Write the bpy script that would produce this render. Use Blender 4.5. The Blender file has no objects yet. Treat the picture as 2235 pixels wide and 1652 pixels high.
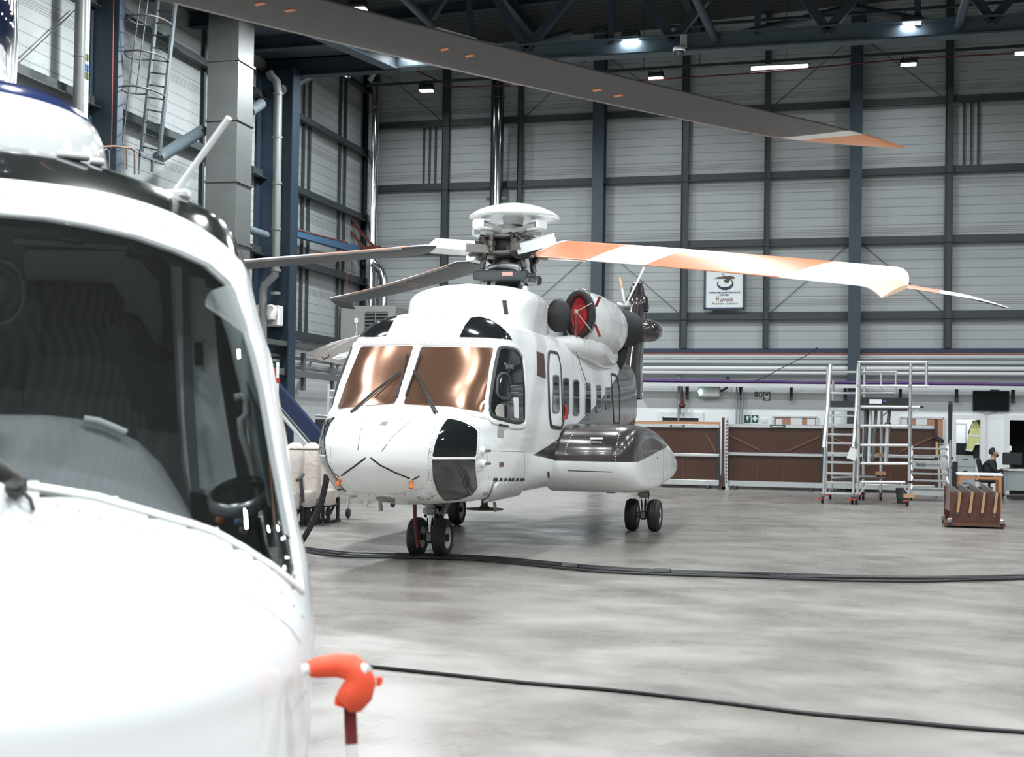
import bpy, bmesh, math, random
from mathutils import Vector, Matrix, geometry, interpolate
from mathutils.bvhtree import BVHTree
random.seed(7)
sc = bpy.context.scene
COL = sc.collection
# ------------------------------------------------------------------ camera
FPX, CX, CAM_H, YAW = 2850.0, 1117.5, 1.67, math.radians(14.9)
CYP, ROLL = 873.0, 0.0155
PITCH = math.atan(57 / FPX)
cd = bpy.data.cameras.new('camera')
cam = bpy.data.objects.new('camera', cd)
COL.objects.link(cam)
sc.camera = cam
cd.sensor_fit = 'HORIZONTAL'
cd.sensor_width = 36.0
cd.lens = FPX / 2235 * 36
cd.shift_y = (CYP - 826) / 2235
cd.clip_end = 300
FW = Vector((-math.sin(YAW) * math.cos(PITCH), math.cos(YAW) * math.cos(PITCH), math.sin(PITCH)))
RT = Vector((math.cos(YAW), math.sin(YAW), 0))
UP = RT.cross(FW)
cr, sr = math.cos(ROLL), math.sin(ROLL)
# the photographer tilts the camera very slightly: scene appears turned clockwise
R2 = RT * cr + UP * sr
U2 = UP * cr - RT * sr
cam.matrix_world = Matrix(((R2.x, U2.x, -FW.x, 0), (R2.y, U2.y, -FW.y, 0), (R2.z, U2.z, -FW.z, CAM_H), (0, 0, 0, 1)))
cd.dof.use_dof = True
cd.dof.focus_distance = 19.0
cd.dof.aperture_fstop = 4.5
EYE = Vector((0, 0, CAM_H))


def ray(x, y):
    dx, dy = x - CX, y - CYP
    return FW * FPX + R2 * dx - U2 * dy


def at(x, y, X=None, Y=None, Z=None):
    """the point of the hall seen at a photo pixel, on a plane of the hall"""
    d = ray(x, y)
    t = X / d.x if X is not None else Y / d.y if Y is not None else (Z - CAM_H) / d.z
    return EYE + d * t


def pix(P):
    d = Vector(P) - EYE
    z = d.dot(FW)
    return (CX + FPX * d.dot(R2) / z, CYP - FPX * d.dot(U2) / z, z)


# ------------------------------------------------------------------ world, lights, exposure
w = bpy.data.worlds.new('world')
sc.world = w
w.use_nodes = True
bg = w.node_tree.nodes['Background']
bg.inputs[0].default_value = (0.80, 0.90, 1.0, 1)
bg.inputs[1].default_value = 1.35
vs = sc.view_settings
vs.view_transform = 'Standard'
vs.look = 'None'
vs.exposure = 0.1
vs.gamma = 1.0
vs.use_curve_mapping = False


def area(name, loc, sx, sy, power, rot=(0, 0, 0), col=(0.93, 0.98, 1.0), spread=None):
    l = bpy.data.lights.new(name, 'AREA')
    l.shape = 'RECTANGLE'
    l.size, l.size_y, l.energy, l.color = sx, sy, power, col
    if spread: l.spread = spread
    o = bpy.data.objects.new(name, l)
    o.location, o.rotation_euler = loc, rot
    COL.objects.link(o)
    return o


BAY = 430
for gx in (-11, -4, 3, 10):
    for gy in (-11, -4, 3, 9, 15.5, 22.5, 29.5):
        area('high_bay_light', (gx, gy, 10.6), 0.7, 0.5, BAY * (2.2 if gx == -11 and gy > 20 else 0.80 if gy > 12 else 1.15))
# ------------------------------------------------------------------ materials
MATS = {}


def mat(name, col=(0.8, 0.8, 0.8), rough=0.5, metal=0.0, coat=0.0, spec=0.5, emit=None, es=1.0, noise=0.0, nscale=5.0):
    if name in MATS: return MATS[name]
    m = bpy.data.materials.new(name)
    m.use_nodes = True
    nt = m.node_tree
    b = nt.nodes['Principled BSDF']
    c = tuple(col) + (1,)
    b.inputs['Base Color'].default_value = c
    b.inputs['Roughness'].default_value = rough
    b.inputs['Metallic'].default_value = metal
    b.inputs['Coat Weight'].default_value = coat
    b.inputs['Coat Roughness'].default_value = 0.04
    b.inputs['Specular IOR Level'].default_value = spec
    if emit:
        b.inputs['Emission Color'].default_value = tuple(emit) + (1,)
        b.inputs['Emission Strength'].default_value = es
    if noise:
        tc = nt.nodes.new('ShaderNodeTexCoord')
        n = nt.nodes.new('ShaderNodeTexNoise')
        n.inputs['Scale'].default_value = nscale
        n.inputs['Detail'].default_value = 6
        nt.links.new(tc.outputs['Object'], n.inputs['Vector'])
        r = nt.nodes.new('ShaderNodeValToRGB')
        r.color_ramp.elements[0].position = 0.3
        r.color_ramp.elements[1].position = 0.7
        r.color_ramp.elements[0].color = tuple(v * (1 - noise) for v in col) + (1,)
        r.color_ramp.elements[1].color = tuple(min(1, v * (1 + noise)) for v in col) + (1,)
        nt.links.new(n.outputs['Fac'], r.inputs[0])
        nt.links.new(r.outputs[0], b.inputs['Base Color'])
    MATS[name] = m
    return m


def N(nt, t, **kw):
    n = nt.nodes.new(t)
    for k, v in kw.items(): setattr(n, k, v)
    return n


def MA(nt, op, a, b=None, c=None):
    n = nt.nodes.new('ShaderNodeMath')
    n.operation = op
    for i, v in enumerate((a, b, c)):
        if v is None: continue
        if isinstance(v, (int, float)): n.inputs[i].default_value = v
        else: nt.links.new(v, n.inputs[i])
    return n.outputs[0]


def MIX(nt, fac, c1, c2):
    n = nt.nodes.new('ShaderNodeMix')
    n.data_type = 'RGBA'
    for s, v in ((n.inputs[0], fac), (n.inputs[6], c1), (n.inputs[7], c2)):
        if isinstance(v, (int, float)): s.default_value = v
        elif isinstance(v, tuple): s.default_value = v + (1,)
        else: nt.links.new(v, s)
    return n.outputs[2]


def glass(name, tint, refl=0.9, rough=0.0, f0=0.06, boost=1.0):
    m = bpy.data.materials.new(name)
    m.use_nodes = True
    nt = m.node_tree
    nt.nodes.remove(nt.nodes['Principled BSDF'])
    out = nt.nodes['Material Output']
    t = N(nt, 'ShaderNodeBsdfTransparent')
    t.inputs[0].default_value = tuple(tint) + (1,)
    g = N(nt, 'ShaderNodeBsdfGlossy')
    g.inputs['Roughness'].default_value = rough
    g.inputs[0].default_value = (refl, refl, refl, 1)
    fr = N(nt, 'ShaderNodeFresnel')
    fr.inputs[0].default_value = 1.5
    mx = N(nt, 'ShaderNodeMixShader')
    nt.links.new(MA(nt, 'MINIMUM', MA(nt, 'MULTIPLY', fr.outputs[0], boost), 1.0), mx.inputs[0])
    nt.links.new(t.outputs[0], mx.inputs[1])
    nt.links.new(g.outputs[0], mx.inputs[2])
    nt.links.new(mx.outputs[0], out.inputs[0])
    return m


# ------------------------------------------------------------------ mesh helpers
class MB:
    """collects shapes into one mesh"""

    def __init__(self): self.v, self.f, self.mi, self.sm = [], [], [], []

    def add(self, vs, fs, mi=0, smooth=False):
        n = len(self.v)
        self.v += [tuple(v) for v in vs]
        for i, f in enumerate(fs):
            self.f.append(tuple(n + k for k in f))
            self.mi.append(mi[i] if isinstance(mi, list) else mi)
            self.sm.append(smooth)
        return self

    def box(self, c, s, mi=0, M=None, bev=0.0):
        x, y, z = s[0] / 2, s[1] / 2, s[2] / 2
        if bev > 0:
            b = min(bev, x * .95, y * .95, z * .95)
            pts = []
            for sx in (-1, 1):
                for sy in (-1, 1):
                    for sz in (-1, 1):
                        pts += [(sx * x, sy * (y - b), sz * (z - b)), (sx * (x - b), sy * y, sz * (z - b)), (sx * (x - b), sy * (y - b), sz * z)]
            bm = bmesh.new()
            for p in pts: bm.verts.new(p)
            bmesh.ops.convex_hull(bm, input=bm.verts)
            bmesh.ops.dissolve_limit(bm, angle_limit=0.01, verts=bm.verts, edges=bm.edges)
            bm.verts.index_update()
            vs = [v.co.copy() for v in bm.verts]
            fs = [[v.index for v in f.verts] for f in bm.faces]
            bm.free()
        else:
            vs = [Vector((a, b_, c_)) for a in (-x, x) for b_ in (-y, y) for c_ in (-z, z)]
            fs = [(0, 1, 3, 2), (4, 6, 7, 5), (0, 4, 5, 1), (2, 3, 7, 6), (0, 2, 6, 4), (1, 5, 7, 3)]
        if M is not None: vs = [M @ v for v in vs]
        return self.add([v + Vector(c) for v in vs], fs, mi)

    def seg(self, p0, p1, r, r2=None, n=10, mi=0, cap=True):
        return self.tube([p0, p1], [r, r if r2 is None else r2], n, mi, cap)

    def tube(self, pts, r, n=10, mi=0, cap=True, closed=False):
        pts = [Vector(p) for p in pts]
        m = len(pts)
        rs = r if isinstance(r, (list, tuple)) else [r] * m
        t0 = (pts[1] - pts[0]).normalized()
        ref = Vector((0, 0, 1)) if abs(t0.z) < 0.9 else Vector((1, 0, 0))
        nrm = (ref - t0 * ref.dot(t0)).normalized()
        vs = []
        for i in range(m):
            a = pts[(i - 1) % m] if (closed or i > 0) else pts[0]
            b = pts[(i + 1) % m] if (closed or i < m - 1) else pts[-1]
            t = (b - a)
            t = t.normalized() if t.length > 1e-9 else t0
            nrm = (nrm - t * nrm.dot(t))
            nrm = nrm.normalized() if nrm.length > 1e-9 else t.orthogonal().normalized()
            bn = t.cross(nrm)
            for k in range(n):
                an = 2 * math.pi * k / n
                vs.append(pts[i] + (nrm * math.cos(an) + bn * math.sin(an)) * rs[i])
        fs = []
        for i in range(m if closed else m - 1):
            j = (i + 1) % m
            for k in range(n):
                k2 = (k + 1) % n
                fs.append((i * n + k, i * n + k2, j * n + k2, j * n + k))
        self.add(vs, fs, mi, True)
        if cap and not closed:
            self.add(vs[:n], [tuple(reversed(range(n)))], mi)
            self.add(vs[-n:], [tuple(range(n))], mi)
        return self

    def bar(self, p0, p1, w, h, mi=0, up=(0, 0, 1)):
        """box of section w x h between two points"""
        p0, p1 = Vector(p0), Vector(p1)
        t = (p1 - p0).normalized()
        u = Vector(up)
        if abs(t.dot(u)) > .97: u = Vector((0, 1, 0)) if abs(t.y) < .9 else Vector((1, 0, 0))
        s = t.cross(u).normalized()
        u = s.cross(t).normalized()
        vs = [p + s * a * w / 2 + u * b * h / 2 for p in (p0, p1) for a, b in ((-1, -1), (1, -1), (1, 1), (-1, 1))]
        return self.add(vs, [(3, 2, 1, 0), (4, 5, 6, 7), (0, 1, 5, 4), (1, 2, 6, 5), (2, 3, 7, 6), (3, 0, 4, 7)], mi)

    def ibeam(self, p0, p1, w, h, t=0.03, up=(0, 0, 1), mi=0):
        p0, p1 = Vector(p0), Vector(p1)
        d = (p1 - p0).normalized()
        u = Vector(up)
        s = d.cross(u).normalized()
        u = s.cross(d).normalized()
        for k in (-1, 1):
            self.bar(p0 + u * k * (h / 2 - t / 2), p1 + u * k * (h / 2 - t / 2), w, t, mi, u)
        return self.bar(p0, p1, t, h - 2 * t, mi, u)

    def lathe(self, prof, M, n=24, mi=0, mis=None):
        """prof: (radius, height) along local z"""
        vs, fs, ms = [], [], []
        for r, z in prof:
            for k in range(n):
                a = 2 * math.pi * k / n
                vs.append(M @ Vector((r * math.cos(a), r * math.sin(a), z)))
        for i in range(len(prof) - 1):
            for k in range(n):
                k2 = (k + 1) % n
                fs.append((i * n + k, i * n + k2, (i + 1) * n + k2, (i + 1) * n + k))
                ms.append(mis[i] if mis else mi)
        return self.add(vs, fs, ms, True)

    def prism(self, poly, ex, mi=0):
        """planar polygon (3d points) pushed along ex"""
        n = len(poly)
        ex = Vector(ex)
        vs = [Vector(p) for p in poly] + [Vector(p) + ex for p in poly]
        fs = [tuple(range(n)), tuple(range(2 * n - 1, n - 1, -1))] + [(i, i + n, (i + 1) % n + n, (i + 1) % n) for i in range(n)]
        return self.add(vs, fs, mi)

    def grid(self, rows, mi=0, smooth=True, closed=False, mif=None):
        m, n = len(rows), len(rows[0])
        vs = [p for r in rows for p in r]
        fs, ms = [], []
        for i in range(m - 1):
            for j in range(n if closed else n - 1):
                j2 = (j + 1) % n
                fs.append((i * n + j, i * n + j2, (i + 1) * n + j2, (i + 1) * n + j))
                ms.append(mif(i, j) if mif else mi)
        return self.add(vs, fs, ms, smooth)

    def build(self, name, mats, parent=None, fix=True, weld=0.0):
        me = bpy.data.meshes.new(name)
        me.from_pydata(self.v, [], self.f)
        for m in (mats if isinstance(mats, (list, tuple)) else [mats]): me.materials.append(m)
        me.polygons.foreach_set('material_index', self.mi)
        me.polygons.foreach_set('use_smooth', self.sm)
        if fix or weld:
            bm = bmesh.new()
            bm.from_mesh(me)
            if weld: bmesh.ops.remove_doubles(bm, verts=bm.verts, dist=weld)
            if fix: bmesh.ops.recalc_face_normals(bm, faces=bm.faces)
            bm.to_mesh(me)
            bm.free()
        me.update()
        o = bpy.data.objects.new(name, me)
        COL.objects.link(o)
        if parent is not None: put_under(o, parent)
        return o


def put_under(o, parent):
    o.parent = parent
    o.matrix_parent_inverse = world_of(parent).inverted()


def world_of(o):
    m = o.matrix_basis.copy()
    if o.parent: m = world_of(o.parent) @ o.matrix_parent_inverse @ m
    return m


def tag(o, label, cat, group=None, kind=None):
    o['label'], o['category'] = label, cat
    if group: o['group'] = group
    if kind: o['kind'] = kind
    return o


def thing(name, loc, label, cat, group=None, kind=None):
    o = bpy.data.objects.new(name, None)
    o.empty_display_size = 0.2
    o.location = loc
    COL.objects.link(o)
    return tag(o, label, cat, group, kind)


def move_copy(root, delta, label=None, rotz=0.0, group=None):
    """a thing again, moved by delta, with copies of its parts and sub-parts"""
    r = root.copy()
    COL.objects.link(r)
    r.location = root.location + Vector(delta)
    r.rotation_euler.z += rotz
    if label: r['label'] = label
    if group: r['group'] = group
    for ch in list(root.children):
        c = ch.copy()
        COL.objects.link(c)
        c.parent = r
        for g in list(ch.children):
            d = g.copy()
            COL.objects.link(d)
            d.parent = c
    return r


def text(name, s, loc, size, m, parent, rot=(math.pi / 2, 0, 0), shear=0.0, align='CENTER', ext=0.002, bold=0.0, spacing=1.0, sx=1.0):
    cu = bpy.data.curves.new(name, 'FONT')
    cu.body, cu.size, cu.shear, cu.align_x, cu.align_y = s, size, shear, align, 'CENTER'
    cu.extrude, cu.offset, cu.space_character = ext, bold, spacing
    cu.resolution_u = 3
    cu.materials.append(m)
    o = bpy.data.objects.new(name, cu)
    COL.objects.link(o)
    me = bpy.data.meshes.new_from_object(o.evaluated_get(bpy.context.evaluated_depsgraph_get()))
    bpy.data.objects.remove(o)
    me.materials.clear()
    me.materials.append(m)
    o = bpy.data.objects.new(name, me)
    o.location, o.rotation_euler = loc, rot
    o.scale = (sx, 1, 1)
    COL.objects.link(o)
    put_under(o, parent)
    return o


def lerp_tab(tab, x):
    if x <= tab[0][0]: return tab[0][1]
    for (a, b), (c, d) in zip(tab, tab[1:]):
        if x <= c: return b + (d - b) * (x - a) / (c - a)
    return tab[-1][1]


def smooth_tab(tab, x):
    """monotone cubic through the table"""
    n = len(tab)
    if x <= tab[0][0]: return tab[0][1]
    if x >= tab[-1][0]: return tab[-1][1]
    for i in range(n - 1):
        if x <= tab[i + 1][0]: break

    def slope(k):
        if k == 0: return (tab[1][1] - tab[0][1]) / (tab[1][0] - tab[0][0])
        if k == n - 1: return (tab[-1][1] - tab[-2][1]) / (tab[-1][0] - tab[-2][0])
        a = (tab[k][1] - tab[k - 1][1]) / (tab[k][0] - tab[k - 1][0])
        b = (tab[k + 1][1] - tab[k][1]) / (tab[k + 1][0] - tab[k][0])
        return 0 if a * b <= 0 else 2 * a * b / (a + b)

    x0, y0 = tab[i]
    x1, y1 = tab[i + 1]
    h = x1 - x0
    t = (x - x0) / h
    m0, m1 = slope(i) * h, slope(i + 1) * h
    return y0 * (2 * t**3 - 3 * t**2 + 1) + m0 * (t**3 - 2 * t**2 + t) + y1 * (-2 * t**3 + 3 * t**2) + m1 * (t**3 - t**2)


class Skin:
    """ray casts onto a hull that return its smooth normal"""

    def __init__(self, o):
        M = world_of(o)
        me = o.data
        self.v = [M @ v.co for v in me.vertices]
        self.n = [(M.to_3x3() @ v.normal).normalized() for v in me.vertices]
        self.p = [tuple(p.vertices) for p in me.polygons]
        self.t = BVHTree.FromPolygons(self.v, self.p)

    def smooth(self, h):
        if h[0] is None: return h
        f = self.p[h[2]]
        w = interpolate.poly_3d_calc([self.v[i] for i in f], h[0])
        n = Vector((0, 0, 0))
        for k, i in zip(w, f): n += self.n[i] * k
        return (h[0], n.normalized() if n.length > 1e-6 else h[1], h[2], h[3])

    def ray_cast(self, o, d): return self.smooth(self.t.ray_cast(o, d))

    def find_nearest(self, p): return self.smooth(self.t.find_nearest(p))


def bvh_of(o):
    return Skin(o)


def dense(poly, step, closed=True):
    out = []
    n = len(poly)
    for i in range(n if closed else n - 1):
        a, b = Vector(poly[i]), Vector(poly[(i + 1) % n])
        k = max(1, int((b - a).length / step))
        out += [a + (b - a) * j / k for j in range(k)]
    if not closed: out.append(Vector(poly[-1]))
    return out


def rounded(poly, r, k=4):
    """2d polygon with its corners rounded"""
    out = []
    n = len(poly)
    for i in range(n):
        p, a, b = Vector(poly[i]), Vector(poly[i - 1]), Vector(poly[(i + 1) % n])
        ra = min(r, (a - p).length * .45, (b - p).length * .45)
        q0, q1 = p + (a - p).normalized() * ra, p + (b - p).normalized() * ra
        for j in range(k + 1):
            t = j / k
            out.append(q0 * (1 - t)**2 + p * 2 * t * (1 - t) + q1 * t**2)
    return out


def on_hull(bvh, q):
    h = bvh.ray_cast(EYE, ray(q[0], q[1]).normalized())
    if h[0] is None:  # just past the silhouette: the nearest skin point
        d = ray(q[0], q[1]).normalized()
        best = None
        for k in range(40, 480):
            r = bvh.find_nearest(EYE + d * (k * .06))
            if r[0] is not None and (best is None or r[3] < best[3]): best = r
        if best is None or best[3] > 1.2: return None, None
        return best[0], best[1] if best[1].dot(d) < .3 else -best[1]
    n = h[1]
    if n.dot(ray(q[0], q[1])) > 0: n = -n
    return h[0], n


def mirror_of(fl):
    if fl is None: return lambda p: p
    return fl if callable(fl) else (lambda p: Vector((2 * fl - p.x, p.y, p.z)))


def patch(name, poly, bvh, m, parent, off=0.008, th=0.006, mirror=None, grid=None, sm=True):
    """a pane or panel that lies on a curved hull: outline in photo pixels, thickness th, standing off above the skin"""
    ol = dense([Vector(p) for p in poly], grid or 12)
    xs = [p.x for p in ol]
    ys = [p.y for p in ol]
    g = grid or max(5, (max(xs) - min(xs)) / 12)
    pts = [Vector((p.x, p.y)) for p in ol]
    edges = [(i, (i + 1) % len(pts)) for i in range(len(pts))]

    def inside(x, y):
        c = False
        for i in range(len(ol)):
            a, b = ol[i - 1], ol[i]
            if (a.y > y) != (b.y > y) and x < (b.x - a.x) * (y - a.y) / (b.y - a.y) + a.x: c = not c
        return c

    x = min(xs) + g / 2
    while x < max(xs):
        y = min(ys) + g / 2
        while y < max(ys):
            if inside(x, y) and min((Vector((x, y)) - p).length for p in ol) > g * .45: pts.append(Vector((x, y)))
            y += g
        x += g
    vv, ee, ff, *_ = geometry.delaunay_2d_cdt(pts, edges, [], 1, 0.01)
    P, Q, NN, bad = [], [], [], set()
    for i, v in enumerate(vv):
        p, n = on_hull(bvh, v)
        if p is None:
            bad.add(i)
            p, n = Vector((0, 0, 0)), Vector((0, 0, 1))
        P.append(p + n * (off + th))
        NN.append(n)
        Q.append(p + n * (off - 0.004))
    ff = [tuple(f) for f in ff if not bad & set(f)]
    ff = [f if (P[f[1]] - P[f[0]]).cross(P[f[2]] - P[f[0]]).dot(NN[f[0]]) >= 0 else tuple(reversed(f)) for f in ff]
    cnt = {}
    for f in ff:
        for i in range(len(f)):
            a, b = f[i], f[(i + 1) % len(f)]
            cnt[(a, b)] = cnt.get((a, b), 0) + 1
    rim = [(a, b) for (a, b) in cnt if (b, a) not in cnt]

    def mk(flip):
        S = mirror_of(flip)
        mb = MB()
        n = len(P)
        mb.add([S(p) for p in P], ff if flip is None else [tuple(reversed(f)) for f in ff], 0, sm)
        mb.add([S(p) for p in P] + [S(p) for p in Q], [(b, a, a + n, b + n) if flip is None else (a, b, b + n, a + n) for a, b in rim], 0, False)
        o = mb.build(name, m, parent, fix=False)
        if sm:
            o.data.normals_split_custom_set_from_vertices([(S(p + q) - S(p)).normalized() for p, q in zip(P, NN)] + [Vector((0, 0, 0))] * (2 * n))
        return o

    o = mk(None)
    o2 = mk(mirror) if mirror is not None else None
    return o, o2


def strip(name, poly, bvh, m, parent, wd=0.03, th=0.01, mirror=None, closed=True, step=14):
    """a narrow raised band that follows an outline on a hull"""
    ol = dense([Vector(p) for p in poly], step, closed)
    P = []
    for q in ol:
        p, n = on_hull(bvh, q)
        if p is not None: P.append((p, n))
    k = len(P)
    rows = []
    for i in range(k):
        a = P[(i - 1) % k] if closed else P[max(0, i - 1)]
        b = P[(i + 1) % k] if closed else P[min(k - 1, i + 1)]
        t = (b[0] - a[0])
        p, n = P[i]
        s = t.cross(n)
        s = s.normalized() if s.length > 1e-9 else Vector((0, 0, 1))
        rows.append([p + s * wd / 2 - n * .004, p + s * wd / 2 + n * th * .8, p + s * wd * .3 + n * th, p - s * wd * .3 + n * th, p - s * wd / 2 + n * th * .8, p - s * wd / 2 - n * .004])
    if closed: rows.append(rows[0])
    out = []
    for fl in ([None] if mirror is None else [None, mirror]):
        mb = MB()
        S = mirror_of(fl)
        mb.grid([[S(p) for p in r] for r in rows], closed=True)
        out.append(mb.build(name, m, parent))
    return out


def rivets(name, poly, bvh, m, parent, r=0.007, step=7, mirror=None, closed=True, off=0.004):
    ol = dense([Vector(p) for p in poly], step, closed)
    mbs = [MB()] + ([MB()] if mirror is not None else [])
    for q in ol:
        p, n = on_hull(bvh, q)
        if p is None: continue
        a = n.orthogonal().normalized()
        b = n.cross(a)
        for mb, fl in zip(mbs, (None, mirror)):
            S = mirror_of(fl)
            vs = [S(p + n * off + (a * math.cos(t) + b * math.sin(t)) * r) for t in (i * math.pi / 3 for i in range(6))] + [S(p + n * (off + r * .4))]
            mb.add(vs, [(i, (i + 1) % 6, 6) for i in range(6)])
    return [mb.build(name, m, parent, fix=False) for mb in mbs]


white_gloss = mat('white_gloss_paint', (0.86, 0.88, 0.88), 0.25, 0, 0.6)
dark_paint = mat('dark_umber_gloss_paint', (0.045, 0.038, 0.038), 0.18, 0.2, 0.8)
black_gloss = mat('black_gloss', (0.012, 0.013, 0.014), 0.08, 0, 0.6)
black_matte = mat('black_rubber', (0.018, 0.018, 0.02), 0.65)
dark_metal = mat('dark_gunmetal', (0.05, 0.052, 0.055), 0.38, 0.7, noise=0.25, nscale=30)
mid_metal = mat('worn_steel', (0.32, 0.32, 0.32), 0.38, 0.85, noise=0.2, nscale=20)
alu = mat('bare_aluminium', (0.72, 0.74, 0.75), 0.3, 0.85, noise=0.06, nscale=14)
chrome = mat('polished_steel', (0.75, 0.76, 0.77), 0.12, 1.0)
steel_blue = mat('blue_painted_steel', (0.024, 0.039, 0.056), 0.5, 0, noise=0.12, nscale=2)
steel_dark = mat('dark_grey_steel', (0.030, 0.040, 0.043), 0.55, 0, noise=0.12, nscale=3)
navy = mat('navy_paint', (0.012, 0.022, 0.065), 0.45)
galv = mat('galvanised_grey', (0.30, 0.33, 0.33), 0.45, 0.5, noise=0.1, nscale=4)
duct_grey = mat('duct_grey', (0.105, 0.112, 0.110), 0.5, 0.2, noise=0.1, nscale=2)
pipe_grey = mat('grey_plastic_pipe', (0.135, 0.14, 0.14), 0.45, noise=0.06, nscale=4)
white_plain = mat('white_plastic', (0.78, 0.80, 0.80), 0.45)
red_paint = mat('red_paint', (0.45, 0.03, 0.02), 0.5)
red_cloth = mat('red_cover_cloth', (0.42, 0.015, 0.02), 0.6, noise=0.25, nscale=18)
orange_paint = mat('orange_paint', (0.80, 0.30, 0.10), 0.4)
# ================================================================== THE HALL
WY, LX = 38.5, -15.0


def clad_mat():
    m = bpy.data.materials.new('pale_ribbed_cladding')
    m.use_nodes = True
    nt = m.node_tree
    b = nt.nodes['Principled BSDF']
    tc = N(nt, 'ShaderNodeTexCoord')
    sp = N(nt, 'ShaderNodeSeparateXYZ')
    nt.links.new(tc.outputs['Object'], sp.inputs[0])
    z = sp.outputs[2]
    f = MA(nt, 'FRACT', MA(nt, 'DIVIDE', z, 0.2515))
    rib = MA(nt, 'LESS_THAN', f, 0.085)
    f2 = MA(nt, 'FRACT', MA(nt, 'DIVIDE', MA(nt, 'ADD', z, 0.7), 2.01))
    band = MA(nt, 'MULTIPLY', MA(nt, 'LESS_THAN', f2, 0.075), MA(nt, 'LESS_THAN', MA(nt, 'FRACT', MA(nt, 'MULTIPLY', f2, 40.0)), 0.5))
    dark = MA(nt, 'MAXIMUM', MA(nt, 'MULTIPLY', rib, 0.46), MA(nt, 'MULTIPLY', band, 0.45))
    no = N(nt, 'ShaderNodeTexNoise')
    no.inputs['Scale'].default_value = 1.2
    no.inputs['Detail'].default_value = 5
    nt.links.new(tc.outputs['Object'], no.inputs['Vector'])
    base = MIX(nt, no.outputs['Fac'], (0.31, 0.335, 0.34), (0.385, 0.41, 0.415))
    c = MIX(nt, dark, base, (0.07, 0.06, 0.055))
    nt.links.new(c, b.inputs['Base Color'])
    b.inputs['Roughness'].default_value = 0.5
    bp = N(nt, 'ShaderNodeBump')
    bp.inputs['Strength'].default_value = 0.5
    bp.inputs['Distance'].default_value = 0.02
    nt.links.new(MA(nt, 'SUBTRACT', 1.0, rib), bp.inputs['Height'])
    nt.links.new(bp.outputs[0], b.inputs['Normal'])
    return m


def block_mat():
    m = bpy.data.materials.new('white_painted_blockwork')
    m.use_nodes = True
    nt = m.node_tree
    b = nt.nodes['Principled BSDF']
    tc = N(nt, 'ShaderNodeTexCoord')
    mp = N(nt, 'ShaderNodeMapping')
    mp.inputs['Rotation'].default_value = (math.pi / 2, 0, 0)
    nt.links.new(tc.outputs['Object'], mp.inputs[0])
    br = N(nt, 'ShaderNodeTexBrick')
    br.inputs['Color1'].default_value = (0.56, 0.585, 0.59, 1)
    br.inputs['Color2'].default_value = (0.59, 0.61, 0.615, 1)
    br.inputs['Mortar'].default_value = (0.545, 0.57, 0.575, 1)
    br.inputs['Scale'].default_value = 1.0
    br.inputs['Mortar Size'].default_value = 0.008
    br.inputs['Brick Width'].default_value = 0.45
    br.inputs['Row Height'].default_value = 0.225
    nt.links.new(mp.outputs[0], br.inputs['Vector'])
    sp = N(nt, 'ShaderNodeSeparateXYZ')
    nt.links.new(tc.outputs['Object'], sp.inputs[0])
    # greyer upper blocks, the cable tray's shade put into the colour; whiter below
    lo = MA(nt, 'LESS_THAN', sp.outputs[2], 2.28)
    nt.links.new(MIX(nt, lo, br.outputs[0], (0.80, 0.83, 0.84)), b.inputs['Base Color'])
    b.inputs['Roughness'].default_value = 0.55
    return m


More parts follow.
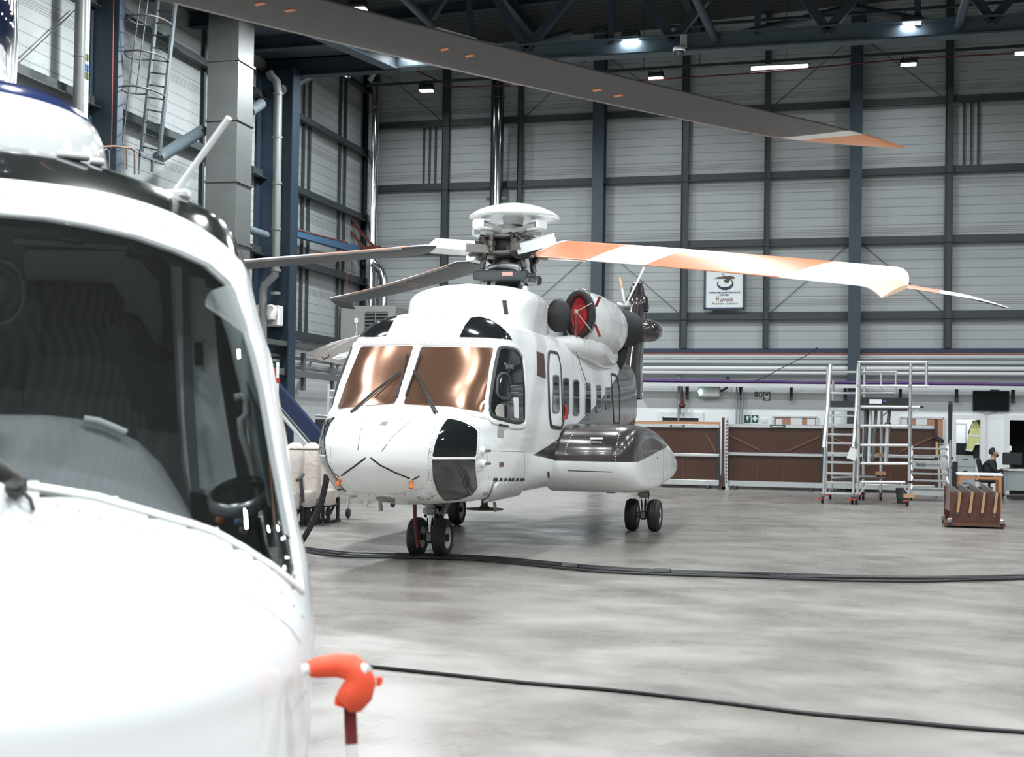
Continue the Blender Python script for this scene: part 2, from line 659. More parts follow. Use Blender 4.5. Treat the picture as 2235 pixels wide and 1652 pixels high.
def floor_mat():
    m = bpy.data.materials.new('sealed_concrete_floor')
    m.use_nodes = True
    nt = m.node_tree
    b = nt.nodes['Principled BSDF']
    tc = N(nt, 'ShaderNodeTexCoord')

    def noise(scale, detail=8, rough=0.6, dist=0.0, stretch=(1, 1, 1), rot=0.0):
        mp = N(nt, 'ShaderNodeMapping')
        mp.inputs['Scale'].default_value = stretch
        mp.inputs['Rotation'].default_value = (0, 0, rot)
        nt.links.new(tc.outputs['Object'], mp.inputs[0])
        n = N(nt, 'ShaderNodeTexNoise')
        n.inputs['Scale'].default_value = scale
        n.inputs['Detail'].default_value = detail
        n.inputs['Roughness'].default_value = rough
        n.inputs['Distortion'].default_value = dist
        nt.links.new(mp.outputs[0], n.inputs['Vector'])
        return n.outputs['Fac']

    def ramp(f, a, bb, c1, c2):
        r = N(nt, 'ShaderNodeValToRGB')
        r.color_ramp.elements[0].position, r.color_ramp.elements[1].position = a, bb
        r.color_ramp.elements[0].color, r.color_ramp.elements[1].color = c1 + (1,), c2 + (1,)
        nt.links.new(f, r.inputs[0])
        return r.outputs[0]

    big = noise(0.35, 6, 0.65, 0.8)
    mid = noise(1.1, 9, 0.62, 0.3, (1, 1.3, 1), 0.3)
    fine = noise(26, 6, 0.7)
    c = ramp(big, 0.32, 0.70, (0.212, 0.192, 0.175), (0.278, 0.258, 0.240))
    c2 = ramp(mid, 0.30, 0.66, (0.76, 0.75, 0.74), (1.08, 1.08, 1.08))
    mul = N(nt, 'ShaderNodeMix', data_type='RGBA', blend_type='MULTIPLY')
    mul.inputs[0].default_value = 1.0
    nt.links.new(c, mul.inputs[6])
    nt.links.new(c2, mul.inputs[7])
    c3 = ramp(fine, 0.3, 0.7, (0.90, 0.90, 0.90), (1.06, 1.06, 1.06))
    mul2 = N(nt, 'ShaderNodeMix', data_type='RGBA', blend_type='MULTIPLY')
    mul2.inputs[0].default_value = 1.0
    nt.links.new(mul.outputs[2], mul2.inputs[6])
    nt.links.new(c3, mul2.inputs[7])
    # fine cracks and drag scratches
    vo = N(nt, 'ShaderNodeTexVoronoi', feature='DISTANCE_TO_EDGE')
    vo.inputs['Scale'].default_value = 0.42
    wmp = N(nt, 'ShaderNodeMapping')
    nz = N(nt, 'ShaderNodeTexNoise')
    nz.inputs['Scale'].default_value = 1.6
    nz.inputs['Detail'].default_value = 6
    nt.links.new(tc.outputs['Object'], nz.inputs['Vector'])
    mxv = N(nt, 'ShaderNodeMix', data_type='RGBA')
    mxv.inputs[0].default_value = 0.35
    nt.links.new(tc.outputs['Object'], mxv.inputs[6])
    nt.links.new(nz.outputs['Color'], mxv.inputs[7])
    nt.links.new(mxv.outputs[2], vo.inputs['Vector'])
    crack = MA(nt, 'MULTIPLY', MA(nt, 'LESS_THAN', vo.outputs['Distance'], 0.0016), MA(nt, 'GREATER_THAN', big, 0.56))
    nt.links.new(MIX(nt, MA(nt, 'MULTIPLY', crack, 0.5), mul2.outputs[2], (0.12, 0.11, 0.10)), b.inputs['Base Color'])
    rr = N(nt, 'ShaderNodeMapRange')
    rr.inputs['To Min'].default_value = 0.16
    rr.inputs['To Max'].default_value = 0.46
    nt.links.new(MA(nt, 'ADD', MA(nt, 'MULTIPLY', mid, 0.6), MA(nt, 'MULTIPLY', big, 0.4)), rr.inputs['Value'])
    rr.inputs['From Min'].default_value = 0.3
    rr.inputs['From Max'].default_value = 0.7
    nt.links.new(rr.outputs[0], b.inputs['Roughness'])
    b.inputs['Specular IOR Level'].default_value = 0.6
    bp = N(nt, 'ShaderNodeBump')
    bp.inputs['Strength'].default_value = 0.05
    bp.inputs['Distance'].default_value = 0.004
    nt.links.new(mid, bp.inputs['Height'])
    nt.links.new(bp.outputs[0], b.inputs['Normal'])
    return m


def roof_mat():
    m = bpy.data.materials.new('dark_corrugated_roof_deck')
    m.use_nodes = True
    nt = m.node_tree
    b = nt.nodes['Principled BSDF']
    tc = N(nt, 'ShaderNodeTexCoord')
    sp = N(nt, 'ShaderNodeSeparateXYZ')
    nt.links.new(tc.outputs['Object'], sp.inputs[0])
    f = MA(nt, 'SINE', MA(nt, 'MULTIPLY', sp.outputs[1], 2 * math.pi / 0.33))
    c = MIX(nt, MA(nt, 'GREATER_THAN', f, 0.2), (0.036, 0.042, 0.043), (0.056, 0.064, 0.063))
    nt.links.new(c, b.inputs['Base Color'])
    b.inputs['Roughness'].default_value = 0.6
    return m


clad, block, conc, roofm = clad_mat(), block_mat(), floor_mat(), roof_mat()
XR = 26.0
LABELS_S = 'structure'
tag(MB().box((5.5, 11.5, -0.15), (41.6, 55.6, 0.3)).build('floor', conc), 'grey sealed concrete hangar floor with scuffs and fine cracks', 'floor', kind='structure')
tag(MB().box((5.5, WY + .15, 9.5), (41.6, 0.3, 11.0)).build('wall_back', clad), 'pale grey ribbed metal cladding of the upper back wall', 'wall', kind='structure')
tag(MB().box((LX - .15, 11.5, 9.5), (0.3, 54, 11.0)).build('wall_left', clad), 'pale grey ribbed metal cladding of the upper left side wall', 'wall', kind='structure')
tag(MB().box((XR + .15, 11.5, 7.5), (0.3, 54, 15.0)).build('wall_right', mat('side_door_grey', (.16, .18, .19), .55)), 'ribbed metal side wall of the hangar out of view', 'wall', kind='structure')
# lower blockwork, with openings for the two doorways on the right and the door behind the screens
D1 = (2.62, 3.26, 2.05)
D2 = (4.02, 5.3, 2.05)
D3 = (-5.62, -4.55, 2.02)
mb = MB()
xs = [LX - .3, D3[0], D3[1], D1[0], D1[1], D2[0], D2[1], XR + .3]
for i in range(7):
    x0, x1 = xs[i], xs[i + 1]
    z0 = 2.05 if i % 2 else 0.0
    mb.box(((x0 + x1) / 2, WY + .1, (z0 + 4.0) / 2), (x1 - x0, 0.3, 4.0 - z0))
tag(mb.build('wall_lower_back', block), 'white painted blockwork base of the back wall', 'wall', kind='structure')
tag(MB().box((LX - .1, 11.5, 2.0), (0.3, 54, 4.0)).build('wall_lower_left', block), 'white painted blockwork base of the left side wall', 'wall', kind='structure')
tag(MB().box((5.5, -15.9, 7.5), (41.6, 0.3, 15.0)).build('wall_front', mat('hangar_door_grey', (.10, .115, .125), .55)), 'dark grey hangar doors behind the camera', 'wall', kind='structure')
# pitched roof: rises to the right along the back wall
mb = MB()
zr = lambda x: 13.25 + (x - LX) * 0.045
mb.add([(LX - .3, -16, zr(LX)), (XR + .3, -16, zr(XR)), (XR + .3, WY + .3, zr(XR)), (LX - .3, WY + .3, zr(LX)),
        (LX - .3, -16, zr(LX) + .3), (XR + .3, -16, zr(XR) + .3), (XR + .3, WY + .3, zr(XR) + .3), (LX - .3, WY + .3, zr(LX) + .3)],
       [(0, 1, 2, 3), (7, 6, 5, 4), (0, 4, 5, 1), (1, 5, 6, 2), (2, 6, 7, 3), (3, 7, 4, 0)])
tag(mb.build('ceiling', roofm), 'dark corrugated metal roof deck above the trusses', 'ceiling', kind='structure')
# ---- navy band between cladding and blockwork
tag(MB().box((5.5, WY - .1, 3.98), (41, 0.10, 0.11)).build('trim_1', navy), 'navy band along the foot of the back wall cladding', 'trim', kind='structure')

# ---- girts (horizontal rails), each a Z section with a lit upper face
ngirt = 0
for z, nm in ((4.98, 'lowest'), (7.10, 'second'), (9.05, 'third'), (11.02, 'fourth'), (13.0, 'topmost')):
    mb = MB()
    mb.box((5.5, WY - .14, z), (41, .02, .20)).box((5.5, WY - .08, z + .10), (41, .13, .02)).box((5.5, WY - .2, z - .10), (41, .13, .02))
    tag(mb.build('girt', steel_dark), nm + ' dark horizontal rail up the back wall cladding', 'wall rail', 'back wall rails', 'structure')
for z, nm in ((4.06, 'lowest'), (6.05, 'second'), (8.02, 'third'), (10.03, 'fourth'), (12.0, 'topmost')):
    mb = MB()
    mb.box((LX + .14, 12, z), (.02, 52, .22)).box((LX + .08, 12, z + .11), (.13, 52, .02)).box((LX + .22, 12, z - .11), (.15, 52, .02))
    tag(mb.build('girt', steel_dark), nm + ' dark horizontal rail up the left wall cladding', 'wall rail', 'left wall rails', 'structure')
# ---- posts on the back wall
for x, wd, m, nm in ((-12.43, .20, steel_dark, 'dark post nearest the corner flue'), (-10.05, .14, steel_dark, 'thin dark post just right of the polished flue'),
                     (-7.57, .34, steel_blue, 'blue steel column behind the white helicopter tail'), (-5.02, .20, steel_dark, 'dark post left of the framed wall sign'),
                     (-2.64, .15, steel_dark, 'thin dark post right of the framed wall sign'), (-0.16, .34, steel_blue, 'blue steel column right of the framed wall sign'),
                     (2.36, .20, steel_dark, 'dark post above the office doorway'), (5.0, .16, steel_dark, 'dark post above the wide office window'), (7.3, .34, steel_blue, 'blue steel column past the office')):
    z0 = 0.0 if wd > .3 else 4.04
    mb = MB()
    z1 = zr(x) - .02
    if wd > .3: mb.ibeam((x, WY - .34, z0), (x, WY - .34, z1), wd, .46, .03, (0, 1, 0))
    else:
        mb.box((x, WY - .17, (z0 + z1) / 2), (wd, .1, z1 - z0)).box((x - wd / 2, WY - .24, (z0 + z1) / 2), (.012, .1, z1 - z0)).box((x + wd / 2, WY - .24, (z0 + z1) / 2), (.012, .1, z1 - z0))
    tag(mb.build('steel_column', m), nm, 'column', 'back wall posts', 'structure')
# triple vertical rods between rails
for i, (xc, z0, z1, nm) in enumerate(((-13.0, 9.15, 10.92, 'left of the corner post, high on the back wall'), (2.95, 9.15, 10.92, 'near the top right of the back wall'))):
    for k in range(3):
        tag(MB().box((xc + (k - 1) * .19, WY - .06, (z0 + z1) / 2), (.06, .05, z1 - z0)).build('wall_rod', steel_dark), ('first', 'middle', 'last')[k] + ' of three short vertical rods ' + nm, 'rod', 'triple wall rods')
# thin cross bracing wires on the wall
k = 0
for (x0, z0, x1, z1, nm) in ((-9.95, 5.1, -7.75, 7.0, 'left of the blue column behind the helicopter'), (-7.4, 7.0, -5.2, 5.1, 'right of the blue column behind the helicopter'), (-2.5, 5.1, -.35, 7.0, 'left of the blue column by the sign'),
                             (.05, 7.0, 2.2, 5.1, 'right of the blue column by the sign'), (-14.4, 12.6, -12.6, 11.1, 'high beside the corner post'), (-10.0, 11.1, -8.0, 12.8, 'high beside the polished flue'), (-2.5, 11.1, -.35, 12.9, 'high above the wall sign'), (.05, 12.9, 2.2, 11.1, 'high right of the sign column'), (-7.4, 12.8, -5.2, 11.1, 'high left of the sign')):
    tag(MB().seg((x0, WY - .05, z0), (x1, WY - .05, z1), .009, n=6).build('brace_wire', steel_dark), 'thin diagonal brace wire ' + nm, 'wire', 'brace wires')
# ---- left wall: columns, rods, braces
def col_left(x, y, w_, d_, z1, m, label):
    mb = MB()
    mb.ibeam((x, y, 0), (x, y, z1), d_, w_, .03, (1, 0, 0))
    return tag(mb.build('steel_column', m), label, 'column', 'left wall columns', 'structure')


xa, xb = at(195, 150, Y=22.9).x, at(258, 150, Y=22.9).x
col_left((xa + xb) / 2, 23.0, xb - xa, .2, 13.2, steel_blue, 'broad blue steel column beside the caged ladder')
col_left(LX + .55, 30.6, 1.0, .42, 10.7, mat('deep_navy_steel', (0.012, 0.025, 0.042), .5), 'deep navy steel column behind the square duct')
col_left(LX + .20, 38.0, .42, .40, 13.2, mat('deep_navy_steel'), 'deep navy steel column in the hall corner')
for y, nm in ((27.6, 'behind the caged ladder'), (27.95, 'just right of the caged ladder'), (33.3, 'beside the drain pipe'), (33.7, 'second from the drain pipe'), (35.9, 'third from the drain pipe'), (36.3, 'nearest the hall corner')):
    tag(MB().box((LX + .06, y, 8.4), (.05, .09, 8.8)).build('wall_rod', steel_dark), 'thin dark upright rod on the left wall ' + nm, 'rod', 'left wall rods')
# drain pipe with elbows next to the navy column
dp = [at(598, 158, X=-14.15), at(598, 175, X=-14.15)]
px = -14.15
y0 = 31.9
mb = MB()
P = lambda x, y: at(x, y, Y=29.82)
mb.tube([P(588, 158), P(592, 166), P(604, 178), P(607, 205), P(602, 570), P(600, 600), P(578, 622), P(574, 640), P(573, 860)], .105, 14)
for yy in (205, 300, 400, 500, 590, 640): mb.seg(P(607 - (yy - 205) * .0135, yy) + Vector((0, 0, .03)), P(607 - (yy - 205) * .0135, yy) - Vector((0, 0, .03)), .125, n=14)
tag(mb.build('drain_pipe', pipe_grey), 'grey rainwater pipe with elbows beside the navy column', 'pipe')
tag(MB().seg(at(36, 142, X=-14.85), at(168, 18, X=-14.85), .012, n=6).build('brace_wire', steel_dark), 'thin diagonal brace wire on the left wall beside the fat rainwater pipe', 'wire', 'brace wires')
# polished flues
mb = MB()
mb.seg((-14.55, 37.6, 1.5), (-14.55, 37.6, 12.2), .17, n=20)
for z in (5, 6.6, 8.2, 9.8, 11.4): mb.seg((-14.55, 37.6, z), (-14.55, 37.6, z + .06), .185, n=20)
tag(mb.build('flue_pipe', chrome), 'polished steel flue standing in the hall corner', 'flue')
mb = MB()
fx = at(1085, 300, Y=37.9).x
mb.seg((fx, 37.9, 4.6), (fx, 37.9, 12.3), .20, n=20)
for z in (5.9, 7.3, 8.8, 10.3, 11.6): mb.seg((fx, 37.9, z), (fx, 37.9, z + .07), .22, n=20)
mb.box((fx, 38.05, 8.55), (.62, .3, .08))
tag(mb.build('flue_pipe', mat('smoked_steel', (.30, .31, .32), .16, 1.0)), 'tall polished flue rising behind the rotor dome', 'flue')
mb = MB()
P = lambda x, y: at(x, y, Y=37.3)
mb.tube([P(815, 575), P(832, 592), P(838, 612), P(836, 690)], .13, 14)
tag(mb.build('flue_pipe', chrome), 'short cranked flue above the grey air heater', 'flue')
# chrome pipes and white conduits left of the broad blue column
for k, (x, r) in enumerate(((18, .055), (26, .05), (33, .045))):
    a = at(x, 90, X=-14.7)
    tag(MB().seg((-14.7, a.y, 3), (-14.7, a.y, 13.0), r, n=14).build('conduit', chrome), ('first', 'middle', 'last')[k] + ' of three polished pipes at the left edge of the view', 'pipe', 'polished wall pipes')
a = at(174, 100, X=-14.5)
mb = MB()
mb.seg((-14.5, a.y, 2), (-14.5, a.y, 13.2), .105, n=16)
for z in (7.3, 8.6, 9.9): mb.seg((-14.5, a.y, z), (-14.5, a.y, z + .03), .115, n=16)
tag(mb.build('rain_pipe', pipe_grey), 'fat grey rainwater pipe left of the broad blue column', 'pipe')
for k, x in enumerate((187, 192)):
    a = at(x, 100, X=-14.42)
    mb = MB().seg((-14.42, a.y, 2), (-14.42, a.y, 13.0), .026, n=8)
    for z, mi in ((8.55, 1), (8.35, 2), (8.2, 1)): mb.seg((-14.42, a.y, z), (-14.42, a.y, z + .14), .029, n=8, mi=mi)
    tag(mb.build('conduit', [white_plain, mat('olive_band', (.09, .10, .03)), mat('blue_band', (.03, .08, .2))]), ('left', 'right')[k] + ' one of two thin white conduits with olive tape bands', 'pipe', 'white conduits')
tag(MB().seg(at(248, 0, Y=22.8), at(243, 325, Y=22.8), .014, n=6).build('conduit', mat('dull_red', (.16, .02, .015), .5)), 'thin red pipe down the face of the broad blue column', 'pipe')
# square grey duct with flanges
c0 = at(501, 300, X=-13.6)
hw = (at(547, 300, Y=c0.y).x - at(456, 300, Y=c0.y).x) / 2 * .93
mb = MB()
mb.box((c0.x, c0.y, 5.5), (hw * 1.55, .75, 11.0))
for z in (2.9, 4.25, 5.6, 6.95, 8.3, 9.62): mb.box((c0.x, c0.y, z), (hw * 1.55 + .07, .82, .05))
mb.box((c0.x + .25, c0.y - .38, 9.9), (.06, .03, .8))
tag(mb.build('air_duct', duct_grey), 'square grey sheet metal duct rising to the mezzanine deck', 'duct')
# round diagonal braces in left wall plane
for a, b, r, nm in (((345, 345), (442, 285), .13, 'between the caged ladder and the duct'), ((545, 243), (570, 226), .13, 'short, from the duct to the navy column'), ((612, 198), (690, 158), .13, 'from the drain pipe up to the deck edge'), ((540, 500), (582, 514), .10, 'low, from the duct to the navy column')):
    tag(MB().seg(at(*a, X=-14.3), at(*b, X=-14.3), r, n=14).build('brace_tube', mat('pale_blue_steel', (.10, .13, .15), .5)), 'round grey steel brace ' + nm, 'brace', 'left wall tube braces', 'structure')
# light blue horizontal beam and red sloping pipes in the left corner
p0, p1 = at(605, 497, X=-14.6), at(778, 545, X=-14.6)
tag(MB().bar(p0, p1, .18, .22).build('steel_beam', mat('mid_blue_steel', (.05, .12, .22), .45)), 'mid blue horizontal beam low on the left wall', 'beam', kind='structure')
tag(MB().tube([at(606, 490, X=-14.5), at(690, 512, X=-14.5), at(758, 528, X=-14.5), at(757, 640, X=-14.5)], .016, 8).build('sprinkler_pipe', mat('rust_red_pipe', (.28, .06, .03), .5)), 'thin rust red pipe above the mid blue beam', 'pipe')
for a, b, nm in (((707, 440), (795, 540), 'left'), ((740, 455), (818, 540), 'right')):
    tag(MB().bar(at(*a, Y=37.0), at(*b, Y=37.0), .07, .07).build('brace_bar', mat('maroon_steel', (.10, .018, .014), .5)), nm + ' one of two sloping maroon bars in the hall corner', 'brace', 'maroon bars')
tag(MB().bar(at(705, 542, Y=37.0), at(830, 540, Y=37.0), .1, .1).build('brace_bar', mat('maroon_steel')), 'level maroon bar joining the two sloping bars', 'brace', 'maroon bars')

# ---- mezzanine deck at the upper left (seen from below) with beams
DZ = 10.85
dk = mat('deck_underside', (0.055, 0.075, 0.09), .55, noise=.1, nscale=2)
mb = MB()
E1 = at(862, 140, Y=31.0)
E2 = at(660, 46, Z=DZ)
E3 = E1 + (E2 - E1) * 1.6
mb.prism([Vector((LX, 31.0, DZ + .22)), Vector((E1.x, 31.0, DZ + .22)), Vector((E3.x, E3.y, DZ + .22)), Vector((LX, E3.y, DZ + .22))], (0, 0, .12))
tag(mb.build('mezzanine_deck', dk), 'dark blue mezzanine deck underside at the upper left', 'deck', kind='structure')
for y in (23.0, 25.0, 27.0, 29.0):
    xe = E1.x + (E3.x - E1.x) * (31.0 - y) / (31.0 - E3.y)
    if xe < LX + .6: continue
    mb = MB().ibeam((LX, y, DZ + .05), (xe, y, DZ + .05), .22, .34, .03)
    tag(mb.build('deck_beam', steel_blue), {23.0: 'nearest', 25.0: 'second', 27.0: 'third', 29.0: 'fourth'}[y] + ' dark beam under the mezzanine deck from the front', 'beam', 'deck beams', 'structure')
mb = MB().ibeam((LX, 31.0, DZ), (E1.x + .1, 31.0, DZ), .3, .5, .03)
tag(mb.build('deck_beam', steel_blue), 'deep edge beam along the far end of the mezzanine deck', 'beam', 'deck beams', 'structure')
lit = mat('lit_blue_steel', (0.075, 0.105, 0.13), .45)  # the blue steel made paler: light falling on these beams, put into the colour
mb = MB().ibeam((E3.x, E3.y, DZ), (E1.x, 31.0, DZ), .34, .46, .04)
tag(mb.build('deck_beam', lit), 'edge beam coloured as lit, running along the open side of the deck', 'beam', 'deck beams', 'structure')
# ---- main roof truss parallel to the back wall
TY = 31.0
mb = MB().ibeam((E1.x, TY, DZ), (22, TY, DZ), .36, .42, .04)
tag(mb.build('truss_chord', lit), 'blue bottom chord of the roof truss over the hall', 'beam', kind='structure')
mb = MB().ibeam((E1.x, TY, 13.2), (22, TY, 13.9), .34, .42, .04)
tag(mb.build('truss_chord', steel_blue), 'dark top chord of the roof truss under the roof deck', 'beam', kind='structure')
tr = [(-11.2, -9.5), (-8.0, -9.5), (-8.0, -5.9), (-4.4, -5.9), (-4.4, -2.4), (-.8, -2.4), (-.8, 1.2), (2.8, 1.2), (2.8, 4.8)]
for i, (xb, xt) in enumerate(tr):
    tag(MB().bar((xb, TY, DZ + .1), (xt, TY, 13.4), .2, .2, up=(0, 1, 0)).build('truss_web', steel_blue), ('first', 'second', 'third', 'fourth', 'fifth', 'sixth', 'seventh', 'eighth', 'ninth')[i] + ' diagonal of the roof truss counted from the deck', 'beam', 'truss diagonals', 'structure')
for i, x in enumerate((-9.5, -5.9, -2.4, 1.2)):
    tag(MB().bar((x, TY, DZ + .1), (x, TY, 13.4), .14, .14, up=(0, 1, 0)).build('truss_web', steel_blue), ('first', 'second', 'third', 'fourth')[i] + ' upright of the roof truss counted from the deck', 'beam', 'truss uprights', 'structure')
# round struts that rise from the chord towards the camera and the rear
for i, (a, b) in enumerate((((1563, 90), (1520, 0)), ((2092, 58), (2108, 0)), ((960, 72), (885, 0)))):
    p0 = at(*a, Y=TY)
    p1 = at(*b, Y=TY - 1.6)
    tag(MB().seg(p0, p0 + (p1 - p0) * 1.6, .10, n=14).build('truss_strut', mat('strut_blue_grey', (.06, .085, .11), .45)), 'round blue strut rising from the truss chord ' + ('above the camera dome', 'near the right edge of the roof', 'above the deck corner')[i], 'strut', 'truss struts', 'structure')
for i, (a, b) in enumerate((((1610, 75), (1860, 15)), ((1860, 15), (2090, 60)), ((1130, 105), (1250, 70)))):
    tag(MB().seg(at(*a, Y=33.5), at(*b, Y=33.5), .09, n=12).build('truss_strut', steel_blue), ('left', 'right', 'far left')[i] + ' member of the round bracing behind the truss chord', 'strut', 'rear bracing', 'structure')
# second truss nearer the rear wall: a plain dark beam under the roof and roof purlins
for i, y in enumerate((24.0, 27.5, 34.5)):
    tag(MB().ibeam((LX, y, zr(LX) - .15), (22, y, zr(22) - .15), .2, .3, .03).build('roof_purlin', steel_blue), ('nearest', 'middle', 'farthest')[i] + ' dark purlin under the roof deck', 'beam', 'roof purlins', 'structure')
for i, x in enumerate((-9.2, -4.6, 0.0, 4.6)):
    tag(MB().ibeam((x, 20, zr(x) - .45), (x, WY, zr(x) - .45), .2, .35, .03).build('roof_rafter', steel_blue), ('first', 'second', 'third', 'fourth')[i] + ' dark roof rafter running back to the wall, counted from the deck', 'beam', 'roof rafters', 'structure')

# ---- lamps
led = mat('lit_led_panel', (1, 1, 1), .5, emit=(.92, .97, 1), es=14)
tube_m = mat('lit_tube_lamp', (1, 1, 1), .5, emit=(1, 1, 1), es=9)
lampblack = mat('lamp_housing', (.03, .033, .036), .5, .3)


def flood(px, py, Y, s, label):
    p = at(px, py, Y=Y)
    t = thing('flood_lamp', p, label, 'ceiling lamp', 'flood lamps under the roof')
    MB().box(p + Vector((0, 0, .10)), (s, s * .55, .14), bev=.03).build('housing', lampblack, t)
    mb = MB()
    for k in range(7): mb.box(p + Vector((-s / 2 + s * (k + .5) / 7, 0, .19)), (.02, s * .5, .05))
    mb.build('heat_sink', lampblack, t)
    MB().box(p + Vector((0, 0, .02)), (s * .88, s * .46, .03)).build('led_panel', led, t)
    MB().tube([p + Vector((-s * .3, 0, .18)), p + Vector((-s * .3, 0, .32)), p + Vector((s * .3, 0, .32)), p + Vector((s * .3, 0, .18))], .012, 6).build('bracket', lampblack, t)
    l = area('lamp_light', p + Vector((0, 0, -.02)), s * .85, s * .45, 55)
    put_under(l, t)
    return t


for px_, py_, Y, s, lb in ((898, 122, 31.0, .52, 'black flood lamp glowing at the deck corner above the chord'), (1377, 87, 31.0, .46, 'black flood lamp on the chord left of the dome camera'), (1990, 52, 31.0, .46, 'black flood lamp on the chord at the upper right'),
                           (781, 22, 29.0, .46, 'black flood lamp above the grey rotor blade near the deck'), (931, 200, 36.0, .44, 'black flood lamp on the rail left of the rotor dome flue'), (1432, 173, 36.0, .44, 'black flood lamp on the rail just above the dark rotor blade'), (1983, 143, 36.0, .44, 'black flood lamp at the right end of the rail')):
    flood(px_, py_, Y, s, lb)


def tubelamp(a, b, Y, label):
    p0, p1 = at(*a, Y=Y), at(*b, Y=Y)
    t = thing('tube_lamp', (p0 + p1) / 2, label, 'ceiling lamp', 'tube lamps under the roof')
    MB().bar(p0 + Vector((0, 0, .05)), p1 + Vector((0, 0, .05)), .14, .05).build('batten', galv, t)
    MB().seg(p0, p1, .055, n=12).build('tube', tube_m, t)
    mb = MB()
    d = (p1 - p0).normalized()
    mb.seg(p0 - d * .06, p0, .06, n=12).seg(p1, p1 + d * .06, .06, n=12)
    mb.build('end_cap', galv, t)
    return t


tubelamp((1640, 149), (1764, 143), 36.0, 'long white tube lamp right of the rotor blade under the rail')
tubelamp((1118, 176), (1180, 175), 36.0, 'white tube lamp half hidden behind the dark rotor blade')
tubelamp((2215, 117), (2290, 113), 36.0, 'white tube lamp cut off at the right edge')
tubelamp((738, 155), (760, 165), 33.0, 'short white tube lamp under the deck edge beam')
tubelamp((815, 77), (838, 91), 28.0, 'short white tube lamp beside the deck corner beam')
# rail with hangers
p0, p1 = at(800, 187, Y=36.0), at(2300, 96, Y=36.0)
mb = MB().bar(p0, p1, .06, .07)
tag(mb.build('lamp_rail', steel_dark), 'long dark lamp rail hung in front of the back wall', 'rail')
tag(MB().tube([at(900, 150, Y=36), at(985, 190, Y=36), at(1300, 182, Y=36), at(1640, 160, Y=36), at(1990, 128, Y=36), at(2300, 112, Y=36)], .022, 8).build('sprinkler_pipe', mat('maroon_steel')), 'thin maroon pipe running just below the lamp rail', 'pipe')
for i, x in enumerate((878, 1175, 1454, 1578, 1763, 1921)):
    a = p0.lerp(p1, (x - 800) / 1500)
    tag(MB().seg(a, a + Vector((0, 0, 2.2)), .009, n=6).build('hanger_wire', steel_dark), ('first', 'second', 'third', 'fourth', 'fifth', 'sixth')[i] + ' thin hanger of the lamp rail counted from the deck', 'wire', 'rail hangers')
p0, p1 = at(1290, 72, Y=32.5), at(2235, 2, Y=32.5)
tag(MB().bar(p0, p1, .07, .07).build('lamp_rail', steel_dark), 'upper lamp rail behind the truss chord', 'rail')
# dome camera
p = at(1482, 112, Y=30.6)
t = thing('dome_camera', p, 'white dome camera hanging under the truss chord', 'security camera')
MB().lathe([(0, .0), (.145, .0), (.15, .05), (.12, .10), (.0, .11)], Matrix.Translation(p), 20).build('housing', white_plain, t)
MB().lathe([(.125, 0), (.115, -.07), (.07, -.12), (0, -.135)], Matrix.Translation(p), 20).build('dome', black_gloss, t)
MB().box(p + Vector((.1, .05, .25)), (.16, .06, .32), bev=.01).build('bracket', mat('camera_plate', (.4, .4, .4), .5), t)
p = at(812, 166, Y=35)
tag(MB().seg(p + Vector((.12, 0, .2)), p - Vector((.08, 0, .14)), .075, n=14).build('wall_speaker', mat('beige_metal', (.35, .33, .31), .5)), 'small tubular speaker tilted below the deck corner', 'speaker')
# ================================================================== THE WHITE TWIN-ENGINE HELICOPTER
HX = -5.10
heli = thing('helicopter', (HX, 15.8, 0), 'large white twin-engine helicopter with a dark swoosh, facing out of the hall on its wheels', 'helicopter')


def livery(wing=False):
    """white gloss with a dark umber swoosh that starts in a point behind the cockpit and widens to the tail"""
    m = bpy.data.materials.new('white_livery_with_dark_swoosh')
    m.use_nodes = True
    nt = m.node_tree
    b = nt.nodes['Principled BSDF']
    g = N(nt, 'ShaderNodeNewGeometry')
    sp = N(nt, 'ShaderNodeSeparateXYZ')
    nt.links.new(g.outputs['Position'], sp.inputs[0])
    y, z = sp.outputs[1], sp.outputs[2]
    dy = MA(nt, 'SUBTRACT', y, 16.35)
    up_ = MA(nt, 'ADD', 1.30, MA(nt, 'ADD', MA(nt, 'MULTIPLY', dy, 0.13), MA(nt, 'MULTIPLY', MA(nt, 'MULTIPLY', dy, dy), 0.0125)))
    lo_ = MA(nt, 'SUBTRACT', 1.30, MA(nt, 'MINIMUM', MA(nt, 'MULTIPLY', dy, 0.066), 0.10))
    if wing:  # on the stub wings everything above a line that climbs to the rear is dark
        up_ = 9.0
        lo_ = MA(nt, 'ADD', 1.2, MA(nt, 'MULTIPLY', MA(nt, 'MAXIMUM', MA(nt, 'SUBTRACT', y, 18.2), 0.0), 0.064))
    ins = MA(nt, 'MULTIPLY', MA(nt, 'LESS_THAN', z, up_), MA(nt, 'GREATER_THAN', z, lo_))
    ins = MA(nt, 'MULTIPLY', ins, MA(nt, 'GREATER_THAN', dy, 0.0))
    nt.links.new(MIX(nt, ins, (0.88, 0.90, 0.90), (0.050, 0.042, 0.042)), b.inputs['Base Color'])
    b.inputs['Roughness'].default_value = 0.22
    b.inputs['Coat Weight'].default_value = 0.3
    b.inputs['Coat Roughness'].default_value = 0.03
    tc = N(nt, 'ShaderNodeTexCoord')
    no = N(nt, 'ShaderNodeTexNoise')
    no.inputs['Scale'].default_value = 1.6
    no.inputs['Detail'].default_value = 3
    nt.links.new(tc.outputs['Object'], no.inputs['Vector'])
    bp = N(nt, 'ShaderNodeBump')
    bp.inputs['Strength'].default_value = 0.10
    bp.inputs['Distance'].default_value = 0.02
    nt.links.new(no.outputs['Fac'], bp.inputs['Height'])
    nt.links.new(bp.outputs[0], b.inputs['Coat Normal'])
    return m


liv = livery()
liv_wing = livery(True)
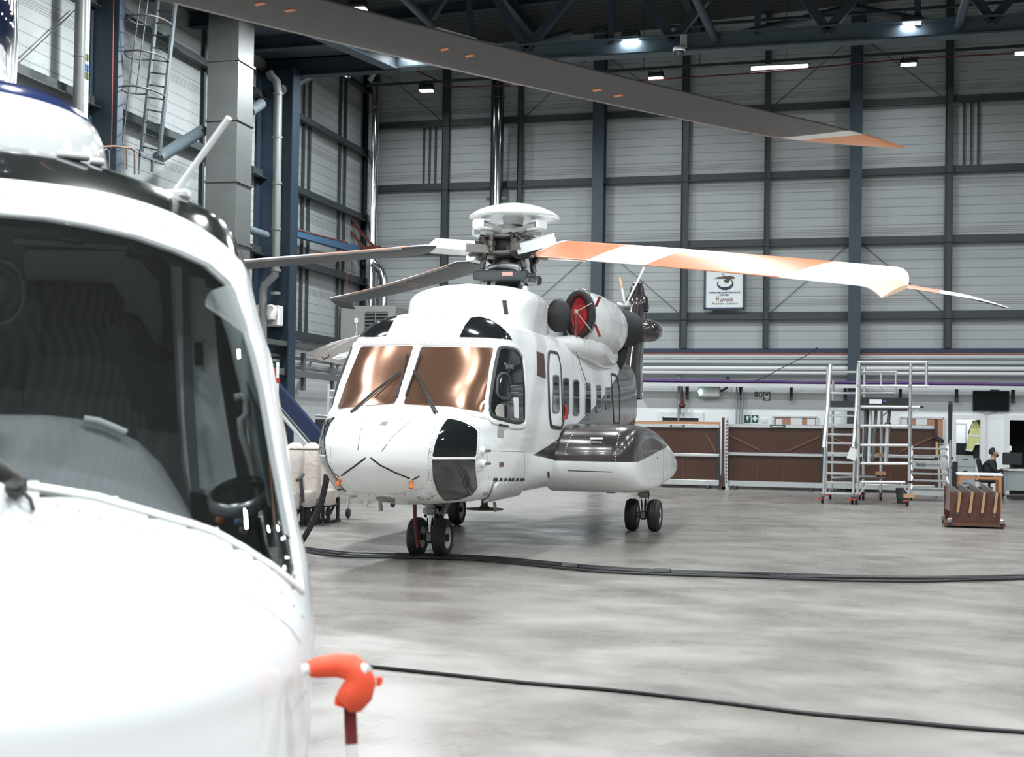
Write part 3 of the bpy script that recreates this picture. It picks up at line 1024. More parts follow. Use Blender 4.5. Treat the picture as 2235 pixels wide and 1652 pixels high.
# ---- fuselage as a stack of level sections
FY = [(0, 14.35), (.03, 14.0), (.08, 13.66), (.15, 13.40), (.22, 13.24), (.30, 13.20), (.38, 13.42), (.45, 13.90), (.49, 14.20), (.60, 14.45), (.72, 14.70), (.82, 14.84), (.89, 14.97), (.95, 15.14), (.985, 15.45), (1.0, 16.0)]
FWD = [(0, .30), (.02, .74), (.06, .90), (.12, .98), (.22, 1.03), (.35, 1.06), (.55, 1.06), (.70, 1.03), (.80, .99), (.88, .93), (.94, .82), (.98, .58), (1.0, .05)]
FD = [(0, .6), (.12, 1.45), (.34, 1.9), (.43, 1.3), (.50, .62), (.70, .42), (.85, .48), (1.0, .8)]
FN = [(0, 2.0), (.3, 2.2), (.48, 2.5), (.7, 2.6), (1, 2.2)]
ZB = [(15.5, .74), (21.5, .78), (23.0, .95), (25.5, 1.65), (28.5, 2.35)]
ZT = [(15.5, 3.12), (17.5, 3.10), (22.5, 3.06), (25.0, 3.0), (28.5, 2.95)]
TP = [(22.5, 1.0), (24.5, .95), (26.2, .66), (27.5, .36), (28.6, .24)]
rows = []
NS, NF = 26, 22
for i in range(61):
    s = i / 60
    zt = .5 - .5 * math.cos(math.pi * s)
    zt = .55 * zt + .45 * s
    y0, wd, dd, nn = smooth_tab(FY, zt), smooth_tab(FWD, zt), lerp_tab(FD, zt), lerp_tab(FN, zt)
    half = []
    for k in range(NF + 1):
        th = math.pi / 2 * k / NF
        half.append((wd * math.sin(th)**(2 / nn), y0 + dd * (1 - max(0, math.cos(th))**(2 / nn))))
    ys = y0 + dd
    for k in range(1, NS + 1):
        y = ys + (28.6 - ys) * (k / NS)
        half.append((wd * smooth_tab(TP, y), y))
    out = [(-x, y) for x, y in reversed(half[1:])] + half
    rows.append([Vector((HX + x, y, smooth_tab(ZB, y) + zt * (smooth_tab(ZT, y) - smooth_tab(ZB, y)))) for x, y in out])
mb = MB()
mb.grid(rows)
n = len(rows[0])
for r in (0, 60):  # close belly and roof
    o_ = r * n
    half = n // 2
    mb.add(rows[r], [(k, n - 1 - k, n - 2 - k, k + 1) for k in range(half)], 0, True)
mb.add([r[0] for r in rows] + [r[-1] for r in rows], [(i, i + 1, i + 62, i + 61) for i in range(60)], 0, False)
hull = mb.build('fuselage', liv, heli, weld=.0005)
HB = bvh_of(hull)
grey_seam = mat('panel_seam_grey', (.28, .29, .29), .5)
seal = mat('window_seal_dark', (.03, .032, .034), .5)
copper = mat('copper_film_windscreen', (0.34, 0.185, 0.125), .23, 0.8, 0.4)
nt_ = copper.node_tree
tg = N(nt_, 'ShaderNodeCombineXYZ')
tg.inputs[0].default_value = 1.0
nt_.links.new(tg.outputs[0], nt_.nodes['Principled BSDF'].inputs['Tangent'])
nt_.nodes['Principled BSDF'].inputs['Anisotropic'].default_value = .92
nt_.nodes['Principled BSDF'].inputs['Anisotropic Rotation'].default_value = .25
tint = mat('dark_tinted_pane', (0.012, 0.015, 0.016), .05, 0, 0, .3)
tint2 = mat('smoked_pane', (0.02, 0.023, 0.024), .07, 0, 0, .3)

# windscreen panes (traced on the skin)
ws_p = rounded([(920, 757), (1077, 760), (1068, 800), (1054, 901), (985, 888), (881, 883)], 5, 2)
patch('windscreen', ws_p, HB, copper, heli, off=.004)
ws_s = rounded([(789, 757), (903, 755), (889, 810), (861, 882), (790, 886), (737, 894), (757, 835)], 5, 2)
patch('windscreen', ws_s, HB, copper, heli, off=.004)
rim_w = mat('frame_white', (.80, .82, .82), .3)
for pl in ([(913, 749), (1086, 752), (1062, 911), (985, 896), (872, 890)], [(781, 750), (910, 748), (866, 889), (790, 893), (728, 903)]):
    strip('windscreen_frame', pl, HB, rim_w, heli, .055, .012)
    rivets('frame_rivets', pl, HB, grey_seam, heli, .008, 7, off=.012)
# eyebrow windows
eb = [(1003, 736), (1014, 712), (1027, 695), (1046, 692), (1070, 699), (1092, 713), (1108, 728), (1117, 742), (1060, 737)]
patch('eyebrow_window', eb, HB, black_gloss, heli, off=.004)
eb2 = [(785, 736), (796, 720), (812, 706), (838, 695), (868, 690), (856, 708), (842, 733), (815, 736)]
patch('eyebrow_window', eb2, HB, black_gloss, heli, off=.004)
rivets('eyebrow_rivets', [(995, 738), (1060, 742), (1121, 748)], HB, grey_seam, heli, .007, 7, closed=False)
rivets('eyebrow_rivets', [(780, 740), (840, 737)], HB, grey_seam, heli, .007, 7, closed=False)
# chin windows, split by a white bar
ch_t = rounded([(977, 914), (1005, 920), (1032, 932), (1041, 941), (1040, 970), (1037, 997), (943, 997), (950, 965), (962, 935)], 5, 2)
ch_b = rounded([(942, 1003), (1036, 1003), (1037, 1030), (1042, 1064), (1028, 1080), (1000, 1089), (970, 1092), (955, 1075), (945, 1045)], 5, 2)
patch('chin_window', ch_t, HB, tint, heli, off=.004, mirror=HX)
patch('chin_window', ch_b, HB, mat('chin_pane_grey', (.03, .03, .03), .12, 0, .8), heli, off=.004, mirror=HX)
strip('chin_window_bar', [(942, 1000), (1037, 1000)], HB, rim_w, heli, .025, .016, mirror=HX, closed=False)
ch_o = [(975, 908), (1008, 915), (1046, 936), (1045, 975), (1041, 1005), (1048, 1066), (1025, 1086), (966, 1098), (950, 1080), (938, 1040), (937, 1000), (945, 965)]
rivets('chin_window_rivets', ch_o, HB, grey_seam, heli, .007, 7, mirror=HX)
# cockpit side window with inner vent pane, seal and frame
sw = rounded([(1088, 762), (1098, 758), (1124, 764), (1136, 780), (1142, 850), (1142, 920), (1124, 922), (1075, 910), (1066, 895), (1072, 850), (1080, 800)], 9, 3)
patch('side_window', sw, HB, tint, heli, off=.006, mirror=HX)
strip('side_window_frame', sw, HB, seal, heli, .045, .022, mirror=HX)
strip('side_window_surround', rounded([(1086, 755), (1100, 750), (1128, 757), (1142, 778), (1147, 850), (1147, 930), (1124, 932), (1070, 918), (1060, 898), (1066, 850), (1076, 800)], 9, 3), HB, rim_w, heli, .06, .016, mirror=HX)
vp = rounded([(1085, 822), (1097, 814), (1107, 822), (1111, 860), (1108, 870), (1090, 871), (1082, 860)], 6, 3)
patch('vent_pane', vp, HB, tint2, heli, off=.014)
strip('vent_pane_frame', vp, HB, seal, heli, .035, .03)
patch('placard', [(1119, 867), (1128, 867), (1129, 913), (1119, 911)], HB, white_plain, heli, off=.014)
patch('seat_cover_behind_glass', rounded([(1078, 898), (1084, 882), (1096, 880), (1098, 912), (1082, 908)], 4, 2), HB, mat('cream_cloth_behind_glass', (.42, .40, .37), .5), heli, off=.0125, th=.001)
patch('stencil_mark', [(1102, 794), (1119, 794), (1119, 806), (1102, 806)], HB, mat('frosted_stencil', (.10, .11, .11), .4), heli, off=.0125, th=.001)
# cabin door outline, windows
dr = rounded([(1197, 767), (1216, 771), (1222, 800), (1227, 925), (1224, 934), (1202, 931), (1198, 900), (1195, 800)], 6, 3)
patch('cabin_door', dr, HB, liv, heli, off=.004, th=.006)
strip('cabin_door_seal', dr, HB, seal, heli, .045, .02, step=8)


def slot(x, y0, y1, wd):
    h = wd / 2
    return rounded([(x - h, y0), (x + h, y0), (x + h + .8, y1), (x - h + .8, y1)], wd * .75, 5)


for x, y0, y1, wd in ((1210.5, 820, 900, 13.5), (1233.5, 826, 904, 13.5), (1256, 830.5, 905, 12.5), (1282, 837, 905, 11), (1305.5, 842, 900, 10.5), (1326, 846, 893, 9.5)):
    sl = slot(x, y0, y1, wd)
    off = .014 if x < 1220 else .005
    patch('cabin_window', sl, HB, tint, heli, off=off, grid=4)
    strip('cabin_window_frame', sl, HB, mat('window_frame_grey', (.22, .24, .24), .3, .4), heli, .03, off + .009, step=4)
# rear cabin door: a dark outline
strip('rear_door_seal', rounded([(1333, 816), (1346, 820), (1352, 850), (1353, 924), (1340, 924), (1337, 870)], 4, 2), HB, seal, heli, .05, .01, step=6)
# brown protective film, small panels and placards on the port side
patch('brown_film_patch', [(1171, 767), (1186, 773), (1190, 826), (1173, 819)], HB, mat('maroon_film', (.085, .035, .035), .4), heli, off=.004)
patch('grey_placard', [(1086, 936), (1098, 937), (1098, 955), (1086, 953)], HB, mat('grey_placard', (.35, .36, .33), .6), heli, off=.004)
patch('black_handle', [(1087, 925), (1106, 929), (1106, 932), (1087, 929)], HB, black_matte, heli, off=.012, th=.02)
patch('red_handle', [(1230, 884), (1233, 884), (1233, 915), (1226, 916), (1226, 911), (1230, 910)], HB, red_paint, heli, off=.02, th=.02, grid=4)
patch('copper_placard', [(1090, 1009), (1098, 1009), (1098, 1018), (1090, 1018)], HB, mat('copper_plate', (.18, .09, .05), .5), heli, off=.004)
patch('grey_placard', [(1055, 1074), (1064, 1074), (1062, 1081), (1055, 1080)], HB, mat('grey_placard'), heli, off=.004)
patch('drain_hole', slot(1196.5, 1029, 1043, 4), HB, seal, heli, off=.003, th=.003, grid=3)
# nose details: vent, seams, tape lines, orange plugs
patch('nose_vent', [(835, 921), (847, 922), (841, 929), (828, 928)], HB, mat('vent_grey', (.09, .10, .11), .5), heli, off=.004)
for ln in ([(797, 914), (787, 940), (781, 982)], [(902, 913), (855, 955), (833, 985)]):
    strip('radome_strip', ln, HB, mat('faint_black_line', (.12, .12, .12), .5), heli, .008, .003, closed=False, step=8)
for ln in ([(798, 999), (770, 1020), (745, 1038)], [(809, 999), (830, 1015), (860, 1030), (894, 1044)], [(731, 1033), (741, 1041)], [(900, 1047), (915, 1039)]):
    strip('black_tape', ln, HB, black_matte, heli, .018, .006, closed=False, step=8)
for q in ((741, 1046), (897, 1051)):
    p, nn_ = on_hull(HB, q)
    MB().seg(p - nn_ * .01, p + nn_ * .03 - Vector((0, 0, .05)), .018, .03, n=8).build('orange_plug', mat('orange_plug', (.75, .18, .03), .5), heli)
seam = [(735, 905), (722, 960), (722, 1010), (735, 1050), (775, 1072), (830, 1078), (880, 1076), (920, 1066), (935, 1045), (934, 1000), (942, 950), (955, 920)]
strip('radome_seam', seam, HB, grey_seam, heli, .008, .002, closed=False)
rivets('radome_rivets', [(740, 1065), (790, 1078), (850, 1083), (900, 1078), (915, 1090), (930, 1100)], HB, seal, heli, .008, 14, closed=False)
# belly lights and bulges under the nose
for q, r_ in (((928, 1082), .085), ((765, 1078), .07)):
    p, nn_ = on_hull(HB, q)
    M = Matrix.Translation(p - nn_ * .02) @ nn_.to_track_quat('Z', 'Y').to_matrix().to_4x4()
    MB().lathe([(r_ * 1.1, 0), (r_ * 1.1, .03), (r_, .035)], M, 20).build('landing_light_rim', alu, heli)
    MB().lathe([(r_, .03), (r_ * .7, .055), (0, .07)], M, 20).build('landing_light', mat('lamp_lens', (.55, .57, .56), .08, .4, 1.0), heli)
p, nn_ = on_hull(HB, (842, 1089))
M = Matrix.Translation(p) @ nn_.to_track_quat('Z', 'Y').to_matrix().to_4x4()
MB().lathe([(.11, 0), (.11, .012), (0, .014)], M, 20).build('belly_grille', mat('grille_grey', (.25, .24, .22), .6), heli)
p, nn_ = on_hull(HB, (801, 1091))
MB().seg(p - nn_ * .02, p + nn_ * .08, .05, .012, n=10).build('belly_probe', rim_w, heli)
MB().lathe([(.03, .0), (.03, -.03), (.0, -.05)], Matrix.Translation(on_hull(HB, (857, 1099))[0]), 12).build('belly_camera', black_gloss, heli)
# pitot tubes on the port cheek and one on the starboard cheek
for q in ((1052, 983), (1052, 1011)):
    p, nn_ = on_hull(HB, q)
    MB().seg(p - nn_ * .03, p + nn_ * .05, .055, .035, n=14).build('pitot_base', rim_w, heli)
    MB().tube([p, p + Vector((.09, 0, 0)), p + Vector((.11, -.05, 0)), p + Vector((.11, -.24, 0))], [.016, .018, .014, .011], 10).build('pitot_tube', mat('pitot_brown', (.18, .16, .14), .4, .6), heli)
MB().seg(Vector((2 * HX + 4.05, 14.3, 1.36)), Vector((2 * HX + 4.05 - .33, 14.2, 1.36)), .012, n=8).build('pitot_tube', mat('pitot_brown'), heli)
# forward belly fairing on the port side with its slotted upper edge
fr_ = rounded([(1077, 1050), (1138, 1050), (1132, 1075), (1110, 1100), (1052, 1103), (1070, 1075)], 10, 3)
patch('belly_fairing', fr_, HB, white_gloss, heli, off=.02, th=.03, mirror=HX)
mb = MB()
for x in (1078, 1082, 1092, 1102, 1111, 1118, 1128, 1137, 1141):
    p, nn_ = on_hull(HB, (x, 1046))
    if p: mb.box(p + nn_ * .008, (.03, .035, .035))
mb.build('fairing_slots', seal, heli)
strip('panel_seam', [(1064, 984), (1145, 986), (1145, 1045), (1066, 1045)], HB, grey_seam, heli, .006, .002)
rivets('hull_rivets', [(1147, 988), (1147, 1040), (1156, 1052), (1150, 1095)], HB, grey_seam, heli, .007, 6, closed=False)
rivets('hull_rivets', [(1062, 945), (1180, 1060), (1170, 1100)], HB, grey_seam, heli, .006, 8, closed=False)
rivets('hull_rivets', [(1100, 700), (1150, 740), (1200, 760)], HB, grey_seam, heli, .006, 8, closed=False)

# wipers
for base, elbow, bl in (((768, 904), (874, 818), ((890, 776), (868, 870))), ((949, 906), (905, 816), ((920, 776), (887, 868)))):
    t = thing('wiper', on_hull(HB, base)[0], '', '')
    del t['label'], t['category']
    put_under(t, heli)
    P3 = []
    for q, h in ((base, .03), (((base[0] + elbow[0]) / 2, (base[1] + elbow[1]) / 2), .06), (elbow, .05)):
        p, nn_ = on_hull(HB, q)
        P3.append(p + nn_ * h)
    MB().tube(P3, [.017, .014, .012], 8).seg(P3[0] + Vector((.03, 0, .0)), P3[2] + Vector((.012, 0, 0)), .007, n=6).build('wiper_arm', black_matte, t)
    a, na = on_hull(HB, bl[0])
    b, nb = on_hull(HB, bl[1])
    MB().bar(a + na * .03, b + nb * .03, .014, .03, up=na).build('wiper_blade', black_matte, t)

# ---- transmission cowling on the roof (level sections again)
rows = []
for i in range(25):
    s = i / 24
    zt = s
    z = 2.88 + zt * .71
    wd = .86 * (1 - max(0, (s - .5) / .5)**4.0)**(1 / 3.4) if s < 1 else .03
    wd = max(wd, .04)
    yf = 16.25 + .12 * s + .50 * max(0, s - .45)**2.6 / .55**2.6
    yr = 21.4 - .4 * s
    half = [(wd * math.sin(math.pi / 2 * k / 14)**(.78), yf + .8 * (1 - math.cos(math.pi / 2 * k / 14)**.78)) for k in range(15)]
    half += [(wd * (1 - .42 * min(1, max(0, (yf + .8 + (yr - yf - .8) * k / 16 - 17.9) / 1.4))), yf + .8 + (yr - yf - .8) * k / 16) for k in range(1, 17)]
    out = [(-x, y) for x, y in reversed(half[1:])] + half
    rows.append([Vector((HX - .02 + x, y, z)) for x, y in out])
mb = MB().grid(rows)
n = len(rows[0])
mb.add(rows[-1], [(k, n - 1 - k, n - 2 - k, k + 1) for k in range(n // 2)], 0, True)
mb.add([r[0] for r in rows] + [r[-1] for r in rows], [(i, i + 1, i + 26, i + 25) for i in range(24)], 0, False)
cow = mb.build('transmission_cowling', white_gloss, heli, weld=.0005)
CB = bvh_of(cow)
mb = MB()
for r_ in range(9):
    for c in range(4):
        q = (1097.5 + c * 2.4 + r_ * .5, 657 + r_ * 3.4)
        p, nn_ = on_hull(CB, q)
        if p: mb.box(p, (.013, .022, .016))
mb.build('cowling_vent', seal, heli)
for q in ((1032, 631), (1145, 633)):
    p = at(*q, Y=18.2)
    MB().prism([p + Vector((-.05, 0, -.06)), p + Vector((.05, 0, -.06)), p + Vector((.03, 0, .06)), p + Vector((-.02, 0, .06))], (0, .12, 0)).build('cowling_cleat', white_gloss, heli)
strip('cowling_seam', [(925, 682), (1000, 685), (1060, 686)], HB, grey_seam, heli, .02, .004, closed=False)
def spline3(pts, k=8):
    out = []
    n = len(pts)
    for i in range(n - 1):
        p0, p1, p2, p3 = pts[max(0, i - 1)], pts[i], pts[i + 1], pts[min(n - 1, i + 2)]
        for j in range(k):
            t = j / k
            out.append(.5 * (2 * p1 + (p2 - p0) * t + (2 * p0 - 5 * p1 + 4 * p2 - p3) * t * t + (3 * p1 - p0 - 3 * p2 + p3) * t**3))
    out.append(pts[-1])
    return out


# ---- engine nacelles with inlets and exhausts
EX, EZ = .92, 3.38
def nacelle(s_):
    c = lambda y, x=0, z=0: Vector((HX + s_ * (EX + x), y, EZ + z))
    prof = [(19.45, .31, 0, 0), (19.55, .37, 0, 0), (19.9, .42, 0, -.02), (20.6, .47, -.02, -.03), (21.4, .49, -.05, -.05), (22.1, .44, -.10, -.03), (22.7, .34, -.16, 0), (23.2, .26, -.2, 0)]
    rows = []
    for y, r, dx, dz in prof:
        sq = .62 + .38 * min(1, max(0, (y - 19.45) / 1.5))
        rows.append([c(y, dx + .06 * (1 - sq) / .38) + Vector((r * sq * math.cos(a), 0, dz + r * math.sin(a) * (1.0 if math.sin(a) > 0 else 1.1))) for a in (2 * math.pi * k / 28 for k in range(28))])
    MB().grid(rows, closed=True).build('engine_nacelle', white_gloss, heli)
    # panelled belly of the engine bay
    pts = [c(17.9, -.34, -.52), c(18.6, -.20, -.50), c(19.3, -.02, -.48), c(20.2, .06, -.46), c(21.2, -.02, -.48), c(22.3, -.14, -.46), c(23.3, -.30, -.42), c(24.2, -.42, -.40)]
    MB().tube(spline3(pts, 4), [lerp_tab([(0, .03), (.15, .10), (.3, .17), (.5, .25), (.7, .28), (.85, .24), (1, .08)], k / (4 * 7)) for k in range(4 * 7 + 1)], 24).build('engine_bay_fairing', white_gloss, heli)
    # inlet lip: a fat black ring in front of the nacelle
    ring = [c(19.36, .06) + Vector((.185 * math.cos(a), 0, .315 * math.sin(a))) for a in (2 * math.pi * k / 32 for k in range(32))]
    MB().tube(ring, .060, 12, closed=True).build('inlet_lip', black_matte, heli)
    MB().tube([p + Vector((0, .10, 0)) + (p - c(19.36, .06)) * .26 for p in ring], .012, 8, closed=True).build('inlet_ring', mat('bright_trim', (.8, .8, .8), .15, .9), heli)
    # black scoop on the inner side
    MB().lathe([(.0, -.08), (.14, -.06), (.19, .0), (.17, .14), (.08, .3)], Matrix.Translation(c(19.10, -.20, -.04)) @ Matrix.Rotation(-math.pi / 2, 4, 'X') @ Matrix.Diagonal((1.0, 1.35, 1.0, 1)), 20).build('inlet_scoop', black_matte, heli)
    # exhaust: dark oval duct with a pale inside
    ec = c(22.75, -.02, .06)
    M = Matrix.Translation(ec) @ Matrix.Rotation(math.radians(-28 * s_), 4, 'Z') @ Matrix.Rotation(-math.pi / 2, 4, 'X') @ Matrix.Diagonal((.72, 1.0, 1.0, 1))
    MB().lathe([(.30, .55), (.36, .15), (.38, -.02), (.345, -.05), (.30, .0), (.24, .10), (0, .16)], M, 26, mis=[0, 0, 0, 0, 1, 1]).build('exhaust_duct', [black_matte, mat('exhaust_inside', (.42, .37, .33), .35, .5)], heli)
    MB().lathe([(.0, -.3), (.10, -.24), (.13, 0), (.10, .22), (0, .3)], Matrix.Translation(c(23.1, .02, -.42)) @ Matrix.Rotation(.3, 4, 'Y'), 16).build('exhaust_fairing', black_matte, heli)


nacelle(1)
nacelle(-1)
# roof block behind the engines
MB().box((HX, 22.6, 3.35), (1.5, 2.6, .7), bev=.12).build('rear_cowling', white_gloss, heli)
c = at(1352, 610, Y=23.6)

# ---- sponsons: stub wings with an aerofoil side shape
def sponson(s_):
    side = [(17.72, 1.22), (17.76, 1.40), (17.90, 1.56), (18.15, 1.67), (18.6, 1.72), (19.3, 1.71), (19.9, 1.66), (20.5, 1.58), (21.1, 1.49), (21.7, 1.38), (22.3, 1.24), (22.72, 1.09), (22.80, 1.0), (22.6, .90), (22.0, .81), (21.0, .74), (20.0, .70), (18.9, .72), (18.3, .78), (17.95, .90), (17.78, 1.05)]
    cy, cz = 19.9, 1.22
    rows = []
    for x, k in ((.85, 1.0), (1.2, 1.0), (1.55, 1.0), (1.8, 1.0), (1.93, .985), (2.02, .95), (2.08, .89), (2.11, .80), (2.12, .6), (2.12, .3), (2.12, .02)):
        fat = 1.0 + .25 * max(0, (1.2 - x) / .35)
        rows.append([Vector((HX + s_ * x, cy + (y - cy) * (k if y < 20 else k) - (.35 * max(0, 1.3 - x) if y < 18.5 else 0), cz + (z - cz) * k)) for y, z in dense2(side)])
    return MB().grid(rows, closed=True).build('sponson', liv_wing, heli, weld=.0005)


def dense2(side, k=3):
    n = len(side)
    out = []
    for i in range(n):
        p0, p1, p2, p3 = side[i - 1], side[i], side[(i + 1) % n], side[(i + 2) % n]
        for j in range(k):
            t = j / k
            out.append(tuple(.5 * (2 * p1[a] + (p2[a] - p0[a]) * t + (2 * p0[a] - 5 * p1[a] + 4 * p2[a] - p3[a]) * t * t + (3 * p1[a] - p0[a] - 3 * p2[a] + p3[a]) * t**3) for a in (0, 1)))
    return out


sp_p = sponson(1)
sponson(-1)
SB = bvh_of(sp_p)
patch('sponson_placard', [(1289, 955), (1316, 955), (1316, 959), (1288, 959)], SB, white_plain, heli, off=.003, th=.002, grid=4)
strip('sponson_latch', slot(1302, 961, 968, 22), SB, black_matte, heli, .012, .006, step=4)
strip('sponson_seam', [(1239, 1027), (1336, 1030)], SB, seal, heli, .012, .003, closed=False, step=6)
rivets('sponson_rivets', [(1352, 945), (1345, 975), (1343, 1008)], SB, alu, heli, .009, 5, closed=False)
rivets('sponson_rivets', [(1232, 990), (1240, 965), (1255, 940)], SB, alu, heli, .009, 5, closed=False)
strip('sponson_seam', [(1446, 955), (1448, 1000), (1447, 1060)], SB, grey_seam, heli, .012, .003, closed=False, step=6)
rivets('sponson_rivets', [(1383, 1048), (1400, 1054), (1445, 1058)], SB, white_plain, heli, .008, 4, closed=False)

# ---- landing gear
tyre_m = mat('tyre_rubber', (.022, .022, .024), .6, noise=.2, nscale=8)
def wheel(parent, c, r, wd, face):
    M = Matrix.Translation(c) @ Matrix.Rotation(math.pi / 2, 4, 'Y')
    t = MB().lathe([(r * .55, -wd / 2 * .8), (r * .72, -wd / 2), (r * .9, -wd * .44), (r * .985, -wd * .26), (r, -wd * .12), (r * .988, -wd * .105), (r, -wd * .09), (r, wd * .09), (r * .988, wd * .105), (r, wd * .12), (r * .985, wd * .26), (r * .9, wd * .44), (r * .72, wd / 2), (r * .55, wd / 2 * .8)], M, 36).build('tyre', tyre_m, parent)
    h = MB()
    h.lathe([(r * .56, -wd * .40), (r * .50, -wd * .36), (r * .28, -wd * .28), (0, -wd * .28)], M, 28)
    h.lathe([(r * .56, wd * .40), (r * .50, wd * .36), (r * .28, wd * .28), (0, wd * .28)], M, 28)
    h.lathe([(r * .56, -wd * .4), (r * .56, wd * .4)], M, 28)
    h.build('hub', mat('wheel_white', (.62, .63, .63), .4, .1), t)
    MB().lathe([(r * .2, wd * .28), (r * .18, wd * .44), (0, wd * .46)], M, 16).lathe([(r * .2, -wd * .28), (r * .18, -wd * .44), (0, -wd * .46)], M, 16).build('hub_cap', black_matte, t)


def gear(name, x, y, ztop, r, wd, gap):
    t = bpy.data.objects.new(name, None)
    t.location = (x, y, 0)
    COL.objects.link(t)
    put_under(t, heli)
    for k in (-1, 1): wheel(t, Vector((x + k * gap / 2, y, r)), r, wd, k)
    MB().seg((x - gap / 2, y, r), (x + gap / 2, y, r), .035, n=12).box((x, y, r), (.12, .13, .16), bev=.03).build('axle', mid_metal, t)
    MB().seg((x, y, r), (x, y, r + .42), .045, n=14).build('oleo_leg', chrome, t)
    MB().seg((x, y, r + .28), (x, y, ztop), .07, n=16).seg((x, y, r + .30), (x, y, r + .36), .10, n=16).seg((x, y, ztop - .14), (x, y, ztop - .06), .10, n=16).build('strut', mat('strut_grey', (.30, .30, .29), .45, .3), t)
    MB().tube([(x, y + .09, r + .34), (x, y + .2, r + .2), (x, y + .08, r + .04)], .022, 8).build('torque_link', mid_metal, t)
    MB().tube([(x + .07, y - .03, ztop - .05), (x + .09, y - .06, r + .3), (x + .06, y - .05, r + .05)], .009, 6).build('brake_hose', black_matte, t)
    return t


g = gear('nose_gear', -5.26, 15.82, .86, .245, .175, .335)
MB().box((-5.26, 15.86, .70), (.26, .22, .1), bev=.03).seg((-5.16, 15.95, .5), (-5.10, 16.4, .85), .03, n=10).seg((-5.36, 15.95, .5), (-5.42, 16.4, .85), .03, n=10).build('drag_brace', mid_metal, g)
MB().tube([at(905, 1100, Y=15.55), at(906, 1140, Y=15.5), at(909, 1165, Y=15.5), at(912, 1195, Y=15.52)], [.028, .022, .024, .02], 6).build('tie_strap', mat('dark_red_strap', (.16, .04, .035), .7), g)
g = gear('main_gear', -3.38, 21.15, .85, .26, .20, .37)
MB().tube([(-3.30, 21.0, .88), (-3.29, 20.98, .72), (-3.30, 21.0, .66)], .02, 6).build('lock_pin_streamer', red_cloth, g)
g = gear('main_gear', -6.70, 21.0, .85, .26, .20, .37)
# belly aerials
MB().lathe([(.05, .75), (.045, .60), (.07, .56), (.26, .545), (.26, .53), (0, .53)], Matrix.Translation((at(1057, 1130, Y=17.1).x, 17.1, 0)), 26).build('disc_aerial', mat('aerial_brown', (.09, .065, .055), .4), heli)
for q, Y in (((1079, 1112), 16.4), ((829, 1110), 14.2)):
    p = at(*q, Y=Y)
    MB().bar(p + Vector((0, 0, .10)), p - Vector((-.015, 0, .03)), .03, .05).build('blade_aerial', galv, heli)
p = at(1275, 1090, Y=20.5)
for q, Y in (((1334, 1072), 20.6), ((1375, 1070), 20.8)):
    p = at(*q, Y=Y)
    MB().box(p + Vector((0, .05, .03)), (.2, .3, .12), bev=.04).build('belly_fitting', mid_metal, heli)
    MB().lathe([(.0, .03), (.03, 0), (0, -.03)], Matrix.Translation(p + Vector((.1, -.12, .02))), 10).build('red_plug', mat('red_plug', (.7, .02, .02), .4), heli)

# ---- tail boom, pylon, tail rotor, stabiliser
mb = MB()
rows = []
for y, zc, rx, rz in ((26.2, 2.35, .58, .62), (27.2, 2.55, .42, .48), (28.4, 2.85, .32, .42), (29.2, 3.1, .26, .45), (29.8, 3.3, .1, .3)):
    rows.append([Vector((HX + .12 + rx * math.cos(a), y, zc + rz * math.sin(a))) for a in (2 * math.pi * k / 24 for k in range(24))])
mb.grid(rows, closed=True)
mb.build('tail_boom', dark_paint, heli)
b0, b1 = at(1366, 870, Y=27.6), at(1392, 668, Y=29.0)
mb = MB()
rows = []
for t in (0, .15, .3, .5, .7, .9, 1.0):
    c = b0.lerp(b1, t)
    wx = (.34, .31, .26, .24, .22, .20, .20)[int([0, .15, .3, .5, .7, .9, 1.0].index(t))]
    rows.append([c + Vector((wx * math.cos(a), .75 * (1 - .35 * t) * math.sin(a), 0)) for a in (2 * math.pi * k / 24 for k in range(24))])
mb.grid(rows, closed=True).add(rows[-1], [tuple(range(24))])
mb.build('tail_pylon', dark_paint, heli)
gb = b1 + Vector((0, -.1, .05))
MB().lathe([(.25, -.18), (.27, -.1), (.25, .12), (.17, .2), (.15, .36), (.10, .42), (.0, .43)], Matrix.Translation(gb), 24).build('tail_gearbox', dark_paint, heli)
MB().lathe([(.10, .42), (.13, .44), (.13, .48), (0, .49)], Matrix.Translation(gb), 14).build('gearbox_cap', mid_metal, heli)
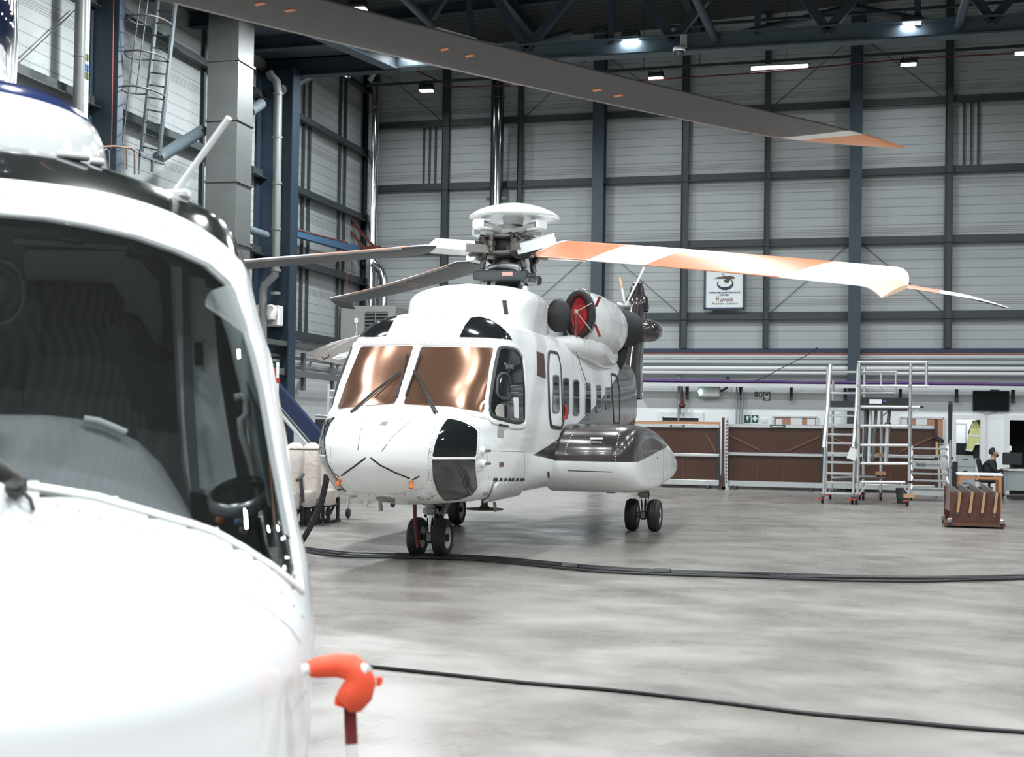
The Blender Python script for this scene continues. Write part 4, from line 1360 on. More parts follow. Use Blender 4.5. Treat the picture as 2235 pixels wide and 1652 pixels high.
# stabiliser with rounded tip, seen end on
sc_ = at(1416, 722, Y=28.6)
MB().lathe([(.0, .28), (.14, .26), (.24, .16), (.27, 0), (.27, -.25), (.25, -.7)], Matrix.Translation(sc_ + Vector((.0, 0, 0))) @ Matrix.Rotation(math.pi / 2, 4, 'Y') @ Matrix.Diagonal((.92, 2.2, 1, 1)), 26).build('stabiliser', dark_paint, heli)
th_ = at(1365, 668, Y=28.7)
tr = bpy.data.objects.new('tail_rotor', None)
tr.location = th_
COL.objects.link(tr)
put_under(tr, heli)
MB().lathe([(.05, -.2), (.11, -.16), (.11, .1), (.06, .16), (0, .18)], Matrix.Translation(th_) @ Matrix.Rotation(math.pi / 2, 4, 'Y'), 16).build('tail_hub', mid_metal, tr)
for q, tipm in (((1406, 584), 0), ((1352, 606), 1), ((1330, 745), 0), ((1395, 755), 0)):
    e = at(*q, Y=28.9)
    d = (e - th_)
    L = d.length
    d.normalize()
    s = d.cross(Vector((0, 1, 0))).normalized()
    wv = (s * .25 + Vector((0, 1, 0)) * .97)
    rows = []
    for t, cw in ((.06, .03), (.15, .06), (.3, .15), (.6, .16), (.9, .15), (1, .06)):
        cc = th_ + d * L * t
        rows.append([cc + wv * cw * math.cos(a) + s * .025 * math.sin(a) for a in (2 * math.pi * k / 10 for k in range(10))])
    MB().grid(rows, closed=True, mif=lambda i, j: 1 if tipm and i >= 3 else 0).build('tail_rotor_blade', [white_gloss, mat('tan_tip', (.55, .33, .18), .5)], tr)

# ---- rotor mast, head and blades
HC = Vector((-5.23, 19.3, 4.36))
hz = lambda y: at(1112, y, Y=19.3).z
mast = MB().lathe([(.30, 3.3), (.26, 3.6), (.20, hz(625)), (.17, hz(600)), (.22, hz(590)), (.25, hz(575)), (.16, hz(560)), (.16, hz(540))], Matrix.Translation((HC.x, HC.y, 0)), 24).build('rotor_mast', dark_metal, heli)
sw_ = MB()
zs = hz(607)
sw_.lathe([(.20, zs - .08), (.44, zs - .07), (.46, zs), (.44, zs + .06), (.20, zs + .07)], Matrix.Translation((HC.x, HC.y, 0)), 8)
sw_.box((HC.x, HC.y - .42, zs), (.86, .10, .15), bev=.03).box((HC.x, HC.y + .42, zs), (.86, .10, .15), bev=.03)
sw_.build('swashplate', mat('swash_grey', (.075, .08, .085), .4, .5), heli)
MB().box((HC.x + .12, HC.y - .475, zs + .01), (.16, .01, .06)).build('swashplate_label', mat('label_red_white', (.6, .35, .3), .5), heli)
for k in range(4):
    a = math.radians(45 + 90 * k)
    p = Vector((HC.x + .50 * math.cos(a), HC.y + .42 * math.sin(a), zs))
    j = MB().lathe([(0, -.05), (.075, -.03), (.08, .0), (.075, .03), (0, .05)], Matrix.Translation(p) @ Matrix.Rotation(math.pi / 2, 4, 'Y'), 14).build('link_joint', mid_metal, heli)
    MB().seg(p, (p.x - .1 * math.cos(a), p.y - .05 * math.sin(a), hz(556)), .032, n=10).seg((p.x - .03 * math.cos(a), p.y, zs + .12), (p.x - .06 * math.cos(a), p.y, hz(575)), .048, n=10).build('pitch_link', mat('link_grey', (.16, .15, .15), .35, .7), heli)
    MB().seg((HC.x + .32 * math.cos(a), HC.y + .32 * math.sin(a), zs - .05), (HC.x + .42 * math.cos(a), HC.y + .42 * math.sin(a), 3.45), .03, n=10).build('servo_rod', dark_metal, heli)
MB().tube([(HC.x - .15, HC.y - .22, hz(585)), (HC.x + .12, HC.y - .40, hz(588)), (HC.x + .28, HC.y - .44, hz(592)), (HC.x + .30, HC.y - .44, hz(600))], [.05, .05, .06, .03], 10).tube([(HC.x - .30, HC.y - .3, hz(598)), (HC.x - .18, HC.y - .3, hz(588)), (HC.x - .05, HC.y - .28, hz(584))], .035, 8).build('scissor_link', mid_metal, heli)
hub_m = mat('hub_bronze_grey', (.17, .155, .145), .38, .75, noise=.3, nscale=14)
mb = MB()
mb.lathe([(.16, hz(566)), (.40, hz(562)), (.44, hz(556)), (.36, hz(552)), (.16, hz(552))], Matrix.Translation((HC.x, HC.y, 0)), 28)
mb.lathe([(.16, hz(528)), (.40, hz(526)), (.44, hz(520)), (.36, hz(517)), (.16, hz(517))], Matrix.Translation((HC.x, HC.y, 0)), 28)
mb.build('hub_plates', hub_m, heli)
MB().lathe([(.22, hz(558)), (.30, hz(552)), (.28, hz(540)), (.30, hz(530)), (.22, hz(522))], Matrix.Translation((HC.x, HC.y, 0)), 20).build('hub_core', black_matte, heli)
# lugs, lines and fittings round the hub
rr = random.Random(4)
for k in range(8):
    a = 2 * math.pi * (k + .5) / 8
    d = Vector((math.cos(a), math.sin(a), 0))
    p = Vector((HC.x, HC.y, 0)) + d * .42
    MB().box(p + Vector((0, 0, hz(540 + rr.uniform(-8, 8)))), (.13, .10, .12), M=Matrix.Rotation(a, 4, 'Z'), bev=.03).seg(p + Vector((0, 0, hz(556))), p + Vector((0, 0, hz(520))), .035, n=10).build('hub_lug', hub_m if k % 2 else dark_metal, heli)
for k in range(6):
    a = rr.uniform(0, 6.28)
    pts = [Vector((HC.x + r_ * math.cos(a + t), HC.y + r_ * math.sin(a + t), hz(y))) for r_, t, y in ((.30, 0, 517), (.44, .25, 514 + rr.uniform(0, 8)), (.50, .5, 530), (.42, .8, 545))]
    MB().tube(pts, .012, 6).build('hub_hose', black_matte, heli)
# bifilar vibration absorber
zb = hz(500)
mb = MB().lathe([(.20, hz(517)), (.24, hz(512)), (.22, hz(505)), (.15, hz(500)), (.15, hz(492))], Matrix.Translation((HC.x, HC.y, 0)), 24)
for k in range(4):
    a = math.radians(-28 + 90 * k)
    d = Vector((math.cos(a), math.sin(a), 0))
    c = Vector((HC.x, HC.y, zb))
    mb.tube([c + d * .1 - Vector((0, 0, .05)), c + d * .3 - Vector((0, 0, .04)), c + d * .42, c + d * .56], [.07, .055, .05, .045], 10)
mb.build('absorber_arms', mat('absorber_white', (.62, .63, .63), .4), heli)
for k in range(4):
    a = math.radians(-28 + 90 * k)
    d = Vector((math.cos(a), math.sin(a), 0))
    c = Vector((HC.x, HC.y, zb)) + d * .58
    M = Matrix.Rotation(a, 4, 'Z')
    o = MB().box(c + d * .09, (.05, .23, .13), M=M, bev=.02).box(c - d * .02 + Vector((0, 0, .06)), (.20, .21, .03), M=M, bev=.01).box(c - d * .02 - Vector((0, 0, .06)), (.20, .21, .03), M=M, bev=.01).build('absorber_weight', white_gloss, heli)
    MB().seg(c - d * .03 + Vector((.0, 0, .07)), c - d * .03 + Vector((0, 0, .10)), .035, n=10).build('weight_bolt', black_matte, o)
# beanie dome
MB().lathe([(.15, hz(492)), (.16, hz(478)), (.19, hz(476)), (.19, hz(472))], Matrix.Translation((HC.x + .07, HC.y, 0)), 24).build('dome_stem', mat('absorber_white'), heli)
MB().lathe([(0, hz(446)), (.12, hz(446.5)), (.30, hz(450)), (.48, hz(457.5)), (.62, hz(467)), (.70, hz(475)), (.705, hz(477)), (.69, hz(478.5)), (.5, hz(479)), (.2, hz(477)), (0, hz(476))], Matrix.Translation((HC.x + .09, HC.y, 0)), 48).build('dome_fairing', white_gloss, heli)
org_top = mat('blade_orange_top', (.66, .27, .13), .4, 0, .2)
under = mat('blade_underside_grey', (.045, .047, .05), .55)
le_m = mat('leading_edge_strip', (.36, .33, .31), .45, .3)


def banded(base, bands, skew):
    key = 'blade_paint_' + str(len(MATS))
    m = bpy.data.materials.new(key)
    MATS[key] = m
    m.use_nodes = True
    nt = m.node_tree
    b = nt.nodes['Principled BSDF']
    b.inputs['Roughness'].default_value = .4
    uv = N(nt, 'ShaderNodeUVMap', uv_map='span')
    sp = N(nt, 'ShaderNodeSeparateXYZ')
    nt.links.new(uv.outputs[0], sp.inputs[0])
    t = MA(nt, 'ADD', sp.outputs[0], MA(nt, 'MULTIPLY', sp.outputs[1], skew))
    c = tuple(base)
    for a, e, col in bands:
        c = MIX(nt, MA(nt, 'MULTIPLY', MA(nt, 'GREATER_THAN', t, a), MA(nt, 'LESS_THAN', t, e)), c, tuple(col))
    if isinstance(c, tuple): b.inputs['Base Color'].default_value = c + (1,)
    else: nt.links.new(c, b.inputs['Base Color'])
    return m


def blade(name, parent, root, tip, chord, pitch0, pitch1, droop, bands, sweep=.32, r0=.11, anh=.12, tipm=None, spanN=96, tipstart=.93, taper=None, under_bands=None, flip=False, skew=.03, top_col=(.82, .84, .84), band_col=(.52, .185, .085), under_col=(.045, .047, .05)):
    """rotor blade lofted from aerofoil sections; bands: list of (from, to) of the span painted orange on top"""
    d = tip - root
    L = d.length
    h = Vector((d.x, d.y, 0)).normalized()
    lead = Vector((-h.y, h.x, 0))
    if flip: lead = -lead
    foil = [(-.5, 0), (-.47, .035), (-.40, .058), (-.25, .072), (0, .066), (.25, .04), (.5, .004), (.25, -.022), (0, -.036), (-.25, -.042), (-.40, -.038), (-.47, -.026)]
    n0 = len(foil)
    foil = [(foil[k][0] + (foil[(k + 1) % n0][0] - foil[k][0]) * q / 4, foil[k][1] + (foil[(k + 1) % n0][1] - foil[k][1]) * q / 4) for k in range(n0) for q in range(4)]
    NC = len(foil)
    rows, ts = [], []
    for i in range(spanN + 1):
        t = i / spanN
        ts.append(t)
        c = root.lerp(tip, t) + Vector((0, 0, droop * 4 * t * (1 - t)))
        s = max(0, (t - tipstart) / (1 - tipstart))
        cw = chord * (.55 + .45 * min(1, max(0, (t - .0) / .03)))
        cw *= 1 - (.35 if taper is None else taper) * s**1.6
        c = c - lead * (sweep * s**1.4) - Vector((0, 0, anh * s**1.4))
        pi_ = math.radians(pitch0 + (pitch1 - pitch0) * t)
        cv = lead * math.cos(pi_) + Vector((0, 0, 1)) * math.sin(pi_)
        nv = Vector((0, 0, 1)) * math.cos(pi_) - lead * math.sin(pi_)
        rows.append([c - cv * (fx * cw) + nv * (fz * cw) for fx, fz in foil])

    def mif(i, j):
        if j < 1 or j >= 41: return 2 if i > spanN * .08 else 3
        return 0 if j < 24 else 3

    mb = MB().grid(rows, closed=True, mif=mif)
    mb.add(rows[-1], [tuple(range(NC))], 4)
    mb.add(rows[0], [tuple(range(NC - 1, -1, -1))], 3)
    ms = [banded(top_col, [(q[0], q[1], q[2] if len(q) > 2 else band_col) for q in bands], .055), None, le_m, banded(under_col, under_bands or [], skew), tipm or white_gloss]
    ms[1] = ms[0]
    o = mb.build(name, ms, parent)
    # span and chord position of every corner, for the painted bands
    uv = o.data.uv_layers.new(name='span')
    for lp in o.data.loops:
        vi = lp.vertex_index
        uv.data[lp.index].uv = (min(vi // NC, spanN) / spanN, foil[vi % NC][0])
    return o


BR = {}


def rotor_blade(az, R, ztip, p0, p1, droop, bands, **kw):
    a = math.radians(az)
    h = Vector((math.cos(a), math.sin(a), 0))
    root = HC + h * 1.15
    if 'zr' in kw: root.z = kw.pop('zr')
    tip = HC + h * R
    tip.z = ztip
    # cuff and spindle between hub and blade
    cu = bpy.data.objects.new('blade_cuff', None)
    cu.location = HC + h * .6
    COL.objects.link(cu)
    put_under(cu, heli)
    lead = Vector((-h.y, h.x, 0))
    MB().seg(HC + h * .22, HC + h * .62, .10, .13, n=14).seg(HC + h * .42 + lead * .0, HC + h * .46, .19, n=14).build('spindle', hub_m, cu)
    MB().bar(HC + h * .3 + lead * .16 - Vector((0, 0, .02)), HC + h * .75 + lead * .19 - Vector((0, 0, .02)), .07, .12).bar(HC + h * .3 - lead * .16 - Vector((0, 0, .02)), HC + h * .75 - lead * .16 - Vector((0, 0, .02)), .05, .10).build('damper', mat('damper_grey', (.25, .235, .22), .4, .6), cu)
    MB().bar(HC + h * .60, HC + h * 1.22, .34, .15, up=Vector((0, 0, 1)) - lead * math.sin(math.radians(p0)) * .8).build('cuff_fairing', white_gloss, cu)
    mb = MB()
    for k in range(4):
        mb.seg(HC + h * (.68 + k * .05) - lead * .05 + Vector((0, 0, .07)), HC + h * (.68 + k * .05) - lead * .05 + Vector((0, 0, .10)), .018, n=8)
    mb.build('cuff_bolts', dark_metal, cu)
    return blade('rotor_blade', heli, root, tip, .54, p0, p1, droop, bands, **kw)


rotor_blade(-48.7, 8.75, 3.08, 30, 22, .02, [(.025, .25), (.44, .79), (.965, 1.2, (.66, .50, .34))], tipm=mat('beige_tip', (.62, .45, .30), .45), zr=4.26)
rotor_blade(130.7, 8.6, 4.26, 10, 6, -.06, [(.04, .235), (.43, .70)], zr=4.28, under_bands=[(.36, .366, (.5, .2, .08)), (.40, .406, (.5, .2, .08))])
rotor_blade(33.5, 8.95, 3.98, 20, 14, .12, [(.04, .235), (.43, .86)], zr=4.36)
rotor_blade(216, 8.6, 3.25, 9, 6, .0, [(.04, .235), (.43, .70)], zr=4.31)

# open cargo hatch on the starboard side
t = bpy.data.objects.new('open_hatch', None)
t.location = (HX - 1.05, 16, 2.6)
COL.objects.link(t)
put_under(t, heli)
o3 = [at(*q, Y=Y) for q, Y in (((668, 772), 16.6), ((720, 749), 16.4), ((784, 733), 16.0), ((790, 742), 16.0), ((768, 790), 16.4), ((750, 797), 16.5), ((684, 783), 16.7))]
nn_ = (o3[1] - o3[0]).cross(o3[4] - o3[0]).normalized()
MB().prism(o3, nn_ * .04).build('hatch_panel', mat('hatch_inner', (.55, .52, .50), .5), t)
MB().prism([at(*q, Y=Y) for q, Y in (((724, 782), 16.40), ((740, 772), 16.36), ((775, 764), 16.2), ((772, 776), 16.2), ((740, 785), 16.36))], nn_ * .01).build('hatch_recess', white_plain, t)
MB().tube([at(704, 779, Y=16.45), at(706, 784, Y=16.4), at(718, 778, Y=16.4), at(717, 774, Y=16.45)], .012, 6).build('hatch_handle', mat('maroon_film'), t)

# ---- separate things hung on it: engine inlet plug with its streamer
c = Vector((HX + EX + .06, 19.33, EZ))
t = thing('inlet_cover', c, 'red quilted plug filling the port engine inlet, with a long hanging streamer', 'engine cover')
MB().lathe([(.0, -.05), (.12, -.045), (.21, -.02), (.245, .04)], Matrix.Translation(c) @ Matrix.Rotation(-math.pi / 2, 4, 'X') @ Matrix.Diagonal((.72, 1.22, -1, 1)), 28).build('plug', red_cloth, t)
p = c + Vector((-.02, -.09, .03))
MB().box(p, (.06, .04, .07), bev=.01).build('buckle', mat('beige_webbing', (.5, .45, .4), .6), t)
MB().seg(p, c + Vector((.21, -.05, .16)), .008, n=6).seg(p, c + Vector((.20, -.05, -.24)), .008, n=6).build('cord', mat('beige_webbing'), t)
e = Vector((p.x, p.y - .02, at(1255, 768, Y=p.y).z))
MB().tube([p, p.lerp(e, .3), p.lerp(e, .7), e], [.022, .026, .036, .04], 4).build('streamer', mat('faded_red_ribbon', (.20, .055, .045), .7, noise=.5, nscale=25), t)
for q, sc2 in (((1286, 670), .10), ((1288, 715), .12)):
    pass
mb = MB()
for dx, dz, w_, h_ in ((.30, .20, .06, .16), (.30, -.24, .06, .2)):
    mb.box(c + Vector((dx - .03, .12, dz)), (.03, w_, h_), M=Matrix.Rotation(.4 if dz > 0 else -.4, 4, 'Y'))
mb.build('side_plug', mat('dark_red_plug', (.20, .012, .012), .5), t)
tag(MB().tube([at(1258, 768, Y=19.0), at(1268, 800, Y=19.3), at(1281, 838, Y=19.6)], .006, 6).build('cord', mat('dark_cord', (.12, .12, .12), .6)), 'thin cord from the red streamer down to a cabin window', 'cord')
# ================================================================== THE NEAR HELICOPTER (left, close to the camera)
GA = YAW + math.atan((CX + 80) / FPX)
GR, GF = Vector((math.cos(GA), math.sin(GA), 0)), Vector((-math.sin(GA), math.cos(GA), 0))
L = lambda lx, ly, z: GR * lx + GF * ly + Vector((0, 0, z))
GMIR = lambda p: p - GR * (2 * p.dot(GR))


def atL(x, y, ly):
    d = ray(x, y)
    return EYE + d * (ly / d.dot(GF))


nh = thing('helicopter', L(0, 5.5, 0), 'white helicopter with a black roof and big windscreen, close to the camera and cut off', 'helicopter')
NW = mat('near_white_gloss', (0.84, 0.86, 0.87), .16, 0, .7)
FY2 = [(.30, 3.4), (.58, 2.95), (.80, 2.78), (1.03, 2.78), (1.27, 3.0), (1.38, 3.2), (1.68, 3.55), (1.96, 3.83), (2.19, 4.05), (2.37, 4.28), (2.50, 4.5), (2.60, 4.75), (2.66, 5.2)]
FW2 = [(.30, .35), (.43, .75), (.60, .88), (.85, .935), (1.1, .945), (1.35, .95), (1.6, .958), (1.85, .945), (2.05, .92), (2.2, .91), (2.35, .885), (2.45, .82), (2.55, .65), (2.62, .42), (2.66, .06)]
FD2 = [(.30, .9), (1.0, 1.15), (1.4, .85), (1.9, .62), (2.4, .55), (2.66, .8)]
Z0, Z1 = .30, 2.66
rows = []
NS, NF = 14, 40
nrow = 96
for i in range(nrow + 1):
    zt = i / nrow
    zt = .5 - .5 * math.cos(math.pi * zt) if zt > .5 else .8 * zt + .2 * (.5 - .5 * math.cos(math.pi * zt))
    z = Z0 + (Z1 - Z0) * zt
    y0, wd, dd = smooth_tab(FY2, z), smooth_tab(FW2, z), lerp_tab(FD2, z)
    half = []
    for k in range(NF + 1):
        th = math.pi / 2 * k / NF
        half.append((wd * math.sin(th)**.92, y0 + dd * (1 - max(0, math.cos(th))**.92)))
    ys = y0 + dd
    for k in range(1, NS + 1): half.append((wd * (1 + .04 * math.sin(1.6 * k / NS)), ys + (8.6 - ys) * k / NS))
    out = [(-x, y) for x, y in reversed(half[1:])] + half
    rows.append([L(x, y, z + (.0 if y < 5 else 0)) for x, y in out])
full = MB().grid(rows).build('hull_guide', NW, None)
NB = bvh_of(full)
bpy.data.objects.remove(full)
OPEN = [(63, 1063), (209, 1086), (335, 1123), (424, 1148), (467, 1163), (537, 1202), (598, 1241), (640, 1275), (657, 1290), (640, 1176), (607, 1002), (583, 864), (563, 779), (542, 711), (519, 643), (502, 616), (458, 576), (390, 545), (305, 515), (203, 491), (102, 474), (0, 465), (-90, 463), (-90, 1061), (0, 1060)]


def in_poly(poly, x, y):
    c = False
    for i in range(len(poly)):
        a, b = poly[i - 1], poly[i]
        if (a[1] > y) != (b[1] > y) and x < (b[0] - a[0]) * (y - a[1]) / (b[1] - a[1]) + a[0]: c = not c
    return c


# black roof: everything above the line of the lip
lip = [(0, 390), (100, 399), (189, 412), (315, 441), (409, 482), (472, 520), (497, 540)]
lipL = []
for q in lip:
    p, _ = on_hull(NB, q)
    lipL.append((abs(p.dot(GR)), p.z))
lipL.sort()
n = len(rows[0])
vs = [p for r in rows for p in r]
fs, ms, gfs = [], [], []
for i in range(nrow):
    for j in range(n - 1):
        f = (i * n + j, i * n + j + 1, (i + 1) * n + j + 1, (i + 1) * n + j)
        c = (vs[f[0]] + vs[f[1]] + vs[f[2]] + vs[f[3]]) / 4
        cm = c if c.dot(GR) > 0 else GMIR(c)
        px_ = pix(cm)
        ly = c.dot(GF)
        if ly < 4.75 and c.z > 1.0 and in_poly(OPEN, px_[0], px_[1]):
            gfs.append(f)
            continue
        fs.append(f)
        ms.append(0)
mb = MB()
mb.add(vs, fs, ms, True)
mb.add(rows[-1], [(k, n - 1 - k, n - 2 - k, k + 1) for k in range(n // 2)], 1, True)
NBLACK = mat('near_black_roof', (0.010, 0.012, 0.012), .10, 0, .8)
import numpy as np
_A = np.array([[1, x * x, x**4] for x, z in lipL])
ca, cb, cc = [float(v) for v in np.linalg.lstsq(_A, np.array([z for x, z in lipL]), rcond=None)[0]]
NWB = NW.copy()
NWB.name = 'white_gloss_with_black_roof'
nt_ = NWB.node_tree
g_ = N(nt_, 'ShaderNodeNewGeometry')
dt_ = N(nt_, 'ShaderNodeVectorMath', operation='DOT_PRODUCT')
dt_.inputs[1].default_value = GR
nt_.links.new(g_.outputs['Position'], dt_.inputs[0])
x2_ = MA(nt_, 'POWER', dt_.outputs['Value'], 2.0)
sp_ = N(nt_, 'ShaderNodeSeparateXYZ')
nt_.links.new(g_.outputs['Position'], sp_.inputs[0])
lim_ = MA(nt_, 'ADD', ca, MA(nt_, 'ADD', MA(nt_, 'MULTIPLY', x2_, cb), MA(nt_, 'MULTIPLY', MA(nt_, 'MULTIPLY', x2_, x2_), cc)))
blk_ = MA(nt_, 'MULTIPLY', MA(nt_, 'GREATER_THAN', sp_.outputs[2], lim_), MA(nt_, 'GREATER_THAN', sp_.outputs[2], 2.1))
b_ = nt_.nodes['Principled BSDF']
nt_.links.new(MIX(nt_, blk_, tuple(b_.inputs['Base Color'].default_value)[:3], (.010, .012, .012)), b_.inputs['Base Color'])
nhull = mb.build('fuselage', [NWB, NWB], nh, weld=.0004)
# inner lining a little inside the skin
mb = MB()
cen = L(0, 5.6, 1.5)
liner = mat('cabin_lining_dark', (.13, .145, .148), .7)
mb.add([L(v.dot(GR) * .955, v.dot(GF) + .06, 1.45 + (v.z - 1.45) * .955) for v in vs], [f for f in fs if True], 0, True)
mb.build('cabin_lining', liner, nh, weld=.0004)
nglass = glass('near_windscreen_glass', (.93, .97, .97), .95, .0, boost=.5)
mb = MB()
mb.add(vs, gfs, 0, True)
mb.build('windscreen', nglass, nh, weld=.0004)
rimw = mat('near_frame_white', (.82, .84, .84), .25, 0, .4)
strip('windscreen_frame', OPEN[:22], NB, rimw, nh, .022, .010, mirror=GMIR, closed=False, step=10)
strip('windscreen_gasket', [(x * .985 - 4, y * .99 + 8) for x, y in OPEN[9:22]], NB, mat('grey_gasket', (.20, .22, .22), .5), nh, .018, .005, mirror=GMIR, closed=False, step=10)
MB().bar(atL(-80, 1056, 3.22), atL(-80, 466, 3.98), .06, .05).build('windscreen_post', rimw, nh)
rv = mat('soft_grey_rivet', (.35, .37, .37), .5)
rivets('lip_rivets', [(0, 432), (90, 441), (180, 455), (270, 477), (350, 500), (420, 532), (470, 565)], NB, rv, nh, .006, 66, closed=False, off=.002)
rivets('base_rivets', [(60, 1085), (125, 1103), (220, 1130), (305, 1152), (383, 1178), (452, 1202), (515, 1232), (570, 1262), (612, 1292), (640, 1322), (660, 1345)], NB, rv, nh, .005, 40, closed=False, off=.002)
strip('nose_seam', [(63, 1135), (180, 1160), (300, 1197), (400, 1235), (500, 1280), (580, 1325), (630, 1365), (655, 1400)], NB, mat('faint_seam', (.60, .62, .63), .4), nh, .012, .002, closed=False)
# ---- interior
g1 = mat('cabin_panel_grey', (.38, .41, .42), .7, noise=.06, nscale=3)
g2 = mat('cabin_panel_light', (.62, .66, .66), .65)
g3 = mat('interior_black', (.008, .009, .010), .6)
seatm = mat('seat_black_leather', (.045, .052, .056), .6)
gs = mat('glareshield_grey', (.20, .205, .215), .75, noise=.05, nscale=12)


def slab(name, poly, ly, th, m, rnd=14, parent=nh):
    pl = rounded(poly, rnd, 3) if rnd else poly
    return MB().prism([atL(q[0], q[1], ly) for q in pl], GF * th).build(name, m, parent)


MB().box((0, 0, 0), (.01, .01, .01))
slab('aft_bulkhead', [(-330, 560), (-150, 455), (180, 455), (400, 520), (452, 600), (470, 1250), (-330, 1250)], 5.25, .05, g1, 0)
slab('bulkhead_panel', [(50, 545), (310, 548), (368, 600), (376, 700), (374, 765), (352, 783), (325, 765), (290, 690), (252, 676), (248, 640), (60, 632)], 5.18, .05, g2, 20)
arch = [atL(q[0], q[1], 5.15) for q in ((60, 632), (180, 634), (240, 640), (250, 660), (252, 690), (290, 705), (320, 760), (350, 780), (374, 765), (376, 690), (366, 610), (320, 555), (280, 540))]
MB().tube(arch, .035, 8).build('cabin_arch', liner, nh)
slab('ceiling_rail', [(30, 520), (380, 542), (380, 553), (30, 532)], 5.2, .06, g2, 3)
slab('ceiling_lamp', [(140, 512), (187, 515), (187, 530), (140, 528)], 5.1, .06, mat('lamp_grey', (.22, .23, .23), .5), 4)
def seat(dx, sc_=1.0):
    o = bpy.data.objects.new('seat', None)
    COL.objects.link(o)
    put_under(o, nh)
    slab('headrest', [(92 + dx, 640), (205 + dx, 640), (230 + dx, 672), (235 + dx, 760), (215 + dx, 786), (96 + dx, 786)], 4.75, .12, seatm, 26, o)
    slab('backrest', [(60 + dx, 780), (240 + dx, 776), (272 + dx, 830), (300 + dx, 940), (306 + dx, 1120), (30 + dx, 1120)], 4.7, .14, seatm, 26, o)
    return o


seat(0)
seat(-330)
slab('door_pillar', [(378, 548), (455, 600), (478, 700), (500, 880), (545, 1190), (440, 1170), (402, 1010), (390, 800)], 4.62, .08, g2, 22)
slab('pillar_inner', [(398, 570), (412, 580), (420, 800), (440, 1140), (424, 1120), (404, 900)], 4.6, .02, liner, 4)
slab('door_window_seal', [(468, 640), (482, 650), (510, 800), (540, 960), (560, 1150), (540, 1150), (505, 960), (480, 800)], 4.5, .03, g3, 6)
slab('pillar_pocket', [(425, 746), (443, 748), (444, 799), (427, 797)], 4.59, .02, g3, 3)
MB().tube([atL(q[0], q[1], 4.12) for q in ((482, 628), (518, 730), (546, 850), (576, 1010), (606, 1190))], .032, 8).build('door_frame', mat('door_frame_grey', (.32, .345, .34), .5), nh)
MB().tube([atL(q[0], q[1], 4.08) for q in ((512, 868), (526, 864), (536, 872), (538, 905), (525, 915), (528, 950), (548, 1010), (560, 1060))], .012, 8).build('door_handle', mat('handle_grey', (.25, .27, .26), .5), nh)
slab('handle_recess', [(516, 870), (534, 868), (537, 905), (521, 908)], 4.14, .03, g3, 5)
# glare shield: a soft grey hood over the instrument panel
top = [(-330, 960), (-240, 915), (-120, 904), (0, 905), (100, 906), (170, 914), (230, 930), (300, 962), (350, 1010), (385, 1065), (415, 1120), (440, 1180)]
bot = [(-420, 1160), (-300, 1110), (-150, 1075), (-20, 1066), (63, 1068), (150, 1084), (230, 1100), (310, 1124), (360, 1140), (400, 1152), (430, 1160), (455, 1190)]
rws = []
for k in range(9):
    t = k / 8
    rws.append([])
    for a_, b_ in zip(top, bot):
        q = (a_[0] + (b_[0] - a_[0]) * t, a_[1] + (b_[1] - a_[1]) * t)
        rws[-1].append(atL(q[0], q[1], 4.05 - .60 * t**1.25 + .04 * abs(q[0] / 400.0)))
back = [p + GF * .05 - Vector((0, 0, .30)) for p in rws[0]]
MB().grid([back] + rws).build('glareshield', gs, nh)
MB().tube([atL(q[0], q[1], 4.03) for q in ((183, 915), (215, 920), (245, 932), (275, 945))], .012, 8).build('glareshield_trim', mat('trim_light', (.5, .52, .53), .4), nh)
# radio box and round dial on the right of the panel, with cables
o = slab('radio_box', [(436, 1080), (560, 1078), (570, 1200), (540, 1230), (460, 1180), (440, 1150)], 4.2, .2, g3, 5)
slab('box_top', [(446, 1068), (528, 1066), (530, 1082), (452, 1084)], 4.15, .12, mat('box_top_silver', (.5, .52, .53), .3, .5), 3, o)
MB().lathe([(.085, 0), (.10, .01), (.10, .04), (.085, .05)], Matrix.Translation(atL(528, 1100, 4.02)) @ Matrix.Rotation(.5, 4, 'X'), 26).build('dial_ring', mat('dial_ring', (.35, .36, .36), .25, .8), o)
MB().lathe([(0, .03), (.085, .03)], Matrix.Translation(atL(528, 1100, 4.02)) @ Matrix.Rotation(.5, 4, 'X'), 26).build('dial_face', NBLACK, o)
MB().tube([atL(q[0], q[1], 4.1) for q in ((560, 1130), (566, 1160), (572, 1190), (585, 1225))], .014, 6).build('box_cable', g3, o)
for q, m in (((479, 1138), mat('orange_knob', (.7, .2, .06), .4)), ((520, 1142), mat('blue_knob', (.2, .4, .6), .4)), ((531, 1160), mat('tan_knob', (.5, .45, .35), .4))):
    MB().lathe([(0, .02), (.012, .015), (.014, 0), (0, -.01)], Matrix.Translation(atL(q[0], q[1], 4.17)), 10).build('knob', m, o)
# overhead round mirror at the left edge
c = atL(2, 640, 4.35)
Mr = Matrix.Translation(c) @ Matrix(((GR.x, 0, -GF.x, 0), (GR.y, 0, -GF.y, 0), (0, 1, 0, 0), (0, 0, 0, 1)))
MB().lathe([(0, .03), (.062, .03), (.070, .02), (.072, -.02), (.06, -.06), (0, -.08)], Mr @ Matrix.Diagonal((1, 1.5, 1, 1)), 26, mis=[0, 1, 1, 0, 0]).build('panel_mirror', [g3, mat('mirror_rim', (.12, .125, .12), .4)], nh)
